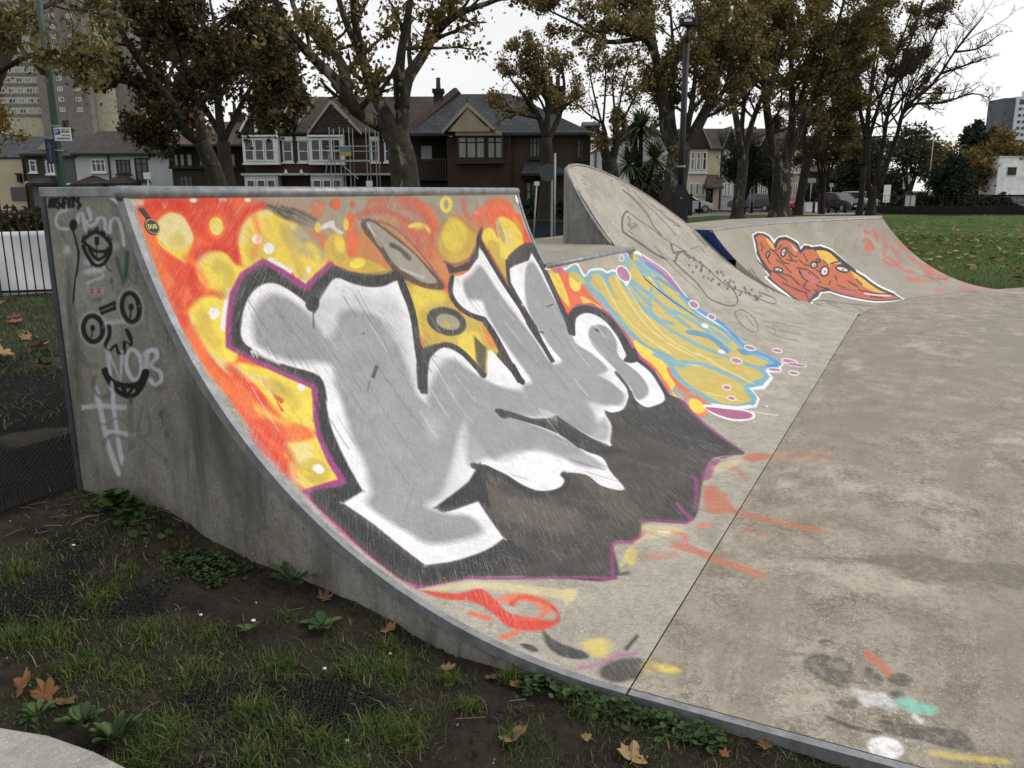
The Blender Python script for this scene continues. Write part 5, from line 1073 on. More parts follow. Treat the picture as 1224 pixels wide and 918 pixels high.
# ------------------------------------------------------------------ graffiti: flat paint laid on the surfaces in their own millimetre frames
def paint_image(key):
    u0, v0, u1, v1, res = SHEETS[key]
    img = raster(PAINT[key], {k: np.array(c) / 255 for k, c in COLS.items()}, u0, v0, u1, v1, res)
    h, w = img.shape[:2]; im = bpy.data.images.new('spray_paint_' + key, w, h, alpha=True); im.alpha_mode = 'CHANNEL_PACKED'
    im.pixels.foreach_set(np.ascontiguousarray(img, np.float32).ravel()); im.update(); im.pack(); return im
def concrete(name, light, dark, brown, key=None, speck=.5, streak=None, wear=.5, rough=.75, smear=False):
    t = NT(name)
    big = t.ramp(t.noise(1.3, 5, .6, (1, 1, 1), .6), [(.32, dark), (.5, tuple((a + b) / 2 for a, b in zip(dark, light))), (.68, light)])
    c = t.mix(t.ramp(t.noise(2.1, 6, .65, (.6, 1.6, 1), 1.), [(.52, 0.), (.7, .75)]), big, brown)
    sp = t.math('ADD', t.math('MULTIPLY', t.noise(38, 8, .75, (1, 1, 1), .6), .6), t.math('MULTIPLY', t.noise(5, 4, .6), .4)); c = t.mix(t.math('MULTIPLY', t.ramp(sp, [(.40, 1.), (.56, 0.)]), speck), c, tuple(x * .78 for x in brown))
    c = t.mix(t.math('MULTIPLY', t.ramp(t.noise(130, 3, .6), [(.58, 0.), (.68, 1.)]), speck), c, tuple(min(x * 1.4, .8) for x in light))
    if smear: c = t.mix(t.ramp(t.noise(.42, 5, .65, (1, 1.6, 1), 1.5), [(.42, 0.), (.62, .6)]), c, tuple(x * .78 for x in dark)); c = t.mix(t.ramp(t.noise(1.6, 7, .7, (.35, 1.5, 1), 1.2), [(.5, 0.), (.62, .65)]), c, tuple(x * .8 for x in dark)); c = t.mix(t.ramp(t.noise(2.3, 6, .7, (.5, 1.2, 1), .8), [(.58, 0.), (.7, .55)]), c, tuple(x * 1.1 for x in light)); c = t.mix(t.ramp(t.noise(14, 3, .6, (.12, 3.5, 1), .5), [(.62, 0.), (.7, .4)]), c, tuple(x * .6 for x in dark))
    if streak: c = t.mix(t.ramp(t.noise(3.2, 5, .65, (1, 2.2, .35), .4), [(.5, 0.), (.68, .8)]), c, streak)
    c = t.mix(t.ramp(t.noise(420, 2, .5), [(.35, .35), (.5, 0.)]), c, tuple(x * .4 for x in dark))
    if key:
        im = t.n('ShaderNodeTexImage'); im.image = paint_image(key); im.extension = 'CLIP'; im.interpolation = 'Cubic'
        uvn = t.n('ShaderNodeUVMap'); uvn.uv_map = 'paint'
        nz = t.n('ShaderNodeTexNoise'); nz.inputs['Scale'].default_value = 60; nz.inputs['Detail'].default_value = 5; nz.inputs['Roughness'].default_value = .7; t.l(t.co(), nz.inputs['Vector'])
        va = t.n('ShaderNodeVectorMath'); va.operation = 'SUBTRACT'; va.inputs[1].default_value = (.5, .5, .5); t.l(nz.outputs['Color'], va.inputs[0])
        vm = t.n('ShaderNodeVectorMath'); vm.operation = 'SCALE'; vm.inputs['Scale'].default_value = {'ramp': .0010, 'far': .0016, 'side': .0016}[key]; t.l(va.outputs[0], vm.inputs[0])
        vd = t.n('ShaderNodeVectorMath'); vd.operation = 'ADD'; t.l(uvn.outputs[0], vd.inputs[0]); t.l(vm.outputs[0], vd.inputs[1]); t.l(vd.outputs[0], im.inputs['Vector'])
        # wear: hairline scratches from boards and trucks, chipped flecks, thin patchy coverage
        mp_ = t.n('ShaderNodeMapping'); mp_.vector_type = 'TEXTURE'; mp_.inputs['Scale'].default_value = (.02, .0005, 1) if key == 'ramp' else (.04, .002, 1); mp_.inputs['Rotation'].default_value = (0, 0, R(52)); t.l(uvn.outputs[0], mp_.inputs[0])
        sc1 = t.n('ShaderNodeTexNoise'); sc1.inputs['Scale'].default_value = 1; sc1.inputs['Detail'].default_value = 3; sc1.inputs['Roughness'].default_value = .7; t.l(mp_.outputs[0], sc1.inputs['Vector'])
        mp2 = t.n('ShaderNodeMapping'); mp2.vector_type = 'TEXTURE'; mp2.inputs['Scale'].default_value = (.014, .0006, 1) if key == 'ramp' else (.04, .002, 1); mp2.inputs['Rotation'].default_value = (0, 0, R(-68)); t.l(uvn.outputs[0], mp2.inputs[0])
        sc2 = t.n('ShaderNodeTexNoise'); sc2.inputs['Scale'].default_value = 1; sc2.inputs['Detail'].default_value = 3; sc2.inputs['Roughness'].default_value = .7; t.l(mp2.outputs[0], sc2.inputs['Vector'])
        scr = t.math('MAXIMUM', t.ramp(sc1.outputs['Fac'], [(.53, 0.), (.62, 1.)]), t.ramp(sc2.outputs['Fac'], [(.6, 0.), (.7, .8)]))
        fleck = t.ramp(t.noise(70, 8, .8), [(.54, 0.), (.66, 1.)])
        zone = t.ramp(t.noise(2.2, 4, .6), [(.35, .25), (.7, 1.)])
        w1 = t.math('MULTIPLY', t.math('MAXIMUM', scr, fleck), t.math('MULTIPLY', zone, wear))
        al = t.math('MULTIPLY', im.outputs['Alpha'], t.math('SUBTRACT', 1., w1))
        tone = t.ramp(t.noise(9, 8, .75), [(.3, .80), (.7, 1.08)])
        grain = t.mix(1., t.ramp(t.noise(260, 4, .7), [(.3, .86), (.7, 1.1)]), t.ramp(sc1.outputs['Fac'], [(.35, .88), (.62, 1.1)]), 'MULTIPLY')
        c = t.mix(al, c, t.mix(1., t.mix(1., im.outputs['Color'], tone, 'MULTIPLY'), grain, 'MULTIPLY'))
        if key == 'ramp':   # dark drag lines
            c = t.mix(t.math('MULTIPLY', t.ramp(sc2.outputs['Fac'], [(.36, .9), (.43, 0.)]), t.math('MULTIPLY', zone, .75)), c, (.10, .095, .09))
    t.col(c); t.set(rough, 0, .3)
    t.bump(t.math('ADD', t.noise(70, 6, .7), t.math('MULTIPLY', t.noise(9, 3, .5), 1.5)), .22, .006)
    return t.m
M_RAMP = concrete('painted_ramp_concrete', (.49, .455, .39), (.385, .355, .295), (.30, .268, .212), 'ramp', .75, None, .62)
M_FLOOR = concrete('mottled_floor_concrete', (.47, .42, .34), (.30, .262, .208), (.185, .152, .112), None, 1., smear=True)
M_FAR = concrete('far_ramp_concrete', (.40, .365, .305), (.31, .28, .225), (.26, .23, .18), 'far', .35, None, .35)
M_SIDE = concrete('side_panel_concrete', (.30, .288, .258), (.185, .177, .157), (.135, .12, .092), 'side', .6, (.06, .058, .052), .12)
M_DECK = concrete('deck_concrete', (.37, .34, .28), (.27, .245, .20), (.21, .185, .145), None, .5)
M_GREYC = concrete('grey_wall_concrete', (.24, .235, .215), (.15, .147, .135), (.12, .112, .098), None, .35, (.06, .058, .053))
M_PATHC = concrete('pale_path_concrete', (.42, .40, .36), (.31, .295, .26), (.24, .22, .19), None, .6)
# floor paint: same sheet as the ramp
def floor_material():
    t = M_FLOOR.node_tree; b = t.nodes['Principled BSDF']; src = b.inputs['Base Color'].links[0].from_socket
    im = t.nodes.new('ShaderNodeTexImage'); im.image = bpy.data.images['spray_paint_ramp']; im.extension = 'CLIP'
    uvn = t.nodes.new('ShaderNodeUVMap'); uvn.uv_map = 'paint'; t.links.new(uvn.outputs[0], im.inputs['Vector'])
    nz = t.nodes.new('ShaderNodeTexNoise'); nz.inputs['Scale'].default_value = 24; nz.inputs['Detail'].default_value = 10; nz.inputs['Roughness'].default_value = .82
    tcn = t.nodes.new('ShaderNodeTexCoord'); t.links.new(tcn.outputs['Object'], nz.inputs['Vector'])
    rp = t.nodes.new('ShaderNodeValToRGB'); rp.color_ramp.elements[0].position = .46; rp.color_ramp.elements[0].color = (.95, .95, .95, 1); rp.color_ramp.elements[1].position = .6; rp.color_ramp.elements[1].color = (.3, .3, .3, 1); t.links.new(nz.outputs['Fac'], rp.inputs[0])
    mu = t.nodes.new('ShaderNodeMath'); mu.operation = 'MULTIPLY'; t.links.new(im.outputs['Alpha'], mu.inputs[0]); t.links.new(rp.outputs[0], mu.inputs[1])
    mx = t.nodes.new('ShaderNodeMixRGB'); t.links.new(mu.outputs[0], mx.inputs[0]); t.links.new(src, mx.inputs[1]); t.links.new(im.outputs['Color'], mx.inputs[2]); t.links.new(mx.outputs[0], b.inputs['Base Color'])
floor_material()
def steel():
    t = NT('galvanised_steel'); n = t.ramp(t.noise(14, 5, .65), [(.3, (.16, .17, .18)), (.7, (.34, .35, .36))]); t.col(t.mix(t.ramp(t.noise(50, 4, .7), [(.55, 0.), (.7, .6)]), n, (.16, .14, .12))); t.set(.5, .55); t.bump(t.noise(60, 4), .15, .003); return t.m
M_STEEL = steel(); M_STEELD = vary('dark_steel', (.06, .068, .075), .3, 5, .5, .4); M_JOINT = vary('joint_filler', (.06, .055, .048), .2)
M_BLUEP = vary('blue_painted_panel', (.012, .035, .13), .3, 4, .5)

def uvset(me, uv_of_vertex, key):
    u0, v0, u1, v1, _ = SHEETS[key]; lay = me.uv_layers.new(name='paint'); n = len(me.loops); idx = np.zeros(n, np.int32); me.loops.foreach_get('vertex_index', idx)
    uv = (np.asarray(uv_of_vertex, float)[idx] * 1000 - (u0, v0)) / ((u1 - u0), (v1 - v0)); lay.data.foreach_set('uv', uv.astype(np.float32).ravel())
def surf_grid(name, fn, U, V, mat, key, parent, flip=False):
    P = fn(U, V); nu, nv = U.shape; f = gridfaces(nu, nv)
    if flip: f = f[:, ::-1]
    me = npmesh(name, P.reshape(-1, 3), f, mat); uvset(me, np.stack([U.ravel(), V.ravel()], 1), key); return link(name, me, None, parent)
def strip(name, path, mat, parent, sec):
    """sweep of a small section along path [(point, normal, side)]; sec = [(side offset, normal offset)]"""
    n = len(sec); vs = [p + s * a + nn * b for p, nn, s in path for a, b in sec]
    fs = [(i * n + k, i * n + (k + 1) % n, (i + 1) * n + (k + 1) % n, (i + 1) * n + k) for i in range(len(path) - 1) for k in range(n)] + [tuple(range(n - 1, -1, -1)), tuple(range((len(path) - 1) * n, len(path) * n))]
    return MB().add(vs, fs).build(name, mat, parent)
def ramp_path(X, vlist, side=1):
    out = []
    for v in vlist:
        p = Vector(prof(X, v)); q = Vector(prof(X, v + .002)); t = (q - p).normalized(); out.append((p, Vector((0, -t.z, t.y)), Vector((side, 0, 0))))
    return out
YC = math.sqrt(R0 ** 2 - (R0 - HC) ** 2); YB = 2.402; WD = 3.29; ZL = .972
VL = R0 * math.acos(1 - ZL / R0); YL = R0 * math.sin(VL / R0)

# ---- main quarter pipe
qp = tag(empty('quarter_pipe', (0, 0, 0)), 'tall concrete quarter pipe covered by a big silver graffiti piece on orange and yellow', 'ramp')
U, V = np.meshgrid(np.linspace(.029, WD - .033, 60), np.linspace(-.031, SC - .02, 90), indexing='ij'); surf_grid('riding_surface', prof, U, V, M_RAMP, 'ramp', qp)
TRIM = [(-.004, .003), (.026, .003), (.026, -.012), (.006, -.012), (.006, -.034), (-.004, -.034)]
strip('edge_trim', ramp_path(0, np.linspace(-.031, SC - .002, 70)), M_STEEL, qp, TRIM); strip('edge_trim', ramp_path(WD, np.linspace(VL, SC - .015, 30), -1), M_STEEL, qp, TRIM[::-1])
def side_wall(name, X, ys, ztop, zbot, mat, parent, key=None):
    vs = [(X, y, z) for y, z0 in zip(ys, ztop) for z in (zbot, z0)]; f = gridfaces(len(ys), 2)
    me = npmesh(name, vs, f, mat, False)
    if key: uvset(me, [(p[1], p[2]) for p in vs], key)
    return link(name, me, None, parent)
ys = np.concatenate([np.linspace(-.03, YC, 60), [YC + .05, YB]]); zt = np.array([float(R0 - math.sqrt(max(R0 ** 2 - max(y, 0) ** 2, 0))) - .005 if y <= YC else HC - .004 for y in ys])
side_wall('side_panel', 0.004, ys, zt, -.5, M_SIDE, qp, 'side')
mb = MB().box(WD - .02, WD, YL, YB, ZL - .6, ZL + .02)
ys2 = np.concatenate([np.linspace(YL - .05, YC, 30), [YB]]); side_wall('side_panel', WD - .003, ys2, [float(R0 - math.sqrt(max(R0 ** 2 - y * y, 0))) - .004 if y <= YC else HC - .003 for y in ys2], .2, M_GREYC, qp)
MB().box(.006, WD - .004, YB - .004, YB, -.5, HC - .004).build('back_wall', M_GREYC, qp)
MB().box(.03, WD - .03, YC + .012, YB - .03, HC - .12, HC).build('deck', M_DECK, qp)
MB().box(-.004, .03, YC - .012, YB + .003, HC - .034, HC + .003).build('deck_edge', M_STEEL, qp, bevel=.003)
MB().box(-.004, .028, YB - .022, YB + .004, -.4, HC - .035).build('corner_trim', M_STEELD, qp, bevel=.003)
MB().box(.03, WD, YB - .03, YB + .003, HC - .045, HC + .003).build('deck_edge', M_STEEL, qp, bevel=.003)
MB().tube([(-.008, YC + .006, HC - .02), (WD + .004, YC + .006, HC - .02)], .027, 18).build('coping', M_STEEL, qp, True)
# stickers on the riding surface
M_STKD = vary('dark_sticker', (.035, .035, .04), .1, 8, .5); M_STKY = vary('yellow_sticker_print', (.62, .55, .2), .1, 8, .5); M_STKW = vary('white_sticker', (.72, .72, .7), .1, 8, .5)
def on_ramp(name, X, v, pts, mat, parent, lift=.0025, th=.0012):
    """thin flat shape laid on the ramp; pts in metres (along X, up the slope)"""
    p = Vector(prof(X, v)); q = Vector(prof(X, v + .01)); t = (q - p).normalized(); n = Vector((0, -t.z, t.y))
    b = MB(); m = len(pts); vs = [p + Vector((a, 0, 0)) + t * c + n * lift for a, c in pts] + [p + Vector((a, 0, 0)) + t * c + n * (lift + th) for a, c in pts]
    b.add(vs, [tuple(range(m - 1, -1, -1)), tuple(range(m, 2 * m))] + [(i, (i + 1) % m, m + (i + 1) % m, m + i) for i in range(m)]); return b.build(name, mat, parent)
def disc(r, n=20, cx=0, cy=0, sy=1.): return [(cx + r * math.cos(2 * math.pi * k / n), cy + r * sy * math.sin(2 * math.pi * k / n)) for k in range(n)]
SX0, SV0 = .0845, 2.493
st = on_ramp('sticker', SX0, SV0, disc(.031), M_STKD, qp); on_ramp('sticker_band', SX0, SV0, [(-.011, .026), (.008, .026), (-.010, .072), (-.034, .072)], M_STKD, st)
on_ramp('sticker_ring', SX0, SV0, disc(.0285), M_STKY, st, .0038, .0004); on_ramp('sticker_face', SX0, SV0, disc(.0262), M_STKD, st, .0044, .0004)
def stroke(a, b, w): 
    dx, dy = b[0] - a[0], b[1] - a[1]; L = math.hypot(dx, dy); nx, ny = -dy / L * w / 2, dx / L * w / 2; return [(a[0] + nx, a[1] + ny), (a[0] - nx, a[1] - ny), (b[0] - nx, b[1] - ny), (b[0] + nx, b[1] + ny)]
for seg in [((-.026, -.011), (-.026, .011)), ((-.026, .011), (-.014, .006)), ((-.014, .006), (-.014, -.006)), ((-.014, -.006), (-.026, -.011)), ((-.006, .011), (-.006, -.009)), ((-.006, -.01), (.005, -.01)), ((.005, -.009), (.005, .011)), ((.013, -.011), (.013, .011)), ((.013, .011), (.024, .006)), ((.024, .006), (.014, .001)), ((.014, .001), (.025, -.006)), ((.025, -.006), (.013, -.011))]:
    on_ramp('sticker_letter', SX0, SV0, stroke(*[(a * .74, b * .74) for a, b in seg], .0036), M_STKY, st, .005, .0004)
on_ramp('sticker', 3.235, 2.565, disc(.022, 16, 0, 0, 1.5), M_STKW, qp)

# ---- low quarter pipe
lq = tag(empty('low_quarter_pipe', (WD, 0, 0)), 'lower concrete quarter pipe with blue and yellow bubble graffiti and steel coping', 'ramp')
def rel(o, root): o.location = -Vector(root.location); return o
U, V = np.meshgrid(np.linspace(WD - .033, 5.32, 50), np.linspace(-.031, 1, 60), indexing='ij'); v0_ = (-.031 + .17 * sstep(5., 5.7, U[:, 0]))[:, None]; V = v0_ + (V + .031) / 1.031 * (np.array([3.05 * 0 + (R0 + sstep(5., 5.7, x) * (3.05 - R0)) * math.acos(1 - ZL / (R0 + sstep(5., 5.7, x) * (3.05 - R0))) for x in U[:, 0]])[:, None] - .012 - v0_)
Uf, Vf = np.meshgrid(np.linspace(WD - .033, WD, 3), np.linspace(-.031, VL, 40), indexing='ij')
rel(surf_grid('riding_surface', prof, U, V, M_RAMP, 'ramp', lq), lq)
rel(MB().tube([(WD + .002, YL + .004, ZL - .018), (5.3, YL + .012, ZL - .018)], .026, 16).build('coping', M_STEEL, lq, True), lq)
dk = [(WD, YL + .012), (5.3, YL + .012)] + [(x, float(prof(x, (R0 + sstep(5., 5.7, x) * (3.05 - R0)) * math.acos(1 - ZL / (R0 + sstep(5., 5.7, x) * (3.05 - R0))))[1]) + .012) for x in (5.4, 5.5, 5.6)] + [(5.7, 2.08), (8.7, 2.3), (8.7, 3.2), (6.2, 3.16), (WD, 3.05)]
rel(MB().prism(dk, 'z', -.4, ZL).build('deck', M_DECK, lq), lq)

# ---- wave wall
ww = tag(empty('wave_wall', (5.32, 0, 0)), 'tall curved concrete wave wall with slanted rounded top and thin marker scribbles', 'ramp')
RIM = np.array([(5.6, 1.60), (5.625, 1.655), (5.68, 1.70), (5.8, 1.733), (6.0, 1.745), (6.25, 1.738), (6.66, 1.692), (7.1, 1.616), (7.55, 1.514), (7.98, 1.389), (8.37, 1.235), (8.63, 1.113), (8.8, 1.0), (8.86, .93), (8.9, .6)])
def rw(x): return R0 + float(sstep(5., 5.7, x)) * (3.05 - R0)
def vtop(x):
    z = ZL if x < 5.6 else float(np.interp(x, RIM[:, 0], RIM[:, 1])); return rw(x) * math.acos(1 - z / rw(x))
xs = np.concatenate([np.linspace(5.32, 5.599, 8), [5.6, 5.625, 5.65, 5.68, 5.73, 5.8, 5.9], np.linspace(6.0, 8.8, 40), [8.86, 8.9]])
U = np.repeat(xs[:, None], 70, 1); V = np.array([np.linspace(-.031 + .17 * float(sstep(5., 5.7, x)), vtop(x), 70) for x in xs]); rel(surf_grid('riding_surface', prof, U, V, M_RAMP, 'ramp', ww), ww)
xr = [x for x in xs if x >= 5.6]; rim = [Vector(prof(x, vtop(x))) for x in xr]
BT = .035
me = npmesh('back_wall', [c for p in rim for c in ((p.x, p.y + BT, .2), (p.x, p.y + BT, p.z), (p.x, p.y, p.z))], gridfaces(len(rim), 3), M_GREYC, False); rel(link('back_wall', me, None, ww), ww)
vv = np.linspace(rw(5.6) * math.acos(1 - (ZL - .3) / rw(5.6)), vtop(5.6), 30); pw = [prof(5.6, v) for v in vv]
rel(side_wall('side_panel', 5.6, [p[1] for p in pw] + [pw[-1][1] + BT], [p[2] for p in pw] + [pw[-1][2]], .5, M_GREYC, ww), ww)
edge = [Vector(prof(5.6, v)) for v in np.linspace(rw(5.6) * math.acos(1 - ZL / rw(5.6)), vtop(5.6), 26)] + rim[1:]
rel(MB().tube([p + Vector((-.004, .006, -.002)) for p in edge], .016, 8).build('rim_trim', M_STEEL, ww, True), ww)

# ---- far curved quarter pipe
fq = tag(empty('curved_quarter_pipe', (PX, PY, 0)), 'low curved concrete quarter pipe with orange melted faces painted on it', 'ramp')
t_, s_ = np.meshgrid(np.linspace(0, 1, 70), np.linspace(0, 1, 50), indexing='ij')
vt = lambda u: 2.225 + .06 * u / 3.8
U = t_ * (4.18 - .4 * s_); V = -.004 + s_ * (vt(U) + .004); rel(surf_grid('riding_surface', far, U, V, M_FAR, 'far', fq), fq)
cop = [Vector(far(u, vt(u))) for u in np.linspace(0, 3.78, 40)]
rel(MB().tube([p + Vector((.004, .01, -.012)) for p in cop], .024, 10).build('coping', M_STEEL, fq, True), fq)
backp = [Vector(p) for p in ((9.3, 3.1, .977), (10.8, 2.72, .985), (12.6, 2.5, .995), (14.3, 1.43, 1.01), (15.1, .11, 1.02))]
def lerp_path(P, n):
    d = [0]
    for a, b in zip(P, P[1:]): d.append(d[-1] + (b - a).length)
    return [Vector([float(np.interp(s, d, [p[k] for p in P])) for k in range(3)]) for s in np.linspace(0, d[-1], n)]
bk = lerp_path(backp, 40); dv = []
for a, b in zip(cop, bk): dv += [(a.x + .004, a.y + .012, a.z + .004), (b.x, b.y, b.z), (b.x, b.y, -.8)]
rel(link('deck', npmesh('deck', dv, gridfaces(40, 3), M_DECK, False), None, fq), fq)
es = [far(0, v) for v in np.linspace(1.72, 2.225, 14)]; rel(MB().add([tuple(e) for e in es] + [(9.3, 3.1, .977), (9.3, 3.1, es[0][2])], [tuple(range(16))]).build('end_panel', M_BLUEP, fq), fq)
def curtain(name, pts, zb, mat): return rel(link(name, npmesh(name, [c for e in pts for c in ((e[0], e[1], zb), tuple(e))], gridfaces(len(pts), 2), mat, False), None, fq), fq)
curtain('end_panel', [far(0, v) for v in np.linspace(.3, 1.72, 20)], -.3, M_DECK)
curtain('end_panel', [far(4.18 - .4 * s, s * vt(3.78)) for s in np.linspace(0, 1, 24)] + [(15.1, .11, 1.02)], -.8, M_GREYC)
rel(MB().box(8.87, 9.25, 1.7, 2.7, -.3, .63).build('infill', M_DECK, fq), fq)

# ------------------------------------------------------------------ the ground
def isl(name, stops, rough=.6, trans=0., spec=.2, noise=0):
    """leaf / blade colour picked at random for each little piece"""
    t = NT(name); g = t.n('ShaderNodeNewGeometry'); c = t.ramp(g.outputs['Random Per Island'], stops)
    t.col(c); t.set(rough, 0, spec)
    if trans:
        tr = t.n('ShaderNodeBsdfTranslucent'); t.l(c, tr.inputs['Color']); ms = t.n('ShaderNodeMixShader'); ms.inputs[0].default_value = trans
        t.l(t.b.outputs[0], ms.inputs[1]); t.l(tr.outputs[0], ms.inputs[2]); t.l(ms.outputs[0], t.out.inputs[0])
    return t.m
def soil_mat():
    t = NT('dark_soil'); c = t.ramp(t.noise(7, 6, .7), [(.3, (.010, .008, .006)), (.55, (.026, .020, .015)), (.75, (.046, .036, .026))])
    c = t.mix(t.ramp(t.noise(150, 3, .6), [(.6, 0.), (.72, .7)]), c, (.11, .09, .07)); c = t.mix(t.ramp(t.noise(3, 4, .6), [(.5, 0.), (.7, .5)]), c, (.030, .042, .014))
    t.col(c); t.set(.9, 0, .2); t.bump(t.noise(90, 6, .75), .8, .012); return t.m
def turf_mat():
    t = NT('mown_grass'); c = t.ramp(t.noise(.35, 5, .65), [(.3, (.042, .075, .016)), (.7, (.076, .13, .032))]); c = t.mix(1., c, t.ramp(t.noise(30, 5, .75, (1, 1, 1)), [(.3, .35), (.7, 1.5)]), 'MULTIPLY')
    c = t.mix(t.ramp(t.noise(1.1, 5, .7), [(.6, 0.), (.75, .5)]), c, (.075, .07, .03)); t.col(c); t.set(.9, 0, .1); t.bump(t.noise(60, 5, .8), 1., .03); return t.m
M_SOIL = soil_mat(); M_TURF = turf_mat(); M_RUBBER = vary('black_rubber', (.012, .012, .012), .3, 8, .8, spec=.25)
M_GRASS = isl('grass_blades', [(0, (.032, .058, .012)), (.45, (.058, .098, .020)), (.8, (.088, .13, .03)), (.93, (.17, .15, .06)), (1, (.24, .20, .10))], .6, .25)
M_CLOV = isl('clover_leaves', [(0, (.018, .038, .010)), (.6, (.034, .068, .017)), (1, (.06, .10, .03))], .5, .2)
M_WEED = isl('weed_leaves', [(0, (.030, .055, .016)), (.6, (.050, .090, .026)), (1, (.085, .13, .04))], .5, .2)
M_ASPH = vary('asphalt', (.05, .05, .05), .2, 2, .9, fine=60); M_PAVE = vary('paving', (.22, .20, .175), .2, 1.5, .85)
M_STRAW = isl('dry_straw', [(0, (.10, .075, .045)), (1, (.24, .19, .12))], .8)

def zfall(r): return -.55 * float(np.clip((r - 14) / 60, 0, 1)) - .055
def zfall_np(r): return -.55 * np.clip((r - 14) / 60, 0, 1) - .055
def gz(x, y):
    r = math.hypot(x - CAM.x, y - CAM.y); return zfall(r) + .27 * float(sstep(2.3, 3.2, y)) * (1 - float(sstep(16, 34, y)))
# park ground, out to the horizon
ang = np.linspace(0, 2 * math.pi, 145)[:-1]; rad = np.array([0, .8, 1.6, 2.2, 3, 4, 5, 6, 7.5, 9, 11, 13, 15, 18, 22, 27, 33, 40, 50, 60, 75, 100, 160, 300, 700, 2000])
A_, R_ = np.meshgrid(ang, rad, indexing='ij'); GX = CAM.x + R_ * np.cos(A_); GY = CAM.y + R_ * np.sin(A_)
GZ = zfall_np(R_) + .27 * sstep(2.3, 3.2, GY) * (1 - sstep(16, 34, GY)) - .12 * (R_ < 5.5)
f = gridfaces(145, len(rad)) % (144 * len(rad)); tag(link('park_ground', npmesh('park_ground', np.stack([GX, GY, GZ], -1).reshape(-1, 3), f, M_TURF)), kind='structure', label='mown park grass running back to the street')
# concrete floor of the skatepark
fl = [(.034, -.0355), (2, -.0355), (4, -.0355), (6, -.0355), (8.55, -.0355)] + [tuple(far(u, -.009)[:2]) for u in np.linspace(.06, 4.18, 26)] + [(13.4, -2.5), (15.5, -5), (17, -9), (17, -16), (.034, -16)]
me = bpy.data.meshes.new('skatepark_floor'); bm = bmesh.new(); vsb = [bm.verts.new((x, y, 0)) for x, y in fl]; bm.faces.new(vsb[::-1]); bmesh.ops.triangulate(bm, faces=bm.faces[:]); bmesh.ops.recalc_face_normals(bm, faces=bm.faces[:]); bm.to_mesh(me); bm.free(); me.materials.append(M_FLOOR)
if me.polygons[0].normal.z < 0: me.flip_normals()
uvset(me, [(v.co.x, v.co.y) for v in me.vertices], 'ramp'); floor = tag(link('skatepark_floor', me), kind='structure', label='worn mottled concrete floor of the skatepark')
MB().prism([(x, y) for x, y in fl], 'z', -.3, -.012).build('floor_base', M_JOINT, floor); MB().box(.02, 8.6, -.06, .25, -.2, -.014).build('joint_bed', M_JOINT, floor)
strip('edge_trim', [(Vector((0, y, 0)), Vector((0, 0, 1)), Vector((1, 0, 0))) for y in np.linspace(-.039, -15, 30)], M_STEEL, floor, TRIM); MB().box(.006, .03, -15, -.03, -.3, -.02).build('slab_edge', M_GREYC, floor)
# soil verge beside the ramp
nx, ny = 150, 620; X, Y = np.meshgrid(np.linspace(-1.25, .012, nx), np.linspace(-3.0, 3.2, ny), indexing='ij')
def fbm(X, Y, f0, n, seed):
    g = np.random.default_rng(seed); out = 0
    for k in range(n):
        f_ = f0 * 2 ** k
        for j in range(5): a, p, q = g.uniform(0, 6.28), g.uniform(0, 6.28), g.uniform(.7, 1.3); out = out + np.sin((X * math.cos(a) + Y * math.sin(a)) * f_ * q + p + 1.3 * np.sin((X * math.sin(a) - Y * math.cos(a)) * f_ * .7)) / 5 / 1.7 ** k
    return out
def soil_z(X, Y): return soil_base(X, Y) + .016 * fbm(X, Y, 8, 5, 3)
Z = soil_z(X, Y) + .004 * RNG.standard_normal(X.shape) * (RNG.random(X.shape) < .35)
verge = tag(link('soil_verge', npmesh('soil_verge', np.stack([X, Y, Z], -1).reshape(-1, 3), gridfaces(nx, ny), M_SOIL)), 'bare dark soil strip beside the quarter pipe side wall', kind='structure')
# ground left of and behind the ramp
X, Y = np.meshgrid(np.linspace(-3.5, 5, 120), np.linspace(3.17, 9.6, 120), indexing='ij')
Z = .245 - .004 * (Y - 3) + .02 * fbm(X, Y, 3, 5, 9); Z2 = Z
link('rough_grass_ground', npmesh('rough_grass_ground', np.stack([X, Y, Z], -1).reshape(-1, 3), gridfaces(120, 120), M_SOIL))['kind'] = 'structure'
X, Y = np.meshgrid(np.linspace(.011, 3.4, 70), np.linspace(YB + .005, 3.2, 40), indexing='ij'); Z = .25 + .016 * fbm(X, Y, 5, 5, 5)
link('soil_bank', npmesh('soil_bank', np.stack([X, Y, Z], -1).reshape(-1, 3), gridfaces(70, 40), M_SOIL))['kind'] = 'structure'
# pale concrete path in the near corner
pp = [(-1.03, 1.9), (-1.022, 1.6), (-1.02, 1.36), (-.985, 1.215), (-.975, 1.05), (-.99, .7), (-1.04, 0), (-1.1, -3), (-4, -3), (-4, 3), (-1.04, 3)]
tag(MB().prism(pp, 'z', -.2, .105).build('concrete_path', M_PATHC, bevel=.012), 'pale concrete path edge in the near corner', kind='structure')
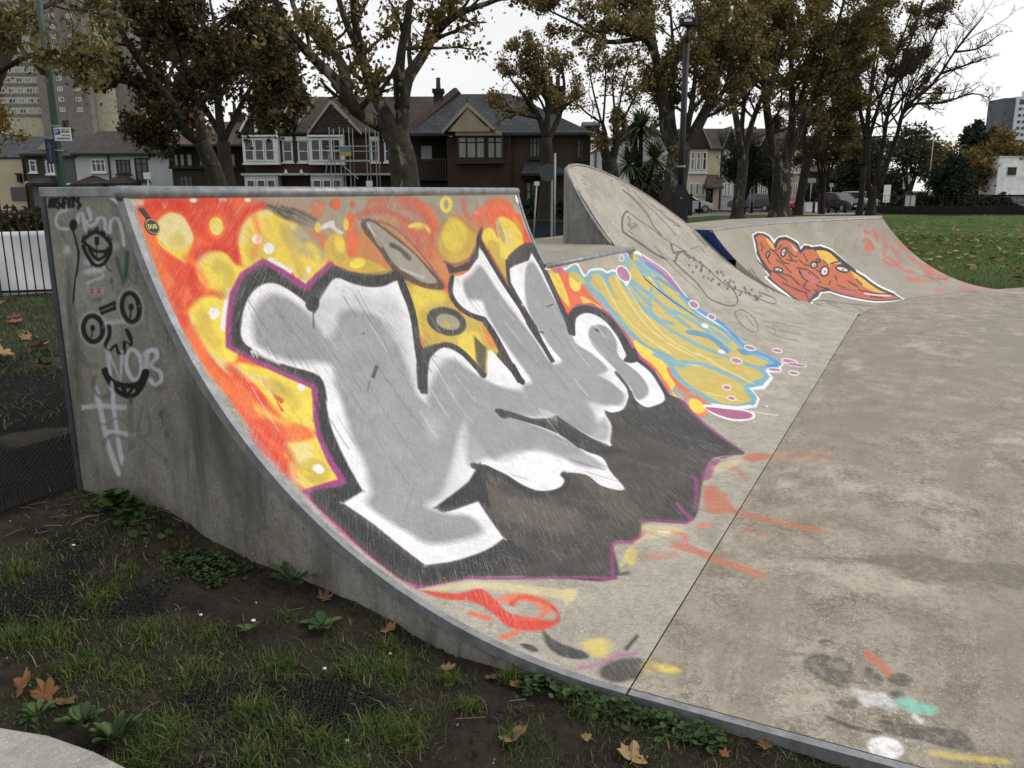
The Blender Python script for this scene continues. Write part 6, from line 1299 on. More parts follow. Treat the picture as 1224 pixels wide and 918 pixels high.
# rubber ring matting half buried in the soil
ringv = []
for k in range(8):
    a = 2 * math.pi * k / 8
    for r_, z_ in ((.0125, 0), (.0118, .006), (.0085, .006), (.0078, 0)): ringv.append((r_ * math.cos(a), r_ * math.sin(a), z_))
ringv = np.array(ringv); ringf = np.array([(k * 4 + j, ((k + 1) % 8) * 4 + j, ((k + 1) % 8) * 4 + j + 1, k * 4 + j + 1) for k in range(8) for j in range(3)])
def rings(name, pts, zf, label):
    pts = np.array(pts); z = zf(pts[:, 0], pts[:, 1]); v = ringv[None] + np.concatenate([pts, z[:, None]], 1)[:, None]; f_ = ringf[None] + (np.arange(len(pts)) * len(ringv))[:, None, None]
    return tag(link(name, npmesh(name, v.reshape(-1, 3), f_.reshape(-1, 4), M_RUBBER, False)), label, 'rubber mat', kind='stuff')
P_ = [(x + (.0135 if j % 2 else 0), y) for j, y in enumerate(np.arange(-1.4, 2.5, .0234)) for x in np.arange(-1.0, -.02, .027)]
rings('rubber_matting', P_, lambda x, y: soil_base(x, y) - .010 + .017 * np.sin(x * 5 + y * 2.3) * np.cos(y * 3.1 - x), 'black rubber ring matting half buried in the soil verge')
P_ = [(x + (.0155 if j % 2 else 0), y) for j, y in enumerate(np.arange(YB + .03, 5.6, .027)) for x in np.arange(-.9 + .42 * max(0, y - 2.6), .42 * (y - 2.4) + .75, .031)]
rings('rubber_matting', P_, lambda x, y: np.where(y < 3.19, .262, .252 - .004 * (y - 3)) + .008 * np.sin(x * 4 + y), 'black rubber ring matting on the ground behind the misfits side wall')

def blades(name, cen, label, mat=M_GRASS, width=.0028, parent=None, kind='stuff', bend=1.3):
    """cen rows: x, y, z, height"""
    c = np.asarray(cen, float); n = len(c); az = RNG.uniform(0, 6.283, n); ln = RNG.uniform(.1, 1, n) * bend * c[:, 3]; d = np.stack([np.cos(az), np.sin(az)], 1); s = np.stack([-d[:, 1], d[:, 0]], 1)
    V_ = np.zeros((n, 6, 3)); w = width * RNG.uniform(.6, 1.3, n)
    for k, (h, b, ww_) in enumerate(((0, 0, 1.), (.6, .35, .8), (1, 1, .12))):
        for j, sg in enumerate((-1, 1)):
            V_[:, k * 2 + j, :2] = c[:, :2] + d * (ln * b)[:, None] + s * (sg * w * ww_ / 2)[:, None]; V_[:, k * 2 + j, 2] = c[:, 2] + c[:, 3] * h * (1 - .25 * b * ln / np.maximum(c[:, 3], 1e-4))
    f_ = np.array([(0, 1, 3, 2), (2, 3, 5, 4)])[None] + (np.arange(n) * 6)[:, None, None]
    o = link(name, npmesh(name, V_.reshape(-1, 3), f_.reshape(-1, 4), mat), None, parent)
    if label: tag(o, label, 'grass', kind=kind)
    return o
tufts = [(-.217, .665, .10, 260), (-.454, .475, .12, 420), (-.708, 1.596, .16, 380), (-.524, 1.645, .13, 260), (-.534, 1.364, .14, 300), (-.592, 1.126, .12, 240), (-.602, .889, .12, 260), (-.799, 1.0, .10, 240), (-.589, .747, .1, 200), (-.283, .777, .08, 170), (-.043, .338, .05, 130), (-.13, .503, .06, 150), (-.077, .068, .07, 300), (-.419, .959, .1, 170), (-.361, 1.684, .08, 70), (-.56, 1.975, .1, 160), (-.246, .376, .06, 120), (-.762, 1.676, .12, 300), (-.422, 1.233, .1, 150), (-.476, .573, .08, 150), (-.593, .628, .1, 220), (-.876, .974, .12, 420), (-.765, 1.408, .12, 240), (-.7, 1.25, .12, 200), (-.66, .5, .1, 220), (-.3, .2, .05, 60), (-.12, .75, .05, 70), (-.2, 1.1, .05, 40), (-.75, .75, .12, 220), (-.85, 1.75, .14, 260), (-.5, .1, .12, 160)]
cen = []
for x, y, r_, n_ in tufts:
    n_ = int(n_ * 3); a, q = RNG.uniform(0, 6.283, n_), np.abs(RNG.normal(0, .5, n_)) * r_; px, py = np.clip(x + q * np.cos(a), -1.02, -.006), y + q * np.sin(a); cen.append(np.stack([px, py, soil_z(px, py) - .004, RNG.uniform(.012, .025 + .045 * RNG.random(n_) ** 2)], 1))
px, py = RNG.uniform(-1.0, -.01, 20000), RNG.uniform(-1.2, 2.4, 20000); k_ = fbm(px, py, 4, 3, 31) > -.12; px, py = px[k_], py[k_]; cen.append(np.stack([px, py, soil_z(px, py) - .003, RNG.uniform(.01, .035, len(px))], 1))
blades('verge_grass', np.concatenate(cen), 'thin short grass tufts growing through the soil verge')
px, py = RNG.uniform(-1.2, 4.6, 26000), RNG.uniform(3.2, 9.5, 26000); k_ = fbm(px, py, 1.2, 3, 21) + .35 * (py - 5) > -.25; px, py = px[k_], py[k_]
blades('left_grass', np.stack([px, py, .232 - .004 * (py - 3) + .02 * fbm(px, py, 3, 5, 9), RNG.uniform(.03, .085, len(px))], 1), 'rough grass between the ramp and the black railing', width=.006)
px, py = RNG.uniform(-1., 1.6, 900), RNG.uniform(2.42, 3.3, 900); k_ = fbm(px, py, 3, 3, 2) > .1; px, py = px[k_], py[k_]; px = np.where((py < 2.45) & (px > 0), -.1, px); blades('bank_grass', np.stack([px, py, .245 + 0 * px, RNG.uniform(.02, .07, len(px))], 1), 'grass wisps behind the back corner of the quarter pipe')
# turf near the far ramp
px, py = RNG.uniform(12.4, 34, 26000), RNG.uniform(-14, 2.2, 26000); k_ = ((py < -1.73 - (px - 12.4) * 1.25) == False) & (py < .2 + 0 * px) | (px > 16.5); px, py = px[k_], py[k_]
k_ = np.array([not ((x < 17.1) and (y < -1.6) and (y < -1.7 - (x - 12.4) * .8)) and not (x < 15.2 and y > -1.9 + (x - 12.4) * .73 - .05) for x, y in zip(px, py)]); px, py = px[k_], py[k_]
rr = np.hypot(px - CAM.x, py - CAM.y); blades('field_grass', np.stack([px, py, zfall_np(rr), RNG.uniform(.03, .06, len(px)) * (1 + .02 * rr)], 1), 'short grass blades on the park field beside the curved ramp', width=.014)

# ---- weeds, each its own plant
def leafset(n, r, L, wd, tilt, up, shape='oval', jitter=.3):
    """n leaves from a centre: returns verts / faces of curved little blades"""
    V_, F_ = [], []
    for k in range(n):
        a = 2 * math.pi * k / n + random.uniform(-jitter, jitter); l = L * random.uniform(.65, 1.1); w = wd * random.uniform(.8, 1.15); t0 = tilt + random.uniform(-.25, .25)
        prof_ = {'oval': [(.12, .12), (.35, .8), (.6, 1), (.85, .7), (1, .08)], 'tooth': [(.1, .1), (.25, .45), (.32, .25), (.48, .7), (.56, .42), (.74, .95), (.84, .7), (1, .1)]}[shape]
        m = len(V_)
        for s, ww_ in prof_:
            h = up * s * l * math.sin(t0) - .55 * l * s * s * .5; x = r + s * l * math.cos(t0)
            for q in (-1, 0, 1): V_.append((x * math.cos(a) - q * w * ww_ / 2 * math.sin(a), x * math.sin(a) + q * w * ww_ / 2 * math.cos(a), max(h, .004) + (.006 if q else 0) * ww_ + .003))
        for i in range(len(prof_) - 1):
            for q in (0, 1): F_.append((m + i * 3 + q, m + i * 3 + q + 1, m + i * 3 + 4 + q, m + i * 3 + 3 + q))
    return V_, F_
def weed(name, x, y, label, mat, *args, **kw):
    b = MB(); b.add(*leafset(*args, **kw)); o = b.build(name, mat, None, True); o.location = (x, y, float(soil_z(x, y))); o.rotation_euler = (0, 0, random.uniform(0, 6)); return tag(o, label, 'weed')
weed('dandelion_plant', -.035, 1.215, 'jagged dandelion rosette against the foot of the side wall', M_WEED, 15, .01, .13, .032, .75, 1.2, 'tooth')
weed('dock_seedling', -.177, .977, 'small pale green broad-leaved weed on bare soil below the dandelion', M_WEED, 13, .004, .075, .030, .6, 1.1)
weed('dock_seedling', -.319, 1.161, 'tiny weed sprout beside white crumbs on the soil', M_WEED, 9, .003, .05, .018, .8, 1.1)
weed('broadleaf_weed', -.90, 1.20, 'leafy green weed at the path edge below the orange leaves', M_WEED, 26, .012, .07, .022, .8, 1.1, jitter=1.); weed('broadleaf_weed', -.885, 1.09, 'leafy green weed spreading along the path edge at the picture bottom', M_WEED, 30, .012, .075, .02, .9, 1.2, jitter=1.); weed('broadleaf_weed', -.94, 1.33, 'low weed at the path edge near the left picture border', M_WEED, 20, .01, .055, .018, .7, 1.1, jitter=1.)
def clover(name, x, y, rx, ry, n, size, hgt, label, wall=-.008):
    V_, F_ = [], []; subs = [(random.uniform(-.7, .7), random.uniform(-.8, .8), random.uniform(.12, .38)) for _ in range(9)]
    for k in range(n):
        sx_, sy_, sr_ = subs[k % len(subs)]; cx, cy = x + rx * sx_ + random.gauss(0, rx * sr_), y + ry * sy_ + random.gauss(0, ry * sr_); q = min(math.hypot((cx - x) / rx, (cy - y) / ry), 1.2)
        if cx > wall: cx = wall - random.uniform(0, .03)
        cz = float(soil_z(cx, cy)) + hgt * (1 - q * .75) * random.uniform(.4, 1) + .006; s = size * random.choice((.45, .6, .8, 1., 1.25)) * random.uniform(.85, 1.15); tx, ty = random.uniform(-.5, .5), random.uniform(-.5, .5); m = len(V_)
        V_.append((cx, cy, cz)); nn = 7
        for j in range(nn): b_ = 2 * math.pi * j / nn; dx, dy = s * math.cos(b_), s * math.sin(b_); V_.append((cx + dx, cy + dy, cz + dx * tx + dy * ty + .1 * s))
        F_ += [(m, m + 1 + j, m + 1 + (j + 1) % nn) for j in range(nn)]
    o = MB().add(V_, F_).build(name, M_CLOV); return tag(o, label, 'weed', kind='stuff')
clover('mallow_clump', -.12, 2.03, .10, .17, 330, .017, .10, 'bushy clump of round green leaves against the back end of the side wall')
clover('clover_patch', -.15, 1.53, .13, .15, 520, .0075, .03, 'low dense patch of tiny clover beside the side wall')
for x, y, lab in ((-.05, .22, 'clover at the steel edge just left of the purple floor mark'), (-.06, .09, 'thick clover under the steel edge below the black floor blot'), (-.06, -.03, 'clover under the steel edge at the floor joint'), (-.05, -.15, 'thin clover under the steel edge right of the floor joint'), (-.06, -.28, 'sparse clover under the steel edge by the path side')): clover('edge_clover', x, y, .06, .08, 150, .009, .045, lab, -.012)
# soil crumbs and straw
V_, F_ = [], []
for k in range(1500):
    x, y = random.uniform(-1., -.012), random.uniform(-1.2, 2.7); s = random.choice((.002, .003, .0035, .005)) * random.uniform(.6, 1.5); z = float(soil_z(x, y)); m = len(V_)
    V_ += [(x - s, y, z), (x, y - s * .8, z), (x + s, y, z), (x, y + s * .9, z), (x + s * .2, y, z + s * 1.1)]; F_ += [(m, m + 1, m + 4), (m + 1, m + 2, m + 4), (m + 2, m + 3, m + 4), (m + 3, m, m + 4)]
tag(MB().add(V_, F_).build('soil_crumbs', isl('crumbs', [(0, (.02, .017, .013)), (.7, (.06, .05, .04)), (.93, (.14, .12, .1)), (1, (.4, .38, .34))], .9)), 'small crumbs of earth and grit on the soil', kind='stuff')
b = MB()
for k in range(110):
    x, y = (random.gauss(-.16, .13), random.gauss(2.15, .2)) if k < 60 else (random.uniform(-.9, -.02), random.uniform(-.8, 2.3)); x = min(x, -.02); a = random.uniform(0, 6.28); L = random.uniform(.03, .09); z = float(soil_z(x, y)) + .005
    b.tube([(x, y, z), (x + L * .5 * math.cos(a), y + L * .5 * math.sin(a), z + random.uniform(.001, .006)), (x + L * math.cos(a + .08), y + L * math.sin(a + .08), z + .002)], .0011, 4)
b.v = [(min(p[0], -.004), p[1], p[2]) for p in b.v]
tag(b.build('dry_straw', M_STRAW), 'dry brown stalks scattered on the soil', kind='stuff')
for i, (x, y, s) in enumerate(((-.332, 1.988, .007), (-.197, 1.249, .006), (-.356, 1.337, .006), (-.324, .849, .007), (-.557, .585, .007), (-.27, 1.19, .008), (-.14, .73, .006))):
    b = MB(); b.lathe([(s * .3, 0), (s, s * .4), (s * .9, s * .9), (s * .3, s * 1.2)], 7); o = b.build('pebble', M_STKW, None, True); o.location = (x, y, float(soil_z(x, y)) - .002); tag(o, 'small whitish pebble lying on the dark soil', 'pebble', 'white pebbles on the soil')

# ---- fallen leaves
M_LEAFF = [isl('fallen_leaf_%d' % i, [(0, c), (1, tuple(x * 1.35 for x in c))], .75, .1) for i, c in enumerate(((.17, .08, .036), (.18, .12, .065), (.10, .055, .028), (.24, .165, .085)))]
def maple(size, curl=.25, stem=True, seed=0):
    rnd = random.Random(seed); tips = [(0, 1.), (14, .78), (26, .6), (38, .78), (52, .95), (64, .74), (78, .56), (96, .7), (112, .74), (140, .5), (170, .3), (180, .16)]; out = []
    for a, r_ in tips: out.append((a, r_ * rnd.uniform(.9, 1.1)))
    pts = [(-a, r_) for a, r_ in out[:0:-1]] + out; pts = pts[:-1] if pts[0][0] == -180 else pts
    V_ = [(0, 0, .1 * size)]
    for a, r_ in pts: x, y = r_ * math.sin(R(a)), r_ * math.cos(R(a)); V_.append((x * size, y * size, size * curl * (r_ * r_ * rnd.uniform(.5, 1.3)) * (.8 if a > 0 else 1.1)))
    n = len(pts); F_ = [(0, 1 + i, 1 + (i + 1) % n) for i in range(n)]; b = MB().add(V_, F_)
    if stem: b.tube([(0, -.1 * size, .1 * size), (.1 * size, -.55 * size, .12 * size), (.05 * size, -1.0 * size, .25 * size)], .014 * size, 4)
    return b
def fleaf(x, y, z, size, mat, label, seed, curl=.25, group=None, tilt=.25):
    o = maple(size, curl, True, seed).build('fallen_leaf', mat); rnd = random.Random(seed); o.location = (x, y, z + .006); o.rotation_euler = (rnd.uniform(-tilt, tilt), rnd.uniform(-tilt, tilt), rnd.uniform(0, 6.28)); return tag(o, label, 'leaf', group)
for i, (x, y, s, m, lab) in enumerate([(-.295, .206, .055, 1, 'curled tan maple leaf lying on the rubber matting'), (-.223, -.125, .062, 3, 'large tan maple leaf at the bottom edge of the picture'), (-.90, 1.45, .055, 0, 'orange leaf leaning at the left border above the weeds'), (-.885, 1.375, .05, 0, 'orange brown leaf second from the left border above the weeds'), (-.87, 1.31, .035, 2, 'small dark brown leaf beside the two orange leaves'),
        (-.05, 1.07, .035, 2, 'brown leaf in the angle between soil and side wall'), (-.05, .80, .04, 0, 'rust leaf leaning on the side wall right of the dandelion'), (-.08, .552, .035, 1, 'tan leaf on soil below the orange swirl'), (-.06, .39, .03, 2, 'small brown leaf under the steel edge'), (-.07, .30, .03, 0, 'small rust leaf under the steel edge near the clover'), (-.11, -.349, .022, 0, 'tiny orange leaf under the steel edge near the picture bottom'), (-.03, -.45, .03, 2, 'brown leaf scrap against the steel edge at the picture bottom'), (-.2, .02, .022, 1, 'small tan leaf by the clover under the floor joint')]):
    o = fleaf(x, y, float(soil_z(x, y)), s, M_LEAFF[m], lab, i, .45); 
    if i in (2, 3): o.rotation_euler = (.7, .2, 2.2 + .9 * i)
protos = [maple(.075, .3, False, 50 + i).mesh('leaf', M_LEAFF[i % 4]) for i in range(6)]
def scatter(n, fx, label, group, smin=.7, smax=1.3):
    for k in range(n):
        x, y, z = fx(); o = link('fallen_leaf', random.choice(protos)); o.location = (x, y, z); s = random.uniform(smin, smax); o.scale = (s, s, s); o.rotation_euler = (random.uniform(-.4, .4), random.uniform(-.4, .4), random.uniform(0, 6.28)); tag(o, label, 'leaf', group)
def lg():
    y = random.uniform(4.6, 9.0); x = random.uniform(.36 * (y - 2.4) - .2, .52 * (y - 2.4) + .4); return x, y, .275 - .004 * (y - 3)
scatter(46, lg, 'brown fallen leaf on the rough grass before the black railing', 'fallen leaves on the left grass', .9, 1.5)
def fg():
    while True:
        d = random.uniform(13, 48); a = random.uniform(.40, .64) * d; x = CAM.x + d * math.cos(YAW) + a * math.sin(YAW); y = CAM.y + d * math.sin(YAW) - a * math.cos(YAW)
        if (x > 15.6 or y < -1.9 + (x - 12.4) * .6 - .1) and not (x < 17.2 and y < -1.5 - (x - 12.4) * .9): return x, y, zfall(math.hypot(x - CAM.x, y - CAM.y)) + .045
scatter(230, fg, 'yellow brown fallen leaf on the mown park field', 'fallen leaves on the park field', 1., 1.7)

n_ = 800; d_ = RNG.uniform(16, 70, n_); a_ = RNG.uniform(.40, .66, n_) * d_; px = CAM.x + d_ * math.cos(YAW) + a_ * math.sin(YAW); py = CAM.y + d_ * math.sin(YAW) - a_ * math.cos(YAW); k_ = px > 17.5; px, py = px[k_], py[k_]
pz = zfall_np(np.hypot(px - CAM.x, py - CAM.y)) + .05; th = RNG.uniform(0, 6.28, len(px)); s_ = RNG.uniform(.04, .09, len(px)); c_, q_ = np.cos(th) * s_, np.sin(th) * s_
V_ = np.stack([np.stack([px + c_, py + q_, pz + .02], 1), np.stack([px - q_ * .7, py + c_ * .7, pz], 1), np.stack([px - c_, py - q_, pz + .01], 1), np.stack([px + q_ * .7, py - c_ * .7, pz + .03], 1)], 1)
tag(link('leaf_litter', npmesh('leaf_litter', V_.reshape(-1, 3), np.arange(len(px) * 4).reshape(-1, 4), isl('leaf_litter', [(0, (.12, .07, .025)), (.6, (.24, .16, .06)), (1, (.36, .28, .12))], .8), False)), 'countless small yellow brown leaves strewn over the field', kind='stuff')

# ------------------------------------------------------------------ surroundings: bearings (as picture columns / rows of the site photograph) and ranges turned into metres
FH = Vector((math.cos(YAW), math.sin(YAW), 0)); RH = Vector((math.sin(YAW), -math.cos(YAW), 0)); RZ = YAW - math.pi / 2
def lat(c, d): return (c - 612) * d / 1014
def hgt(c, r, d): return CAM.z + d * math.tan(math.atan((459 - (r + .00347 * (c - 612))) / 987.65) - PITCH)
def at(c, d, z=None):
    p = Vector((CAM.x, CAM.y, 0)) + FH * d + RH * lat(c, d); p.z = gz(p.x, p.y) if z is None else z; return p
def at3(c, r, d): p = at(c, d, 0); p.z = hgt(c, r, d); return p

M_BRICK = vary('dark_red_brick', (.046, .027, .022), .3, .8, .9, fine=9); M_BRICKB = vary('brown_brick', (.035, .027, .021), .3, .8, .9, fine=9); M_SLATE = vary('blue_slate', (.020, .023, .028), .45, 1.5, .7, fine=5, sc=(1, 1, 3)); M_TILE = vary('brown_roof_tile', (.028, .020, .016), .3, 1.5, .8, fine=6, sc=(1, 1, 3)); M_TILER = vary('rust_roof_tile', (.055, .030, .019), .3, 1.5, .85, fine=6, sc=(1, 1, 3))
M_RENDW = vary('white_render', (.42, .43, .46), .12, .7, .9); M_RENDP = vary('pale_cream_render', (.46, .39, .29), .14, .5, .9); M_CREAM = vary('cream_render', (.52, .46, .35), .1, .6, .9); M_PEBB = vary('brown_pebbledash', (.055, .043, .029), .2, .8, .95, fine=14); M_GREYR = vary('grey_render', (.10, .105, .115), .15, .6, .9); M_TRIMW = vary('white_window_paint', (.66, .66, .65), .08, 3, .6); M_TRIMD = vary('dark_window_paint', (.030, .018, .013), .2, 3, .6); M_TRIMC = vary('cream_bargeboard', (.30, .26, .18), .12, 2, .7); M_DARKW = vary('black_timber', (.012, .011, .010), .3, 2, .8)
M_GLASS = vary('dark_window_glass', (.028, .032, .036), .4, 1.5, .12, spec=.6); M_CURT = vary('net_curtain_glass', (.22, .24, .23), .3, 4, .25, spec=.5, sc=(6, 6, .3)); M_BLACK = vary('black_paint', (.012, .012, .013), .2, 4, .5); M_GALV = vary('grey_pole_steel', (.30, .31, .32), .2, 4, .45, .3); M_GREENP = vary('green_pole_paint', (.035, .075, .055), .25, 3, .5); M_WHITEP = vary('white_panel', (.84, .85, .87), .05, .6, .6, fine=1.5); M_SIGNW = vary('sign_white', (.62, .62, .60), .06, 5, .5); M_SIGNB = vary('sign_blue', (.02, .06, .26), .15, 5, .5); M_SIGNN = vary('sign_navy', (.012, .02, .06), .2, 5, .5)

def roof_mat(name, c, row=.28, wid=.34):
    """courses of slates or tiles"""
    t = NT(name); sx = t.n('ShaderNodeSeparateXYZ'); t.l(t.co(), sx.inputs[0]); cx = t.n('ShaderNodeCombineXYZ'); t.l(sx.outputs['X'], cx.inputs[0]); t.l(t.math('MULTIPLY', sx.outputs['Z'], 1.35), cx.inputs[1])
    b = t.n('ShaderNodeTexBrick'); b.inputs['Scale'].default_value = 1; b.inputs['Brick Width'].default_value = wid; b.inputs['Row Height'].default_value = row; b.inputs['Mortar Size'].default_value = .022; b.inputs['Bias'].default_value = 0; t.l(cx.outputs[0], b.inputs['Vector'])
    b.inputs['Color1'].default_value = (*[x * .7 for x in c], 1); b.inputs['Color2'].default_value = (*[x * 1.5 for x in c], 1); b.inputs['Mortar'].default_value = (*[x * .3 for x in c], 1)
    t.col(t.mix(1., b.outputs['Color'], t.ramp(t.noise(1.2, 5, .7), [(.3, .6), (.7, 1.4)]), 'MULTIPLY')); t.set(.65, 0, .3); t.bump(b.outputs['Fac'], .4, .02); return t.m
M_SLATE = roof_mat('slate_courses', (.022, .025, .030)); M_TILE = roof_mat('tile_courses', (.030, .021, .016), .24, .26); M_TILER = roof_mat('rust_tile_courses', (.058, .032, .020), .24, .26)

class House:
    """building drawn up in its own frame: x along the front, y into the plot, z up"""
    def __init__(s, name, label, c0, d, cat='house', turn=0.):
        s.c0, s.d = c0, d; p = at(c0, d); s.zb = p.z; s.root = tag(empty(name, p, RZ + turn), label, cat)
    def X(s, c): return (c - s.c0) * s.d / 1014
    def Z(s, r, c=None): return hgt(s.c0 if c is None else c, r, s.d) - s.zb
    def box(s, name, mat, c0, c1, r0, r1, y0, y1, parent=None, bevel=0):
        z0 = -.3 if r0 is None else s.Z(r0); return MB().box(s.X(c0), s.X(c1), y0, y1, z0, s.Z(r1)).build(name, mat, parent or s.root, bevel=bevel)
    def poly(s, name, mat, pts, y0, y1, parent=None): return MB().prism([(s.X(c), s.Z(r)) for c, r in pts], 'y', y0, y1).build(name, mat, parent or s.root)
    def roof(s, name, mat, c0, c1, r_eave, r_ridge, y0, y1, hip0=0., hip1=0., th=.12, over=.3):
        """pitched roof with its ridge along the front; hip0/hip1 pull the ridge ends in (metres)"""
        x0, x1, ze, zr, ym = s.X(c0) - over * .3, s.X(c1) + over * .3, s.Z(r_eave), s.Z(r_ridge), (y0 + y1) / 2
        v = [(x0, y0 - over, ze), (x1, y0 - over, ze), (x1, y1 + over, ze), (x0, y1 + over, ze), (x0 + hip0, ym, zr), (x1 - hip1, ym, zr)]
        return MB().add(v + [(a, b_, c - th) for a, b_, c in v[:4]], [(0, 1, 5, 4), (1, 2, 5), (2, 3, 4, 5), (3, 0, 4), (1, 0, 6, 7), (2, 1, 7, 8), (3, 2, 8, 9), (0, 3, 9, 6), (9, 8, 7, 6)]).build(name, mat, s.root)
    def gable(s, mat, cl, cr, r_eave, cp, r_peak, y0, y1, wallmat, trim, name='gable_roof', bw=.16):
        """small roof whose ridge runs back from the front, with its gable wall and bargeboards"""
        xl, xr, xp, ze, zp = s.X(cl), s.X(cr), s.X(cp), s.Z(r_eave), s.Z(r_peak); t = .1
        MB().add([(xl, y0 - .25, ze), (xp, y0 - .25, zp), (xr, y0 - .25, ze), (xl, y1, ze), (xp, y1, zp), (xr, y1, ze), (xl, y0 - .25, ze - t), (xr, y0 - .25, ze - t)], [(1, 0, 3, 4), (2, 1, 4, 5), (0, 1, 2), (3, 5, 4)]).build(name, mat, s.root)
        MB().prism([(xl + .25, ze), (xr - .25, ze), (xp, zp - .2)], 'y', y0 - .30, y0).build('gable_wall', wallmat, s.root)
        for xa in (xl, xr):
            sg = 1 if xa > xp else -1; MB().prism([(xa + sg * .1, ze - bw * .8), (xa + sg * .1, ze + bw * .3), (xp, zp + bw * .5), (xp, zp - bw)], 'y', y0 - .40, y0 - .31).build('bargeboard', trim, s.root)
    def window(s, c0, c1, r0, r1, y, trim=None, glass=None, nx=2, bars=(.5,), fw=.09, sill=True, surround=None, parent=None):
        trim = trim or M_TRIMW; glass = glass or M_GLASS; x0, x1, z0, z1 = s.X(c0), s.X(c1), s.Z(r1), s.Z(r0); b = MB()
        b.box(x0, x0 + fw, y - .06, y + .05, z0, z1).box(x1 - fw, x1, y - .06, y + .05, z0, z1).box(x0 + fw, x1 - fw, y - .06, y + .05, z1 - fw, z1).box(x0 + fw, x1 - fw, y - .06, y + .05, z0, z0 + fw)
        for k in range(1, nx): xm = x0 + (x1 - x0) * k / nx; b.box(xm - fw * .4, xm + fw * .4, y - .05, y + .04, z0 + fw, z1 - fw)
        for t in bars: zm = z0 + (z1 - z0) * t; b.box(x0 + fw, x1 - fw, y - .04, y + .03, zm - fw * .3, zm + fw * .3)
        w = b.build('window', trim, parent or s.root); es = [x0] + [x0 + (x1 - x0) * k / nx for k in range(1, nx)] + [x1]
        for a, c in zip(es, es[1:]): MB().box(a + fw * .5, c - fw * .5, y - .012, y + .01, z0 + fw * .6, z1 - fw * .6).build('pane', glass if random.random() < .8 else M_GLASS, w)
        if sill: MB().box(x0 - .08, x1 + .08, y - .16, y, z0 - .1, z0 - .002).build('sill', surround or trim, w)
        return w
    def chimney(s, c0, c1, r0, r1, y0, y1, mat=None, pots=1):
        mat = mat or M_BRICK; x0, x1, z0, z1 = s.X(c0), s.X(c1), s.Z(r0), s.Z(r1); ch = MB().box(x0, x1, y0, y1, z0, z1 - .2).box(x0 - .07, x1 + .07, y0 - .07, y1 + .07, z1 - .2, z1).build('chimney', mat, s.root)
        for k in range(pots): xm = x0 + (x1 - x0) * (k + .5) / pots; MB().lathe([(.13, z1), (.11, z1 + .5), (.13, z1 + .55), (.10, z1 + .6)], 8, (xm, (y0 + y1) / 2, 0)).build('chimney_pot', M_TILER, ch)

# ---- left: pale end wall, brown and grey houses
h = House('end_terrace', 'pale cream rendered end wall with slate roof at the far left', -60, 62)
h.box('wall', M_RENDP, -60, 33, None, 188, 0, 9); h.roof('roof', M_SLATE, -60, 66, 188, 158, .2, 9.5, 0, 3); h.chimney(47, 56, 175, 148, 4, 5, M_TILER, 2); h.box('vent_box', M_GREYR, 15, 34, 240, 224, -.12, 0); h.box('pipe', M_BLACK, 33.2, 34.6, None, 186, -.15, 0); h.box('wall_lamp', M_BLACK, 26, 30, 218, 208, -.3, 0); h.box('lamp_arm', M_BLACK, 26, 33, 209.5, 207.5, -.5, -.3)
h = House('brown_house', 'narrow brown house with one white window behind the green pole', 35, 60)
h.box('wall', M_PEBB, 35, 57, None, 185, 0, 8); h.poly('side_gable', M_TRIMC, [(36, 184), (66, 184), (66, 160)], .8, 1.2); h.roof('roof', M_SLATE, 34, 78, 185, 158, 0, 8, 2.2, 0); h.window(40.5, 49, 191, 206, 0, nx=1, bars=(.6,)); h.box('gutter', M_BLACK, 33.5, 78, 187, 184, -.4, -.2); h.box('door', M_TRIMW, 44, 48.5, 245, 228, -.08, 0); h.box('door_canopy', M_CREAM, 39, 48, 221, 217, -.7, 0)
h = House('grey_house', 'dark grey rendered house with a low slate porch roof', 57.5, 60)
h.box('wall', M_GREYR, 57.5, 94, None, 186, 0, 8); h.roof('roof', M_SLATE, 78, 96, 186, 156, 0, 8, 0, 0); h.window(60, 70, 192, 208, 0, nx=2, bars=()); h.roof('porch_roof', M_SLATE, 49, 73, 219, 210, -1.2, .6, .5, .5); h.box('porch_wall', M_GREYR, 51, 71, None, 220, -1.1, 0); h.box('fascia', M_TRIMW, 83, 99, 221, 219, -.35, -.2)
h = House('white_terrace', 'white rendered terrace house with brown tiled roof behind the parking sign', 95, 60)
h.box('wall', M_RENDW, 95, 209, None, 184, 0, 8); h.roof('roof', M_TILE, 95, 209, 184, 152, 0, 8, 0, 0); h.window(114, 131, 190, 206, 0, nx=3, bars=(.65,)); h.window(143.5, 160, 191, 208, 0, M_TRIMD, nx=3, bars=(.7,)); h.window(165.5, 181, 189, 217, 0, M_TRIMD, nx=2, bars=(.4, .75)); h.roof('bay_roof', M_TILE, 101, 136, 220, 210, -1.3, .4, 1, 1); h.roof('bay_roof', M_TILE, 137, 169, 219, 209, -1.3, .4, 1, 1); h.box('bay_wall', M_RENDW, 104, 133, None, 221, -1.1, 0); h.box('bay_wall', M_RENDW, 140, 166, None, 220, -1.1, 0); h.box('gutter', M_BLACK, 95, 209, 186, 183.5, -.45, -.25); h.box('drainpipe', M_BLACK, 134.8, 136, None, 186, -.15, 0); h.chimney(118, 130, 165, 146, 4, 5, M_BRICKB, 2)
h.box('ridge_vent', M_TILER, 181, 184, 180, 152, -.3, 3.5)
h = House('timber_house', 'dark timber fronted house half hidden behind the leaning tree trunk', 209, 56)
h.box('wall', M_BRICKB, 209, 298, None, 200, 0, 8); h.box('upper_storey', M_DARKW, 208, 298, 199.6, 173, -.25, 8); h.roof('roof', M_TILER, 196, 300, 174, 140, -1.2, 8.5, 3.2, 0)
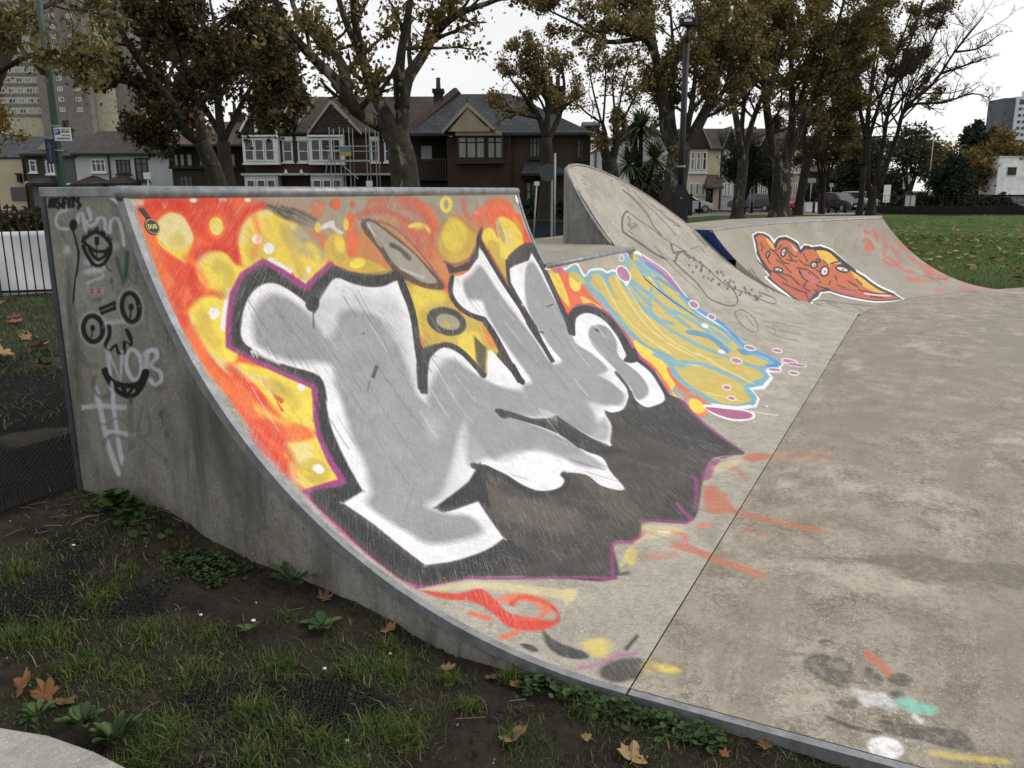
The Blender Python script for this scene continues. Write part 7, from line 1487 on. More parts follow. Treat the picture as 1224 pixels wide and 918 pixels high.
for c0, c1, g in ((214, 219.5, M_CURT), (221, 227, M_CURT), (229, 236, M_CURT), (244, 251, M_CURT), (280, 287, M_CURT)): h.window(c0, c1, 184, 199, -.25, M_TRIMD, g, 1, (), .06)
h.window(216, 233, 210, 224, 0, M_TRIMD, None, 3); h.box('sill_beam', M_DARKW, 208, 298, 202, 199.6, -.4, 0); h.chimney(262, 276, 150, 128, 3.5, 4.5, M_BRICKB, 2)
# ---- middle terrace with white bays
def bay_house(name, label, c0, c1, d, wins, flats, peak, scaff=False):
    h = House(name, label, c0, d); h.box('wall', M_BRICK, c0, c1, None, 160, 0, 9); h.roof('roof', M_TILE, c0, c1 + (62 if scaff else 0), 160, 106, 0, 9, 0, 0); h.box('gutter', M_BLACK, c0, c1, 161, 159, -.4, -.2)
    for (b0, b1) in wins:
        h.box('bay', M_TRIMW, b0, b1, 196, 163, -.75, 0); n = 3; wd = (b1 - b0 - 4) / n
        for k in range(n): h.window(b0 + 2 + k * wd + .4, b0 + 2 + (k + 1) * wd - .4, 167, 193, -.8, M_TRIMW, M_GLASS, 1, (.48,), .07, False)
        h.box('bay_cornice', M_TRIMW, b0 - .6, b1 + .6, 164.5, 162.4, -.95, 0); h.box('bay_sill', M_TRIMW, b0 - .6, b1 + .6, 197.4, 195.6, -.95, 0); h.box('lower_bay', M_RENDW, b0 + .4, b1 - .4, None, 208.8, -.9, 0)
        for k in range(n): h.window(b0 + 3 + k * wd, b0 + 1 + (k + 1) * wd, 215, 240, -.95, M_TRIMW, M_GLASS, 1, (.5,), .06, False)
    for (b0, b1) in flats:
        h.window(b0, b1, 168, 194, 0, M_TRIMW, M_GLASS, 1, (.5,), .09); h.box('lintel', M_TRIMW, b0 - 1, b1 + 1, 168.3, 163.5, -.18, 0)
    h.box('string_course', M_RENDW, c0 + .4, c1 - .4, 210, 207.6, -1.0, 0)
    for (cl, cp, cr) in peak: h.gable(M_TILE, cl, cr, 159.5, cp, 122, -.3, 4, M_TILE, M_TRIMW if not scaff else M_TRIMC)
    return h
h = bay_house('bay_terrace', 'brick terrace house with white bay and white ridge lines on its gable roof', 296, 376, 54, [(299, 339)], [(342, 354), (360, 373)], [(297, 318, 338)])
h.box('roof_flashing', M_TRIMW, 314.5, 317.5, 159, 126, -.75, -.6); h.poly('finial', M_TRIMW, [(347, 208), (351, 208), (349, 203)], -1.1, -.9); h.poly('finial', M_TRIMW, [(365, 208), (369, 208), (367, 203)], -1.1, -.9); h.chimney(338, 351, 125, 92, 4, 5.2, M_BRICK, 2)
h.poly('parapet', M_TRIMW, [(339, 150), (341, 150), (352, 127), (349, 127)], 0, .3)
h = bay_house('bay_terrace', 'brick terrace house wrapped in scaffolding with a blue and yellow notice', 376.5, 488, 54, [(376.5, 416)], [(446, 456), (462, 474)], [(377, 404, 436)], True)
h.poly('parapet', M_TRIMC, [(354, 158), (358, 158), (389, 118), (386, 115)], -.5, -.2); h.chimney(465, 476, 120, 80, 4, 5.2, M_BRICK, 2)
sc = tag(empty('scaffold', at(395, 51), RZ), 'steel pole scaffold with plank deck before the brick terrace', 'scaffold'); SX = lambda c: (c - 395) * 51 / 1014; zb = at(395, 51).z; SZ_ = lambda r: hgt(395, r, 51) - zb
for c in (398, 410, 421, 441, 452): MB().tube([(SX(c), 0, 0), (SX(c), 0, SZ_(152))], .03, 6).build('upright', M_GALV, sc); MB().tube([(SX(c), 1.2, 0), (SX(c), 1.2, SZ_(152))], .03, 6).build('upright', M_GALV, sc)
for r in (175, 181, 193): MB().tube([(SX(394), -.03, SZ_(r)), (SX(456), -.03, SZ_(r))], .028, 6).build('ledger', M_GALV, sc)
MB().tube([(SX(408), -.06, SZ_(194)), (SX(430), -.06, SZ_(214))], .028, 6).build('brace', M_GALV, sc); MB().tube([(SX(390), -.06, SZ_(213)), (SX(398), -.06, SZ_(180))], .028, 6).build('brace', M_GALV, sc)
for k in range(4): MB().box(SX(396), SX(441), k * .3, k * .3 + .27, SZ_(193), SZ_(191)).build('plank', M_TRIMC, sc)
nb = tag(empty('scaffold_notice', at(416.5, 50.9), RZ), 'square notice half grey blue half yellow hung on the scaffold', 'sign'); q = lambda r: hgt(416.5, r, 50.9) - nb.location.z
w_ = 6.2 * 51 / 1014; MB().box(-w_, w_, -.03, 0, q(181.5), q(175)).build('upper_half', vary('notice_blue', (.14, .19, .24), .1), nb); MB().box(-w_, w_, -.03, 0, q(186.5), q(181.6)).build('lower_half', vary('notice_yellow', (.42, .30, .06), .1), nb)
# ---- gabled house
h = House('gabled_house', 'red brick house with slate roof, cream gable and long casement window', 486, 44)
h.box('wall', M_BRICK, 536, 612, None, 160, 0, 8); h.box('side_wall', M_PEBB, 612, 705, None, 159, .4, 8); h.box('back_wall', M_BRICK, 487, 536, None, 160, 2.0, 8); h.roof('roof', M_SLATE, 486, 706, 159.5, 101, .1, 8.4, 2.5, 4.2)
MB().tube([(h.X(485), -.25, h.Z(160) - .1), (h.X(540), 4.15, h.Z(99)), (h.X(541), 4.6, h.Z(97)), (h.X(547), 4.9, h.Z(106))], .24, 4).build('party_parapet', M_BRICK, h.root); h.chimney(516, 527, 130, 98, 2.8, 3.5, M_BRICKB, 1)
h.gable(M_SLATE, 534, 594, 158.5, 562, 126, -.35, 4, M_TRIMC, M_TRIMC); h.poly('roof_finial', M_TILER, [(560.5, 127), (563.5, 127), (562, 115)], -.7, -.6); h.box('gable_band', M_TRIMC, 543, 588, 157, 153, -.62, -.36); h.box('window_head', M_TRIMC, 547, 601, 163, 157.4, -.5, 0); h.box('window_bay', M_BRICK, 546, 604, 196, 192, -.45, 0)
h.window(548.5, 582, 163, 191, -.3, M_TRIMD, M_CURT, 3, (.72,), .1); h.window(583, 603, 163, 191, -.25, M_TRIMD, M_CURT, 2, (.72,), .1)
h.box('porch_floor', M_DARKW, 499, 536, 216, 213, -.1, 2); h.box('porch_back', M_RENDW, 501, 514, 190, 172, 1.9, 1.98); h.box('porch_door', M_DARKW, 516, 534, 213, 164, 1.85, 1.98)
for k in range(11): h.box('baluster', M_TRIMD, 501 + k * 3.2, 502 + k * 3.2, 213, 191.4, -.05, .02)
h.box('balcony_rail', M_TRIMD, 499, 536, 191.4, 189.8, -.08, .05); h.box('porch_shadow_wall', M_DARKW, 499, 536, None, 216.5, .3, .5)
h.window(633, 647, 163, 189, .4, M_TRIMD, M_CURT, 3, (.7,), .09); h.window(690, 699, 166, 191, .4, M_TRIMD, M_CURT, 2, (.7,), .09); h.window(629, 642, 217, 242, .3, M_TRIMD, M_CURT, 2); h.window(645, 664, 217, 242, .3, M_TRIMD, M_CURT, 2); h.roof('canopy_roof', M_SLATE, 626, 676, 208, 194, -1.2, 1, .2, .8); h.box('canopy_wall', M_BRICK, 627, 640, 216, 208.5, -.3, .4); h.box('rain_pipe', M_BLACK, 704.4, 706, None, 160, .2, .4); h.chimney(657, 675, 135, 96, 2.5, 4, M_BRICKB, 2); h.box('alarm_box', M_TRIMW, 539, 543, 164, 159.5, -.1, 0)
# ---- white gable and cream houses to the right
h = House('brick_flats', 'distant red brick block glimpsed right of the gabled house', 700, 90, 'building'); h.box('wall', M_TILER, 700, 716, None, 150, 0, 8); h.window(706, 713, 158, 166, 0); h.window(706, 713, 172, 180, 0); h.roof('roof', M_SLATE, 700, 716, 150, 142, 0, 8)
h = House('white_gable_house', 'plain white end wall of a house behind the spiky palm', 709, 60)
h.poly('wall', vary('bright_white_render', (.60, .61, .64), .06, .5, .9), [(709, 262), (805, 262), (805, 172), (760, 148), (709, 180)], 0, 8); h.poly('roof_edge', M_SLATE, [(707, 182), (709, 182), (760, 149.5), (806, 174), (806, 171), (760, 145)], -.2, 8.2); h.box('downpipe', M_GREYR, 711, 713, None, 182, -.15, 0); h.box('side_wall', M_BRICKB, 790, 822, None, 232, -2, -1.7)
def cream_house(name, label, c0, c1, d, mat, bays, rp, parts=True):
    h = House(name, label, c0, d); h.box('wall', mat, c0, c1, None, 178, 0, 8); h.roof('roof', M_TILE, c0, c1, 178, 150, 0, 8)
    for b0, b1 in bays:
        h.box('bay', mat, b0, b1, None, 178.5, -.9, 0); n = 3; wd = (b1 - b0) / n
        for k in range(n):
            h.window(b0 + k * wd + .8, b0 + (k + 1) * wd - .8, 182, 204, -.95, M_TRIMW, M_CURT, 1, (.62,), .1, False); h.window(b0 + k * wd + .8, b0 + (k + 1) * wd - .8, 219, 234, -.95, M_TRIMW, M_CURT, 1, (), .1, False)
        h.box('bay_band', M_TRIMW, b0 - .5, b1 + .5, 208, 205, -1.1, 0); h.gable(M_TILE, b0 - 1.5, b1 + 2, 178, (b0 + b1) / 2, rp, -1., 4, M_TILE, M_TRIMC)
    h.box('garden_wall', M_BRICK, c0, c1, None, 250, -5, -4.7); return h
h = cream_house('cream_bay_house', 'cream house with a tall bay and brown gable behind the black mast', 819, 860, 80, M_CREAM, [(821, 842)], 150); h.roof('porch_roof', M_TILER, 840, 859, 224, 209, -1.6, .3, .3, .3); h.box('porch_post', M_DARKW, 841, 843, None, 224, -1.5, -1.3); h.box('front_door', M_DARKW, 846, 853, None, 226, -.06, 0)
h = cream_house('white_bay_house', 'white bay house between the two patched plane trunks', 860, 878, 82, M_RENDW, [(860.5, 873)], 152)
h = cream_house('ivy_house', 'dark house front behind ivy with a white ground floor window', 878, 925, 84, M_PEBB, [(902, 918)], 156)
h = cream_house('corner_house', 'bright white corner house at the end of the row', 925, 962, 90, M_CREAM, [(941, 956)], 158); h.chimney(905, 912, 165, 148, 4, 5, M_TILER, 2)
h = House('far_brick_house', 'distant brown brick house with two cream windows past the street sign', 965, 110); h.box('wall', M_BRICKB, 965, 1002, None, 205, 0, 8); h.roof('roof', M_TILE, 965, 1002, 205, 194, 0, 8, 1, 1); h.window(980, 984, 213, 222, 0, M_TRIMC); h.window(985, 988.5, 213, 222, 0, M_TRIMC)

# ---- tower blocks
def tower(name, label, c0, c1, d, r_top, mat_of, win):
    h = House(name, label, c0, d, 'tower block'); mat_of(h); win(h); return h
M_TBEIGE = vary('tower_beige', (.42, .38, .29), .08, .05, .9, fine=1); M_TBROWN = vary('tower_brown', (.19, .17, .162), .1, .05, .9, fine=1); M_TGREY = vary('tower_mauve', (.20, .17, .16), .1, .05, .9, fine=1); M_TWHITE = vary('tower_white', (.58, .60, .66), .05, .03, .9, fine=1); M_TDARK = vary('tower_dark_panel', (.085, .095, .115), .2, .1, .6, fine=1)
t1 = House('tower_block', 'tall beige and brown tower block behind the trees at the left', -30, 216, 'tower block')
t1.box('beige_wing', M_TBEIGE, -30, 70, None, -150, 0, 14); t1.box('brown_core', M_TBROWN, 70, 128, None, -160, -3, 12); t1.box('pale_wing', M_TBEIGE, 128, 150, None, -150, 0, 12); t1.box('brown_wing', M_TBROWN, 150, 172, None, -150, 1, 12)
for k in range(20):
    r = 133 - k * 12.3
    if r < -40: break
    t1.box('floor_band', M_TGREY, -30, 69.8, r + 6.5, r + 3.2, -.25, 0)
    for j in range(9): c = -26 + j * 10.6; t1.window(c, c + 7.5, r - 3, r + 3, 0, M_TRIMW, M_CURT if (j + k) % 3 else M_GLASS, 2, (), .12, False)
    for c in (92, 112): t1.window(c, c + 6, r - 2.5, r + 2.5, -3, M_TRIMW, M_CURT, 2, (), .12, False)
t2 = House('tower_block', 'white tower block with a dark end panel at the far right', 1189, 345, 'tower block')
t2.box('dark_end', M_TDARK, 1189, 1202, None, 117, .5, 12); t2.box('white_slab', M_TWHITE, 1202, 1262, None, 115.5, 0, 14); t2.box('roof_mast', M_TWHITE, 1214, 1217, 116, 108, 3, 4)
for k in range(10):
    r = 130.3 + k * 7.7
    for j in range(7):
        c = 1205 + j * 6.6 + (.8 if j % 3 == 0 else 0)
        if k == 0: pass
        t2.window(c, c + 3.9, r - 1.7, r + 1.7, 0, M_TDARK, M_GLASS, 1, (), .15, False)
for c in (1206, 1221, 1236): t2.window(c, c + 11, 119, 125, 0, M_TDARK, M_TDARK, 2, (), .2, False)

# ------------------------------------------------------------------ street
def strip_sheet(name, near, far_, z, mat):
    n = max(len(near), len(far_)); A = lerp_path([at(c, d, 0) for c, d in near], 40); B = lerp_path([at(c, d, 0) for c, d in far_], 40)
    v = []
    for a, b in zip(A, B): v += [(a.x, a.y, gz(a.x, a.y) + z), (b.x, b.y, gz(b.x, b.y) + z)]
    return tag(link(name, npmesh(name, v, gridfaces(40, 2), mat, False)), kind='structure')
NEAR = [(-300, 33), (300, 36), (700, 44), (860, 69), (1300, 72)]; MID = [(-300, 39), (300, 42), (700, 52), (860, 77), (1300, 81)]; FARP = [(-300, 41), (300, 44), (700, 54), (860, 79), (1300, 84)]
strip_sheet('road', NEAR, MID, .03, M_ASPH); strip_sheet('pavement', MID, FARP, .14, M_PAVE); strip_sheet('park_path', [(-300, 30), (300, 33), (700, 38), (860, 58), (1050, 62)], [(-300, 33), (300, 36), (700, 44), (860, 69), (1050, 70)], .02, M_PAVE)

# ------------------------------------------------------------------ trees
M_BARK = (lambda t: (t.col(t.mix(t.ramp(t.noise(3.2, 5, .6, (1, 1, .45), .8), [(.57, 0.), (.63, .85)]), t.ramp(t.noise(6, 5, .7), [(.3, (.018, .016, .012)), (.7, (.055, .048, .037))]), (.19, .175, .125))), t.set(.9, 0, .2), t.bump(t.noise(12, 5, .7), .5, .03), t.m)[-1])(NT('plane_tree_bark'))
M_BARKD = vary('dark_bark', (.028, .022, .017), .35, 3, .95, fine=20, bump=.4)
M_LF = {'brown': isl('autumn_brown_leaves', [(0, (.065, .056, .022)), (.35, (.135, .108, .042)), (.7, (.21, .152, .06)), (.9, (.31, .22, .08)), (1, (.40, .32, .14))], .6, .42),
        'dark': isl('dark_green_leaves', [(0, (.012, .014, .005)), (.45, (.030, .032, .010)), (.75, (.075, .052, .017)), (1, (.16, .09, .026))], .6, .25),
        'olive': isl('olive_leaves', [(0, (.060, .056, .020)), (.5, (.125, .108, .038)), (.85, (.20, .15, .052)), (1, (.34, .27, .11))], .6, .42),
        'yellow': isl('yellow_leaves', [(0, (.07, .055, .014)), (.6, (.15, .105, .026)), (1, (.26, .18, .05))], .6, .3),
        'conifer': isl('conifer_needles', [(0, (.010, .018, .011)), (.7, (.022, .034, .020)), (1, (.040, .052, .030))], .7, .1),
        'green': isl('dull_green_leaves', [(0, (.024, .029, .014)), (.6, (.052, .056, .026)), (1, (.10, .088, .042))], .7, .2)}
def leaf_cards(name, P, size, mat, parent, rnd):
    n = len(P); a = rnd.standard_normal((n, 3)); a /= np.linalg.norm(a, axis=1)[:, None]; b_ = rnd.standard_normal((n, 3)); b_ -= a * (a * b_).sum(1)[:, None]; b_ /= np.linalg.norm(b_, axis=1)[:, None]; c = np.cross(a, b_)
    s = (size * (.45 + 1.2 * rnd.random(n) ** 1.6))[:, None]; V_ = np.stack([P - a * s * .5, P + b_ * s * .34 + c * s * .08, P + a * s * .5, P - b_ * s * .34 + c * s * .08], 1)
    return link(name, npmesh(name, V_.reshape(-1, 3), np.arange(n * 4).reshape(n, 4), mat, False), None, parent)
def tree(name, label, d, trunk, limbs, leaf, nleaf, lsize, r0, bark=None, kids=7, spread=.9, bare=0., seed=1, group=None, drop=.0, kid_len=(.3, .6), twigs=3, keep=None):
    """trunk / limbs: lists of (column, row, depth offset m); radii taper along them"""
    rnd = random.Random(seed); nr = np.random.default_rng(seed); bark = bark or M_BARK; W = lambda p: at3(p[0], p[1], d + (p[2] if len(p) > 2 else 0))
    base = W(trunk[0]); base.z = gz(base.x, base.y) - .1; root = tag(empty(name, base), label, 'tree', group); O = Vector(base); tr, br = MB(), MB()
    T = [base] + [W(p) for p in trunk[1:]]; nT = len(T); rT = [r0 * (1.35 if i == 0 else 1.) * (1 - .25 * i / max(nT - 1, 1)) for i in range(nT)]
    def smooth(P, n=3):
        out = []
        for i in range(len(P) - 1):
            p0, p1, p2, p3 = P[max(i - 1, 0)], P[i], P[i + 1], P[min(i + 2, len(P) - 1)]
            for k in range(n): t = k / n; out.append(.5 * (2 * p1 + (p2 - p0) * t + (2 * p0 - 5 * p1 + 4 * p2 - p3) * t * t + (3 * p1 - p0 - 3 * p2 + p3) * t ** 3))
        return out + [P[-1]]
    def rads(a, b, n): return [a + (b - a) * i / (n - 1) for i in range(n)]
    S = smooth(T); tr.tube([p - O for p in S], [float(np.interp(i / (len(S) - 1), np.linspace(0, 1, nT), rT)) * (1 + .06 * rnd.uniform(-1, 1)) for i in range(len(S))], 12)
    segs = []; sites = []
    for L in limbs:
        rl = L[0]; P = smooth([W(p) for p in L[1:]]); r1 = max(rl * .22, .02); rr = rads(rl, r1, len(P)); tr.tube([p - O for p in P], rr, 8); segs.append((P, rr, 0))
    def grow(P, rr, lev):
        Lp = sum((b - a).length for a, b in zip(P, P[1:])); n = kids if lev == 0 else twigs + 1
        for k in range(n):
            t = rnd.uniform(.25 if lev == 0 else .2, 1.); i = min(int(t * (len(P) - 1)), len(P) - 2); p = P[i].lerp(P[i + 1], t * (len(P) - 1) - i); tan = (P[i + 1] - P[i]).normalized()
            rv = Vector((rnd.gauss(0, 1), rnd.gauss(0, 1), rnd.gauss(0, .8))).normalized(); dr = (tan * .55 + rv * spread + Vector((0, 0, .22 - drop))).normalized(); ln = Lp * rnd.uniform(*kid_len) * (1.1 - .45 * t) * (1 if lev == 0 else .8); r_ = max(min(rr[i] * .5, .09), .008)
            Q = [p]; c = p
            for s_ in range(4): dr = (dr + Vector((rnd.gauss(0, .22), rnd.gauss(0, .22), rnd.gauss(0, .16) + .05 - drop * .4))).normalized(); c = c + dr * ln / 4; Q.append(c)
            br.tube([q - O for q in Q], rads(r_, max(r_ * .3, .006), 5), 5 if lev == 0 else 3, False)
            sites.append((Q, lev + 1))
            if lev < (1 if not bare else 2): grow(Q, rads(r_, r_ * .3, 5), lev + 1)
    for P, rr, l_ in segs: grow(P, rr, 0)
    tr.build('trunk', bark, root, True); br.build('branches', M_BARKD if bark is not M_BARK else bark, root, True)
    if nleaf:
        S2 = [Q for Q, l in sites if l >= 2] + [Q for Q, l in sites if l == 1][::2] or [Q for Q, l in sites]; wt = nr.exponential(1., len(S2)) ** 1.3; idx = nr.choice(len(S2), nleaf, p=wt / wt.sum()); t = (1.1 - .95 * nr.random(nleaf) ** 1.5) * 4; pts = []
        for i, tt in zip(idx, t):
            Q = S2[i]; k = min(int(tt), 3); pts.append(Q[k].lerp(Q[k + 1], tt - k))
        Pn = np.array([tuple(p) for p in pts]) + nr.normal(0, lsize * 1.15, (nleaf, 3)) - (0, 0, lsize * .4)
        if keep is not None: Pn = Pn[[keep(p) for p in Pn]]
        leaf_cards('crown', Pn - np.array(tuple(O)), lsize, M_LF[leaf], root, nr)
    return root
PG = 'plane trees along the park edge'
tree('plane_tree', 'tree at the left border leaning its thick limb across the tower block', 15, [(-70, 330), (-45, 220), (-10, 145)], [(.13, (-10, 145), (15, 95), (33, 63, .3), (50, 30, .6), (62, -10, 1), (85, -70, 1.5)), (.08, (-14, 150), (2, 70, -.3), (10, 30, -.5), (18, -20, -.8), (15, -80, -1)), (.06, (30, 68, .3), (60, 20, .8), (110, -5, 1.6), (150, -40, 2)), (.05, (20, 85), (60, 66, -.5), (105, 64, -1), (150, 75, -1.5)), (.05, (-30, 180), (-60, 90, -1), (-120, 20, -2))], 'olive', 6500, .095, .2, seed=3, kids=8, kid_len=(.25, .5))
tree('plane_tree', 'dense dark tree with leaning forked trunk before the timber house', 26, [(268, 300), (263, 222), (247, 170)], [(.2, (247, 170), (223, 150), (217, 125, -.5), (200, 100, -1), (175, 57, -1.5), (160, 20, -2), (150, -60, -2.5)), (.17, (247, 172), (247, 140), (240, 100, .5), (250, 75, .6), (260, 37, 1), (266, -40, 1.2)), (.1, (246, 130), (275, 95, -.8), (305, 82, -1.5), (340, 60, -2)), (.09, (213, 115, -.6), (163, 98, -1.2), (130, 95, -2)), (.1, (240, 100), (228, 50, -1), (215, -10, -1.6)), (.08, (222, 148), (190, 152, -1), (165, 158, -2)), (.1, (258, 45, 1), (300, 10, 1.5), (330, -30, 2)), (.07, (300, 84, -1.5), (330, 110, -2.4), (345, 140, -3))], 'dark', 19000, .13, .3, seed=5, kids=9, kid_len=(.28, .55))
tree('dark_tree', 'dark evergreen mass behind the leaning forked trunk', 36, [(276, 300), (275, 225), (272, 170)], [(.2, (272, 175), (270, 120), (275, 60), (270, 0)), (.14, (272, 170), (300, 120, 1), (330, 70, 1.5), (345, 20, 2)), (.14, (272, 165), (245, 110, 1), (215, 60, 1.5), (205, 0, 2)), (.1, (300, 120, 1), (335, 110, 0), (360, 100, 0)), (.1, (245, 110, 1), (215, 120, 0), (190, 130, 0))], 'dark', 15000, .21, .36, bark=M_BARKD, seed=8, kids=9)
tree('plane_tree', 'big mottled plane tree with many spreading limbs behind the quarter pipe', 19, [(487, 330), (486, 222), (480, 175), (472, 155)], [(.2, (474, 165), (463, 152), (430, 131, -.4), (413, 100, -.7), (378, 63, -1), (353, 25, -1.4), (335, -40, -1.8)), (.15, (420, 112, -.6), (420, 95, -.3), (412, 68, 0), (388, 45, .3), (365, 8, .6), (355, -60, .8)), (.19, (474, 160), (464, 135), (450, 105, .6), (438, 63, .9), (421, 18, 1.2), (405, -60, 1.4)), (.13, (440, 70, .9), (436, 40, .6), (432, 5, .4), (430, -70, 0)), (.17, (484, 180), (485, 125), (483, 88, -.5), (488, 50, -.7), (499, -5, -1), (505, -70, -1)), (.17, (484, 130), (491, 96, .3), (508, 70, .6), (523, 43, .9), (534, 10, 1.2), (545, -60, 1.5)), (.12, (521, 46, .9), (537, 27, .6), (560, 13, .3), (600, -2, 0), (650, -30, -.4))], 'brown', 8000, .1, .35, seed=11, kids=6, kid_len=(.22, .5))
tree('street_tree', 'brown leaved tree standing in front of the gabled house', 30, [(648, 300), (651, 262), (655, 210), (653, 165)], [(.14, (653, 170), (645, 140), (628, 115, -.5), (612, 95, -.8)), (.13, (653, 165), (655, 130), (650, 95), (646, 65)), (.12, (654, 170), (668, 140, .5), (674, 105, .7), (670, 75, .8)), (.1, (645, 140), (618, 135, -.6), (598, 128, -1)), (.08, (654, 120), (632, 85), (622, 62))], 'brown', 9000, .095, .27, seed=14, kids=7, bark=M_BARKD, kid_len=(.35, .65))
tree('pollarded_tree', 'pollarded tree with knuckled limbs and thin autumn shoots by the palm', 33, [(735, 300), (731, 215), (727, 190)], [(.24, (728, 195), (722, 178), (722, 160), (719, 146)), (.2, (730, 195), (736, 172), (734, 150), (737, 138)), (.14, (733, 180), (743, 160), (744, 140)), (.05, (719, 150), (708, 110), (700, 70)), (.05, (720, 148), (722, 100), (720, 62)), (.05, (736, 145), (742, 105), (750, 70)), (.05, (744, 142), (757, 115), (770, 90)), (.05, (734, 140), (730, 95), (735, 68)), (.04, (719, 148), (690, 125), (680, 95))], 'brown', 6000, .1, .36, seed=17, kids=7, bark=M_BARKD, kid_len=(.3, .55))
tree('plane_tree', 'broad plane tree with bulging trunk behind the black mast', 38, [(806, 300), (806, 240), (810, 190), (812, 170)], [(.32, (810, 185), (796, 163), (790, 125, -.5), (781, 75, -1), (768, 48, -1.4), (740, 38, -2), (715, 25, -2.5)), (.2, (790, 125, -.5), (778, 60, -.2), (770, 10, 0), (765, -50, 0)), (.3, (812, 185), (829, 155), (845, 118, .5), (853, 75, .8), (858, 20, 1), (862, -60, 1)), (.2, (806, 170), (800, 135, .8), (800, 75, 1.2), (794, 10, 1.6)), (.18, (815, 170), (822, 135, -.8), (826, 85, -1), (830, 10, -1.2)), (.15, (840, 130, .4), (860, 108, 0), (869, 70, -.3), (880, 20, -.5)), (.12, (760, 46, -1.5), (720, 50, -2), (690, 30, -2.4), (650, 10, -3)), (.12, (772, 50, -1.2), (740, 5, -1), (700, -30, -1))], 'brown', 46000, .12, .6, seed=21, kids=14, group=PG, kid_len=(.25, .5))
tree('plane_tree', 'slim plane tree with white patched trunk beside the walking person', 45, [(884, 290), (884, 245), (887, 205), (887, 185)], [(.2, (886, 190), (876, 142, -.5), (866, 100, -.8), (862, 50, -1), (855, -10, -1)), (.18, (886, 188), (883, 150, .5), (887, 75, .7), (890, 10, .7)), (.18, (888, 190), (894, 150), (906, 112, -.6), (917, 85, -1), (930, 30, -1.2)), (.12, (906, 112, -.6), (912, 60, .4), (910, 0, .8)), (.1, (870, 110), (850, 70, .6), (835, 30, 1))], 'brown', 33000, .13, .34, seed=24, kids=12, group=PG)
tree('plane_tree', 'thick dark plane trunk between the grey car and the red car', 47, [(935, 290), (935, 250), (934, 215), (932, 195)], [(.3, (932, 200), (922, 180), (912, 135, -.5), (905, 95, -.8), (900, 40, -1), (895, -20, -1)), (.28, (934, 200), (942, 150, .5), (936, 80, .8), (930, 10, 1)), (.24, (936, 200), (950, 160), (963, 120, -.5), (974, 85, -.8), (983, 45, -1), (995, -20, -1.2)), (.15, (960, 125, -.4), (985, 95, .5), (1005, 70, 1), (1025, 40, 1.4)), (.12, (944, 140), (960, 70, 1.), (965, 0, 1.2)), (.1, (985, 95, .5), (1000, 50, 0), (1030, 5, 0))], 'olive', 50000, .135, .6, seed=27, kids=14, group=PG)
tree('plane_tree', 'smaller olive leaved tree behind the thick dark trunk', 60, [(956, 280), (957, 248), (960, 215), (963, 190)], [(.2, (962, 195), (957, 160), (962, 120), (965, 70)), (.18, (963, 195), (978, 165), (992, 130), (1002, 95)), (.15, (963, 190), (985, 180, .6), (1003, 160, 1), (1012, 130, 1))], 'olive', 26000, .16, .36, seed=31, kids=12, group=PG, bark=M_BARKD)
tree('bare_tree', 'half bare tree with several stems and spreading bare twigs at the right', 52, [(1043, 290), (1044, 245), (1045, 222)], [(.16, (1044, 235), (1051, 175), (1053, 138), (1061, 88), (1074, 38), (1085, -20)), (.15, (1048, 235), (1066, 165, -.5), (1073, 130, -.8), (1103, 100, -1), (1123, 63, -1.2), (1152, 20, -1.4)), (.13, (1040, 235), (1033, 165, .4), (1031, 120, .6), (1036, 70, .7), (1042, 10, .8)), (.1, (1074, 130, -.8), (1085, 124, -1), (1118, 122, -1.3), (1150, 112, -1.5), (1172, 118, -1.6)), (.1, (1068, 90), (1095, 50, .4), (1110, 5, .6)), (.09, (1110, 88, -1), (1138, 78, -1.2), (1165, 68, -1.3)), (.07, (1125, 62, -1.2), (1150, 58, -1), (1172, 42, -1)), (.08, (1053, 140), (1030, 95, 1), (1012, 60, 1.4))], None, 0, .2, .3, seed=35, kids=24, bark=M_BARKD, bare=1, twigs=5, kid_len=(.2, .46))
tree('plane_tree', 'tall leafy tree whose crown hangs left of the bare twigs', 56, [(1030, 290), (1031, 240), (1031, 200)], [(.16, (1031, 205), (1030, 130), (1032, 70), (1036, 0)), (.14, (1031, 180), (1045, 110), (1058, 60), (1070, 10)), (.14, (1031, 170), (1012, 100), (1000, 50), (995, -10)), (.1, (1036, 120), (1060, 95), (1078, 70)), (.1, (1028, 120), (1008, 110), (990, 95))], 'olive', 30000, .16, .22, seed=38, kids=9, bark=M_BARKD, keep=lambda p: True)
# far trees
def bush_tree(name, label, c0, c1, r_top, r_bot, d, leaf, n, ls, seed, group='trees beyond the park fence', stems=5):
    cm = (c0 + c1) / 2; w = (c1 - c0) / 2; H = r_bot - r_top; rnd = random.Random(seed); limbs = []
    for k in range(stems): a = -1 + 2 * (k + .5) / stems; limbs.append((.12, (cm + a * w * .1, r_bot - H * .15), (cm + a * w * .5, r_bot - H * .45, rnd.uniform(-1, 1)), (cm + a * w * .75, r_top + H * (.15 + .3 * abs(a)), rnd.uniform(-1.5, 1.5))))
    return tree(name, label, d, [(cm, r_bot + 20), (cm, r_bot - 3), (cm, r_bot - H * .25)], limbs, leaf, n, ls, .2, bark=M_BARKD, seed=seed, kids=8, kid_len=(.35, .6), group=group, twigs=2)
bush_tree('far_tree', 'loose grey green tree right of the bare tree stems', 1062, 1112, 142, 246, 80, 'green', 4200, .3, 41)
bush_tree('far_tree', 'brownish tree behind the thin lamp post at the right', 1100, 1140, 158, 246, 84, 'olive', 3200, .32, 42)
bush_tree('far_tree', 'golden yellow autumn tree beside the white cabin', 1158, 1212, 152, 246, 78, 'yellow', 5200, .3, 43)
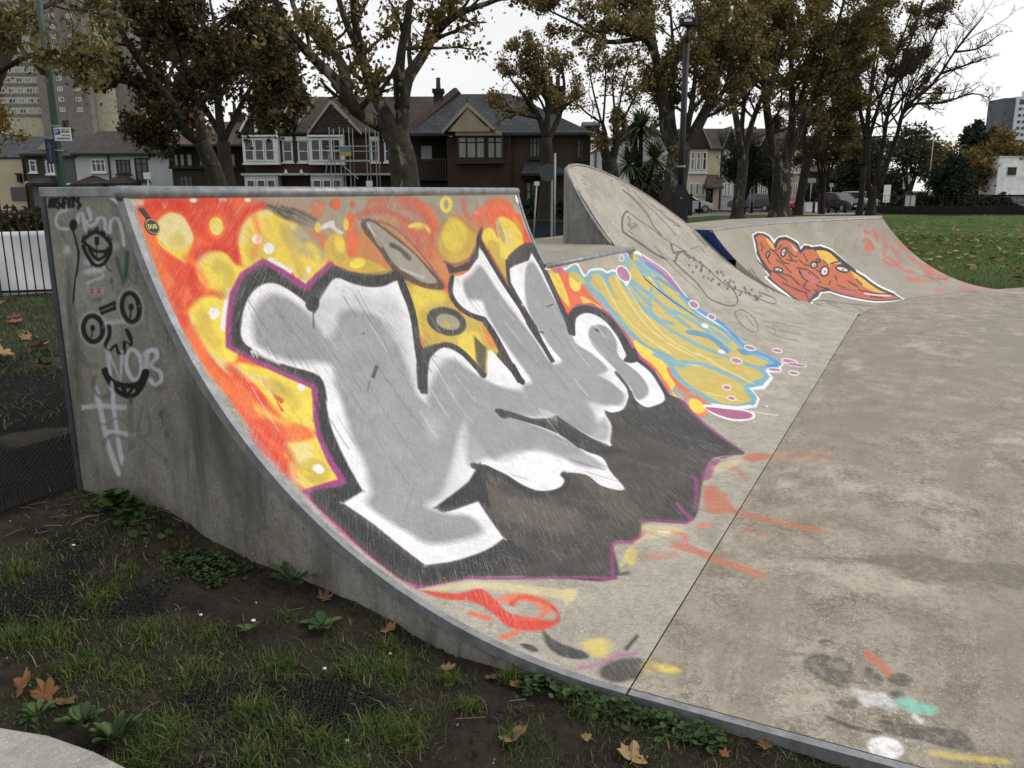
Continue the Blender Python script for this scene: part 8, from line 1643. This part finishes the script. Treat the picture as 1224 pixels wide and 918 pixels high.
bush_tree('far_tree', 'dark rounded evergreen below the conifer', 1112, 1165, 190, 248, 74, 'conifer', 5200, .28, 44)
bush_tree('far_tree', 'dark green tree left of the bare tree stems', 1008, 1050, 165, 246, 90, 'conifer', 4200, .34, 45)
bush_tree('far_tree', 'dull green bush mass behind the parked cars', 975, 1045, 195, 248, 95, 'green', 5200, .34, 46)
bush_tree('far_tree', 'low olive bushes left of the white roadside banners', 1045, 1085, 200, 246, 86, 'green', 3200, .3, 47)
bush_tree('far_tree', 'yellowish bush at the left border below the leaning limb', -40, 26, 105, 190, 40, 'yellow', 3600, .16, 48, None)
bush_tree('garden_tree', 'dark ivy tree between the cream houses and the thick trunk', 862, 918, 160, 252, 62, 'conifer', 8500, .2, 49, None)
bush_tree('garden_tree', 'dark shrubby tree between the thick trunk and the white corner house', 906, 942, 172, 252, 66, 'conifer', 5200, .2, 55, None)
bush_tree('far_tree', 'golden olive tree filling the gap right of the thick dark trunk', 952, 1018, 105, 242, 64, 'olive', 15000, .18, 56)
bush_tree('far_tree', 'dark brown green tree behind the stems of the half bare tree', 990, 1066, 150, 246, 92, 'green', 9000, .3, 57)
bush_tree('garden_tree', 'dark bush below the white wall left of the bulging trunk', 770, 800, 205, 262, 48, 'conifer', 2600, .15, 58, None)
def conifer(name, label, c, r_top, r_bot, d, w, seed):
    rnd = random.Random(seed); nr = np.random.default_rng(seed); base = at(c, d); root = tag(empty(name, base), label, 'tree', 'trees beyond the park fence'); H = hgt(c, r_top, d) - base.z; MB().tube([(0, 0, -.1), (0, 0, H)], [.25, .03], 8).build('trunk', M_BARKD, root, True); P = []; b = MB()
    for k in range(70):
        t = (k / 70) ** .9; z = H * (.12 + .86 * t); L = w * (1 - t) ** .8 * rnd.uniform(.7, 1.15) + .25; a = rnd.uniform(0, 6.28); e = Vector((L * math.cos(a), L * math.sin(a), z - L * .25)); b.tube([(0, 0, z), tuple(e)], [.05, .015], 4, False)
        for j in range(55): s = rnd.uniform(.15, 1); P.append((e.x * s + rnd.gauss(0, .16), e.y * s + rnd.gauss(0, .16), z - L * .25 * s + rnd.gauss(0, .14)))
    b.build('branches', M_BARKD, root); leaf_cards('crown', np.array(P), .34, M_LF['conifer'], root, nr); return root
conifer('conifer', 'taller dark conifer beyond the park fence', 1162, 142, 248, 88, 2.6, 51); conifer('conifer', 'slightly lower dark conifer left of the taller one', 1150, 150, 248, 92, 2.6, 52); conifer('conifer', 'short conifer right of the taller one behind the golden tree', 1178, 152, 248, 95, 2.2, 53)
def hedge(name, label, c0, c1, d, r0, r1, leaf, n, ls, seed, thick=1.2):
    nr = np.random.default_rng(seed); a, b = at(c0, d), at(c1, d); root = tag(empty(name, a), label, 'hedge'); t = nr.uniform(0, 1, n); L = (b - a).length; zt = (hgt((c0 + c1) / 2, r1, d) - a.z)
    top = zt * (.82 + .18 * np.sin(t * 37 + seed) * np.sin(t * 11)); z = nr.uniform(0, 1, n) ** .7 * top; dep = nr.uniform(-.5, .5, n) * thick * (1 - .3 * z / zt)
    dv = (b - a).normalized(); P = np.stack([dv.x * L * t + FH.x * dep, dv.y * L * t + FH.y * dep, z + (b.z - a.z) * t], 1); leaf_cards('foliage', P, ls, M_LF[leaf], root, nr)
    m = MB(); 
    for k in range(int(L / 1.5) + 2): q = dv * L * min(k * 1.5 / L, 1); m.tube([(q.x, q.y, -.2), (q.x, q.y, zt * .7)], .05, 5)
    m.build('stems', M_BARKD, root); return root
hedge('hedge', 'long dark hedge behind the parked cars', 962, 1060, 88, 250, 222, 'conifer', 5200, .3, 61); hedge('hedge', 'dark hedge behind the park fence at the right', 1055, 1200, 76, 250, 226, 'green', 8000, .26, 62); hedge('hedge', 'dark hedge above the white sheet at the left railing', -50, 70, 14.5, 300, 246, 'dark', 5200, .10, 63, .8); hedge('hedge', 'low dark hedge below the gabled house', 500, 700, 40, 260, 236, 'conifer', 5200, .2, 64)
# spiky palm
def cordyline():
    base = at(765, 30); root = tag(empty('cordyline_palm', base), 'spiky green cabbage palm before the plain white wall', 'palm'); m = MB(); V_, F_ = [], []; Z = lambda r: hgt(765, r, 30) - base.z; xs = lambda c: (c - 765) * 30 / 1014
    heads = [(765, 152, 1.05), (752, 196, 1.0), (782, 190, .95), (768, 215, .8), (758, 160, .7)]
    for c, r, L in heads:
        hx, hz_ = xs(c), Z(r); hp = RH * hx + Vector((0, 0, hz_)); m.tube([(0, 0, 0), tuple(RH * hx * .5 + Vector((0, 0, hz_ * .55))), tuple(hp)], [.13, .1, .07], 7)
        for k in range(210):
            a = random.uniform(0, 6.283); el = random.uniform(-.5, 1.4); d_ = Vector((math.cos(a) * math.cos(el), math.sin(a) * math.cos(el), math.sin(el))); s_ = d_.cross(Vector((0, 0, 1))).normalized() * .028; l = L * random.uniform(.7, 1.1); n = len(V_)
            for t, w in ((0, .6), (.45, 1), (.8, .7), (1, .05)): p = hp + d_ * l * t - Vector((0, 0, .28 * l * t * t)); V_ += [tuple(p - s_ * w), tuple(p + s_ * w)]
            F_ += [(n + i * 2, n + i * 2 + 1, n + i * 2 + 3, n + i * 2 + 2) for i in range(3)]
    m.build('trunk', M_BARKD, root, True); MB().add(V_, F_).build('fronds', isl('palm_fronds', [(0, (.020, .034, .012)), (.6, (.05, .075, .028)), (1, (.14, .15, .07))], .5, .2), root)
cordyline()

# ------------------------------------------------------------------ street furniture
def pole(name, label, c, d, r_top, dia, mat, cat='post', lean=0., z0=None, r_taper=1.):
    p = at(c, d); root = tag(empty(name, p, RZ), label, cat); H = hgt(c, r_top, d) - p.z; MB().tube([(0, 0, -.1), (lean * .5, 0, H * .5), (lean, 0, H)], [dia / 2, dia / 2 * (1 + r_taper) / 2, dia / 2 * r_taper], 12).build('pole', mat, root, True); return root, H
def plate(root, name, mat, x0, x1, z0, z1, y=-.09, th=.006, parent=None): return MB().box(x0, x1, y - th, y, z0, z1).build(name, mat, parent or root)
gp_, H = pole('green_lamp_post', 'tall green lamp post behind the left end of the quarter pipe', 77, 14, -60, .145, M_GREENP, 'lamp post', -.02, None, .55)
MB().tube([(0, 0, .2), (0, 0, 1.3)], .1, 12).build('post_base', M_GREENP, gp_, True)
for z in (1.95, 2.33): MB().tube([(0, 0, z), (0, 0, z + .02)], .072, 12).build('band_clip', M_GALV, gp_)
pr = tag(empty('parking_sign', at3(84, 160, 13.95), RZ), 'small white parking sign with blue P on the green lamp post', 'sign')
s_ = 13.95 / 1014; MB().box(-9.5 * s_, 10.5 * s_, -.012, 0, -8 * s_, 7 * s_).build('plate', M_SIGNW, pr, bevel=.004); MB().box(-8.7 * s_, -2 * s_, -.015, -.0122, -1 * s_, 5.6 * s_).build('blue_square', M_SIGNB, pr)
def glyphs(root, segs, x, z, s, w, mat, y=-.018, name='lettering'):
    b = MB()
    for a, c in segs:
        q = stroke((x + a[0] * s, z + a[1] * s), (x + c[0] * s, z + c[1] * s), w); b.add([(u, y, v) for u, v in q] + [(u, y + .002, v) for u, v in q], [(0, 1, 2, 3), (7, 6, 5, 4), (0, 3, 7, 4), (1, 0, 4, 5), (2, 1, 5, 6), (3, 2, 6, 7)])
    return b.build(name, mat, root)
FONT = {'P': [((0, 0), (0, 1)), ((0, 1), (.55, .95)), ((.55, .95), (.55, .5)), ((.55, .5), (0, .45))], 'a': [((0, 0), (.3, 1)), ((.3, 1), (.6, 0)), ((.12, .4), (.48, .4))], 'y': [((0, 1), (.3, .5)), ((.6, 1), (.3, .5)), ((.3, .5), (.3, 0))], 't': [((0, 1), (.6, 1)), ((.3, 1), (.3, 0))], 'm': [((0, 0), (0, 1)), ((0, 1), (.3, .5)), ((.3, .5), (.6, 1)), ((.6, 1), (.6, 0))], 'e': [((0, 0), (0, 1)), ((0, 1), (.5, 1)), ((0, .5), (.4, .5)), ((0, 0), (.5, 0))], 'c': [((.55, 1), (0, .9)), ((0, .9), (0, .1)), ((0, .1), (.55, 0))], 'h': [((0, 0), (0, 1)), ((.55, 0), (.55, 1)), ((0, .5), (.55, .5))], 'i': [((.25, 0), (.25, 1))], 'n': [((0, 0), (0, 1)), ((0, 1), (.55, 0)), ((.55, 0), (.55, 1))]}
def text(root, t, x, z, s, w, mat, adv=.8):
    segs = [((a[0] + i * adv, a[1]), (b_[0] + i * adv, b_[1])) for i, ch in enumerate(t) if ch in FONT for a, b_ in FONT[ch]]; return glyphs(root, segs, x, z, s, w, mat)
text(pr, 'P', -7 * s_, .2 * s_, 4.2 * s_, .012, M_SIGNW); text(pr, 'Pay at', .3 * s_, 3.9 * s_, 1.7 * s_, .0042, M_BLACK); text(pr, 'machine', -.6 * s_, 1.5 * s_, 1.7 * s_, .0042, M_BLACK)
b = MB()
for x0, dr in ((0, -1), (9, 1)): b.prism([(x0 * s_, -1.6 * s_), ((x0 - dr * 1.6) * s_, -.6 * s_), ((x0 - dr * 1.6) * s_, -2.6 * s_)], 'y', -.016, -.0122)
b.box(1.4 * s_, 7.6 * s_, -.016, -.0122, -1.9 * s_, -1.3 * s_); b.build('arrow', M_BLACK, pr); text(pr, 'PayhmehtPaht', -6.5 * s_, -6 * s_, 1.6 * s_, .0042, M_BLACK, .82)
ar = tag(empty('arrow_sign', at3(67.5, 181, 13.85), RZ), 'dark blue upright sign with a pale up arrow on the green lamp post', 'sign'); MB().box(-5 * s_, 5 * s_, -.012, 0, -14 * s_, 14 * s_).build('plate', M_SIGNN, ar); MB().prism([(-1.2 * s_, -11 * s_), (1.2 * s_, -11 * s_), (1.2 * s_, 4 * s_), (3.2 * s_, 4 * s_), (0, 11 * s_), (-3.2 * s_, 4 * s_), (-1.2 * s_, 4 * s_)], 'y', -.016, -.0122).build('arrow', vary('sign_grey_blue', (.07, .09, .12), .1), ar)
# black mast with camera and cabinet
mr, H = pole('camera_mast', 'black steel mast with a camera on top before the bulging plane trunk', 814, 25, 52, .18, M_BLACK, 'mast'); MB().tube([(0, 0, H), (.04, 0, H + .45)], .05, 10).build('neck', M_BLACK, mr, True); cz = hgt(819, 27, 25) - mr.location.z
b = MB().box(-.22, .26, -.12, .12, cz - .1, cz + .12).build('camera_housing', M_BLACK, mr, bevel=.03); MB().box(-.12, .1, -.14, -.121, cz + .0, cz + .07).build('camera_lens', M_SIGNW, mr); MB().tube([(0, 0, hgt(812, 200, 25) - mr.location.z), (0, 0, hgt(812, 200, 25) - mr.location.z + .05)], .125, 12).build('band', M_GALV, mr)
cb = tag(empty('street_cabinet', at(813.5, 24.6), RZ), 'black waist high cabinet at the foot of the camera mast', 'cabinet'); zc = hgt(813, 229, 24.6) - cb.location.z; MB().box(-.21, .21, -.2, .2, 0, zc).build('body', M_BLACK, cb, bevel=.015); MB().box(-.18, .18, -.215, -.2005, .2, zc - .12).build('door', M_BLACK, cb, bevel=.01); MB().box(-.02, .02, -.225, -.2155, zc - .2, zc - .16).build('lock', M_GALV, cb); MB().prism([(-.19, zc), (.19, zc), (.12, zc + .2), (-.12, zc + .2)], 'y', -.15, .15).build('cap', M_BLACK, cb)
# signs by the gabled house
sp, H = pole('sign_pole', 'thin grey pole holding a round sign seen from the back', 664, 22, 183, .05, M_GALV, 'sign'); MB().tube([(0, 0, 0), (0, 0, .12)], .09, 10).build('foot', M_GALV, sp)
zc = hgt(655, 206, 24) - at(655, 24).z; rs = tag(empty('round_sign', at(655.5, 24), RZ), 'round grey back of a road sign in front of the slate canopy', 'sign'); MB().prism([(.24 * math.cos(k * math.pi / 12), zc + .24 * math.sin(k * math.pi / 12)) for k in range(24)], 'y', 0, .01).build('disc', vary('sign_back_grey', (.06, .075, .085), .1), rs); MB().tube([(.12, .04, 0), (.12, .04, zc + .2)], .03, 8).build('pole', M_GALV, rs)
lp, H = pole('leaning_pole', 'short leaning pale pole with a small white tag behind the low deck', 638, 23, 221, .045, M_GALV, 'post', .1); MB().box(.03, .17, -.05, -.03, H - .02, H + .09).build('tag_plate', M_SIGNW, lp)
# brick coped wall and blue barrier behind the low deck
wl = tag(empty('low_wall', at(625, 26), RZ), 'low dark blue wall with a toothed brick coping behind the low deck', 'wall'); a0, a1 = 0, (800 - 625) * 26 / 1014; zt = hgt(650, 267, 26) - wl.location.z; MB().box(a0, a1, 0, .22, -.2, zt).build('wall', vary('blue_wall_paint', (.02, .026, .04), .2), wl)
for k in range(int(a1 / .115)): MB().box(a0 + k * .115, a0 + k * .115 + .1, -.03, .25, zt + .001, zt + .1).build('brick', M_BRICKB, wl)
# street lamps
for c, d, rt, lab in ((737, 58, 116, 'slim grey street lamp behind the pollarded tree'), (902, 70, 173, 'slim street lamp before the ivy house'), (1110, 78, 163, 'tall thin lamp post beyond the park fence'), (1000, 92, 212, 'short distant lamp post behind the parked cars')):
    o, H = pole('street_lamp', lab, c, d, rt, .13, M_GALV, 'street lamp', 0, None, .6); MB().tube([(0, 0, H), (-.5, 0, H + .12), (-.9, 0, H + .1)], .04, 6).build('arm', M_GALV, o); MB().box(-1.3, -.7, -.12, .12, H + .06, H + .16).build('lamp_head', M_GALV, o, bevel=.03); o['group'] = 'street lamps'
def signpost(name, label, c, d, rt, w, h_, mat, cat='sign'):
    o, H = pole(name, label, c, d, rt, .09, M_GALV, cat); MB().box(-w / 2, w / 2, -.08, -.05, H - h_, H).build('plate', mat, o); return o
signpost('direction_sign', 'grey direction sign on two posts behind the parked cars', 970, 76, 213, .7, .4, M_GALV); signpost('blue_sign', 'small blue sign beside the bright white corner house', 958, 74, 219, .4, .45, M_SIGNB); signpost('street_sign', 'small grey plate on a thin pole left of the parked cars', 994, 80, 219, .4, .35, M_GALV); signpost('small_notice', 'small white notice on a pole before the ivy house', 898, 66, 221, .2, .25, M_SIGNW); signpost('parking_notice', 'tiny white parking plate before the white terrace', 179, 50, 206, .4, .38, M_SIGNW); signpost('white_notice', 'small white plate low between scaffold and big plane tree', 443, 30, 216, .22, .2, M_SIGNW)
for c, d, r0, r1, lab in ((1061, 74, 242, 221, 'leaning white banner right of the bare tree'), (1083, 80, 226, 210, 'hanging white banner on a thin pole by the fence')):
    o, H = pole('banner', lab, c, d, r1, .06, M_GALV, 'banner', .1); z1_ = H; z0_ = hgt(c, r0, d) - o.location.z; MB().box(-.3, .3, -.06, -.04, z0_, z1_).build('cloth', M_WHITEP, o)
# left railing with white sheet behind
def railing(name, label, A, B, h, step, bar, mat, rails=(.12, .95), cat='railing', post=2.4):
    d_ = (B - A); L = d_.length; dv = d_.normalized(); root = tag(empty(name, A, math.atan2(dv.y, dv.x)), label, cat); bm_ = MB().box(-bar, bar, -bar, bar, 0, h).mesh('bar', mat); slope = (B.z - A.z) / L
    for k in range(int(L / step) + 1): o = link('bar', bm_, None, root); o.location = (k * step, 0, slope * k * step)
    for z in rails: MB().add(*(lambda z0: ([(0, -.02, z0), (L, -.02, z0 + slope * L), (L, .02, z0 + slope * L), (0, .02, z0), (0, -.02, z0 + .03), (L, -.02, z0 + slope * L + .03), (L, .02, z0 + slope * L + .03), (0, .02, z0 + .03)], [(3, 2, 1, 0), (4, 5, 6, 7), (0, 1, 5, 4), (1, 2, 6, 5), (2, 3, 7, 6), (3, 0, 4, 7)]))(z * h)).build('rail', mat, root)
    k = 0
    while k * post < L: MB().box(k * post - .025, k * post + .025, -.025, .025, 0, h + .06).build('post', mat, root); k += 1
    return root
fa, fb = Vector((2.6, 11.4, .17)), Vector((6.6, 6.9, .19)); railing('railing', 'black vertical bar railing at the left beside the quarter pipe', fa, fb, 1.12, .098, .007, M_BLACK, (.08, .93))
sd_ = (fb - fa).normalized(); nn_ = Vector((sd_.y, -sd_.x, 0)) * (-1 if Vector((sd_.y, -sd_.x, 0)).dot(FH) < 0 else 1); sx, sy = 48, 14
V_ = [tuple(fa + sd_ * (5.6 * i / (sx - 1)) + nn_ * (.22 + .03 * math.sin(i * .8 + j * .3) + .02 * math.sin(i * .31)) + Vector((0, 0, .02 + (.84 + .03 * math.sin(i * .22)) * j / (sy - 1)))) for i in range(sx) for j in range(sy)]
o = link('white_sheet', npmesh('white_sheet', V_, gridfaces(sx, sy), M_WHITEP)); so_ = o.modifiers.new('solid', 'SOLIDIFY'); so_.thickness = .012; tag(o, 'long white plastic sheet hung behind the left railing', 'sheet')
# park fence at the right
fa, fb = at(1052, 72), at(1290, 70); railing('park_fence', 'low black metal fence along the far edge of the field', fa, fb, 1.45, .5, .013, M_BLACK, (.1, .95), 'fence', 2.6)
kb = tag(empty('fence_plinth', fa), 'dark low plinth wall under the park fence', 'wall'); dv = (fb - fa); kb.rotation_euler = (0, 0, math.atan2(dv.y, dv.x)); MB().box(0, dv.length, .1, .4, -.2, .5).build('plinth', M_DARKW, kb)
# bollards
bol = MB().tube([(0, 0, -.1), (0, 0, .86), (0, 0, .95)], [.105, .1, .07], 10).mesh('bollard', M_BLACK, True)
for i, (c, lab) in enumerate(((838, 'leftmost black bollard beside the silver hatchback'), (886, 'black bollard right of the patched trunk'), (900.5, 'black bollard before the grey car'), (930.5, 'black bollard in front of the thick dark trunk'), (942.5, 'black bollard below the red car'), (953.5, 'black bollard right of the red car'), (975, 'black bollard right of the white box'), (993, 'black bollard at the left end of the parked cars'), (1002, 'black bollard before the dark car bonnet'), (1013.5, 'rightmost black bollard before the dark car'))): o = link('bollard', bol); o.location = at(c, 68); tag(o, lab, 'bollard', 'black bollards along the park edge')
# vehicles
def vehicle(name, label, c, d, yaw, paint, kind='hatch', L=4.2, W=1.75, Hh=1.48):
    p = at(c, d); p.z += .03; root = tag(empty(name, p, RZ + yaw), label, 'car'); hl = L / 2
    if kind == 'hatch': low = [(-hl, .32), (-hl, .75), (-hl + .08, .92), (-hl * .42 - .1, .97), (hl * .36, .96), (hl * .8, .86), (hl - .05, .7), (hl, .5), (hl, .3)]; cab = [(-hl + .12, .93), (-hl + .38, Hh - .08), (-hl * .45, Hh), (hl * .02, Hh - .02), (hl * .45, .95)]
    else: low = [(-hl, .38), (-hl, .85), (-hl + .06, 1.0), (-hl * .4, 1.04), (hl * .4, 1.02), (hl * .85, .95), (hl - .03, .8), (hl, .55), (hl, .35)]; cab = [(-hl + .1, 1.0), (-hl + .42, Hh - .06), (-hl * .4, Hh), (hl * .05, Hh - .03), (hl * .47, 1.01)]
    def shell(pts, w0, w1, name, mat, parent, zlo, zhi):
        n = len(pts); v = []
        for sg in (-1, 1): v += [(x, sg * (w0 + (w1 - w0) * (z - zlo) / (zhi - zlo)), z) for x, z in pts]
        return MB().add(v, [tuple(range(n)), tuple(range(2 * n - 1, n - 1, -1))] + [(i, n + i, n + (i + 1) % n, (i + 1) % n) for i in range(n)]).build(name, mat, parent, bevel=.045)
    body = shell(low, W / 2, W / 2 - .06, 'body', paint, root, .3, 1.0); cbn = shell(cab, W / 2 - .08, W / 2 - .24, 'cabin', paint, root, .93, Hh)
    zc0, zc1 = cab[0][1] + .06, Hh - .1; (xa, xb_) = (cab[1][0] + .1, cab[3][0] + .02)
    def sidew(x0, x1, x2, x3, sg): yy = lambda z: sg * (W / 2 - .08 + (-.16) * (z - .93) / (Hh - .93) + .012); return MB().add([(x0, yy(zc0), zc0), (x1, yy(zc0), zc0), (x2, yy(zc1), zc1), (x3, yy(zc1), zc1)] + [(x, yy(z) - sg * .02, z) for x, z in ((x0, zc0), (x1, zc0), (x2, zc1), (x3, zc1))], [(0, 1, 2, 3), (7, 6, 5, 4), (0, 4, 5, 1), (1, 5, 6, 2), (2, 6, 7, 3), (3, 7, 4, 0)]).build('side_window', M_GLASS, cbn)
    for sg in (-1, 1):
        m = (xa + xb_) / 2; sidew(cab[0][0] + .32, m - .04, m - .04, xa + .02, sg); sidew(m + .04, cab[4][0] - .3, xb_ - .02, m + .04, sg)
        for x in (-hl * .62, hl * .64):
            w = MB().tube([(x, sg * (W / 2 - .2), .31), (x, sg * (W / 2 + .01), .31)], .315, 20).build('wheel', M_BLACK, root, False); MB().tube([(x, sg * (W / 2 - .05), .31), (x, sg * (W / 2 + .018), .31)], .2, 14).build('rim', M_GALV, w)
        MB().box(hl - .28, hl + .012, sg * (W / 2 - .42) - .16 * (sg < 0), sg * (W / 2 - .42) + .16 * (sg > 0) + .0, .62, .76).build('headlight', M_SIGNW, root, bevel=.02); MB().box(-hl - .012, -hl + .15, sg * (W / 2 - .26) - .08, sg * (W / 2 - .26) + .08, .72, .95).build('tail_light', M_TLIGHT, root, bevel=.02); MB().box(hl * .33, hl * .38, sg * (W / 2 - .04) - .09, sg * (W / 2 - .04) + .09, .98, 1.1).build('mirror', paint, root, bevel=.02)
    def glassq(x0, z0, x1, z1, w0, w1, off, nm): return MB().add([(x0, -w0, z0), (x0, w0, z0), (x1, w1, z1), (x1, -w1, z1)] + [(x0 - off, -w0, z0), (x0 - off, w0, z0), (x1 - off, w1, z1), (x1 - off, -w1, z1)], [(0, 1, 2, 3), (7, 6, 5, 4), (0, 4, 5, 1), (1, 5, 6, 2), (2, 6, 7, 3), (3, 7, 4, 0)]).build(nm, M_GLASS, cbn)
    glassq(cab[4][0] - .05 + .012, cab[4][1] + .05, cab[3][0] + .1 + .012, Hh - .09, W / 2 - .2, W / 2 - .3, .02, 'windscreen'); glassq(cab[0][0] + .0, cab[0][1] + .05, cab[1][0] - .02, Hh - .15, W / 2 - .2, W / 2 - .3, -.03, 'rear_window')
    MB().box(hl - .03, hl + .014, -.3, .3, .42, .53).build('number_plate', M_SIGNW, root); MB().box(-hl - .014, -hl + .03, -.26, .26, .5, .61).build('number_plate', M_STKY, root); MB().box(hl - .02, hl + .01, -.45, .45, .58, .7).build('grille', M_BLACK, root)
    return root
M_TLIGHT = vary('tail_light_red', (.2, .012, .01), .1, 5, .3); carp = lambda n, c, m=.0: vary(n, c, .04, 2, .28, m, spec=.5)
C_SIL, C_GREY, C_RED, C_DARK, C_PALE = carp('silver_car_paint', (.42, .43, .45), .2), carp('grey_car_paint', (.07, .075, .085), .3), carp('red_car_paint', (.30, .012, .02)), carp('dark_car_paint', (.025, .027, .032), .2), carp('pale_car_paint', (.3, .31, .32), .3)
vehicle('parked_car', 'silver hatchback parked behind the black cabinet', 823, 70, .12, C_SIL, L=3.9); vehicle('parked_car', 'dark grey estate car between two plane trunks', 903.5, 75, R(-40) + math.pi, C_GREY, 'suv', 4.4, 1.8, 1.55); vehicle('parked_car', 'red car mostly hidden behind the thick dark trunk', 946, 76, R(-125), C_RED, L=3.9, Hh=1.45); vehicle('parked_car', 'dark off-road car seen from the front by the bollards', 1006, 74, R(-72), C_DARK, 'suv', 4.4, 1.85, 1.62); vehicle('parked_car', 'grey saloon parked behind the dark off-road car', 1014, 79, R(-68), C_PALE, 'hatch', 4.4); vehicle('parked_car', 'pale silver van-like car at the right end of the parked row', 1032, 78, R(-60), C_SIL, 'suv', 4.3, 1.8, 1.7); vehicle('parked_car', 'black car under the white cabin at the right border', 1217, 75, R(-88), C_DARK, 'hatch', 4.2); vehicle('parked_car', 'dark car at the left end of the far parked row', 1000, 84, R(-70), C_DARK, 'hatch', 4.2)
wb = tag(empty('white_box', at(971, 73), RZ), 'white low box standing by the kerb left of the parked cars', 'box'); MB().box(-.5, .5, -.3, .3, 0, .78).build('body', M_WHITEP, wb, bevel=.03); MB().box(-.52, .52, -.32, .32, .781, .83).build('lid', M_SIGNW, wb, bevel=.01)
ub = tag(empty('utility_cabinet', at(1090, 74), RZ), 'pale grey utility cabinet at the park fence', 'cabinet'); zc = hgt(1090, 233, 74) - ub.location.z; MB().box(-.36, .36, -.2, .2, 0, zc - .08).build('body', M_SIGNW, ub, bevel=.02); MB().box(-.4, .4, -.24, .24, zc - .079, zc).build('roof', M_GALV, ub, bevel=.02)
# white cabin
cbx = tag(empty('site_cabin', at(1191, 76), RZ + .04), 'white portable cabin raised behind the fence at the right border', 'cabin'); z0_, z1_ = hgt(1192, 233, 76) - cbx.location.z, hgt(1192, 188, 76) - cbx.location.z; k_ = 76 / 1014
MB().box(0, 5.2, 0, 2.6, z0_, z1_).build('shell', M_WHITEP, cbx, bevel=.03); MB().box(-.06, 5.26, -.05, 2.65, z1_ + .001, z1_ + .1).build('roof_edge', M_SIGNW, cbx); f_ = MB().box(10 * k_, 22.6 * k_, -.05, -.003, z0_ + 22 * k_, z0_ + 33 * k_).build('window', M_SIGNW, cbx); MB().box(11 * k_, 21.6 * k_, -.07, -.051, z0_ + 23 * k_, z0_ + 32 * k_).build('shutter', M_PEBB, f_); MB().box(0, 5.2, .1, 2.5, -.1, z0_ - .001).build('base', M_DARKW, cbx)
# people: one continuous skinned body each
def person(name, label, c, d, joints, edges, cloth, legs, h):
    p = at(c, d); me = bpy.data.meshes.new('body'); me.from_pydata([j[0] for j in joints], edges, []); o = bpy.data.objects.new('body', me); COL.objects.link(o); sk = o.modifiers.new('skin', 'SKIN')
    for v, j in zip(me.skin_vertices[0].data if me.skin_vertices else [], joints): v.radius = (j[1], j[1] * .8)
    if not me.skin_vertices:
        me.attributes
    su = o.modifiers.new('sub', 'SUBSURF'); su.levels = 1; su.render_levels = 1; me.materials.append(cloth); root = tag(empty(name, p, RZ), label, 'person'); o.parent = root
    return root, o
def make_person(name, label, c, d, stride, cloth, hair, turn=0.):
    J = [((0, 0, .95), .15), ((0, 0, 1.15), .15), ((.02, 0, 1.38), .18), ((.03, 0, 1.5), .07), ((.05, 0, 1.66), .10), ((0, .2, 1.36), .07), ((-.06 - stride * .3, .26, 1.1), .055), ((.02 - stride * .2, .25, .86), .045), ((0, -.2, 1.36), .07), ((.06 + stride * .3, -.26, 1.1), .055), ((.14 + stride * .35, -.24, .88), .045), ((.02, .1, .9), .10), ((.1 + stride * .35, .1, .5), .075), ((.02 + stride * .75, .1, .09), .055), ((.16 + stride * .8, .1, .045), .045), ((.0, -.1, .9), .10), ((-.02 - stride * .25, -.1, .5), .075), ((-.1 - stride * .85, -.1, .12), .055), ((.02 - stride * .85, -.1, .045), .045)]
    E_ = [(0, 1), (1, 2), (2, 3), (3, 4), (2, 5), (5, 6), (6, 7), (2, 8), (8, 9), (9, 10), (0, 11), (11, 12), (12, 13), (13, 14), (0, 15), (15, 16), (16, 17), (17, 18)]
    p = at(c, d); root = tag(empty(name, p, RZ + turn), label, 'person'); bm = bmesh.new(); sl_ = bm.verts.layers.skin.verify(); vs_ = [bm.verts.new(j[0]) for j in J]
    for v, j in zip(vs_, J): v[sl_].radius = (j[1], j[1])
    vs_[0][sl_].use_root = True
    for a, b_ in E_: bm.edges.new((vs_[a], vs_[b_]))
    me = bpy.data.meshes.new('body'); bm.to_mesh(me); bm.free(); me.materials.append(cloth); o = link('body', me, None, root); o.modifiers.new('skin', 'SKIN'); s2 = o.modifiers.new('sub', 'SUBSURF'); s2.levels = s2.render_levels = 1
    MB().lathe([(.04, 1.58), (.115, 1.62), (.125, 1.7), (.1, 1.77), (.03, 1.8)], 10, (.02, 0, 0)).build('hair', hair, root, True); MB().lathe([(.03, 1.57), (.07, 1.6), (.078, 1.66), (.05, 1.72)], 8, (.085, 0, 0)).build('face', vary('skin_tone', (.2, .12, .085), .1), root, True); return root
M_CLD = vary('dark_coat', (.014, .014, .016), .2, 3, .9); make_person('person', 'person in dark clothes walking past the garden wall', 848, 72, .35, M_CLD, M_BLACK); make_person('person', 'person in dark clothes standing by the red car', 943.5, 77, .03, M_CLD, M_BLACK, -1.2)
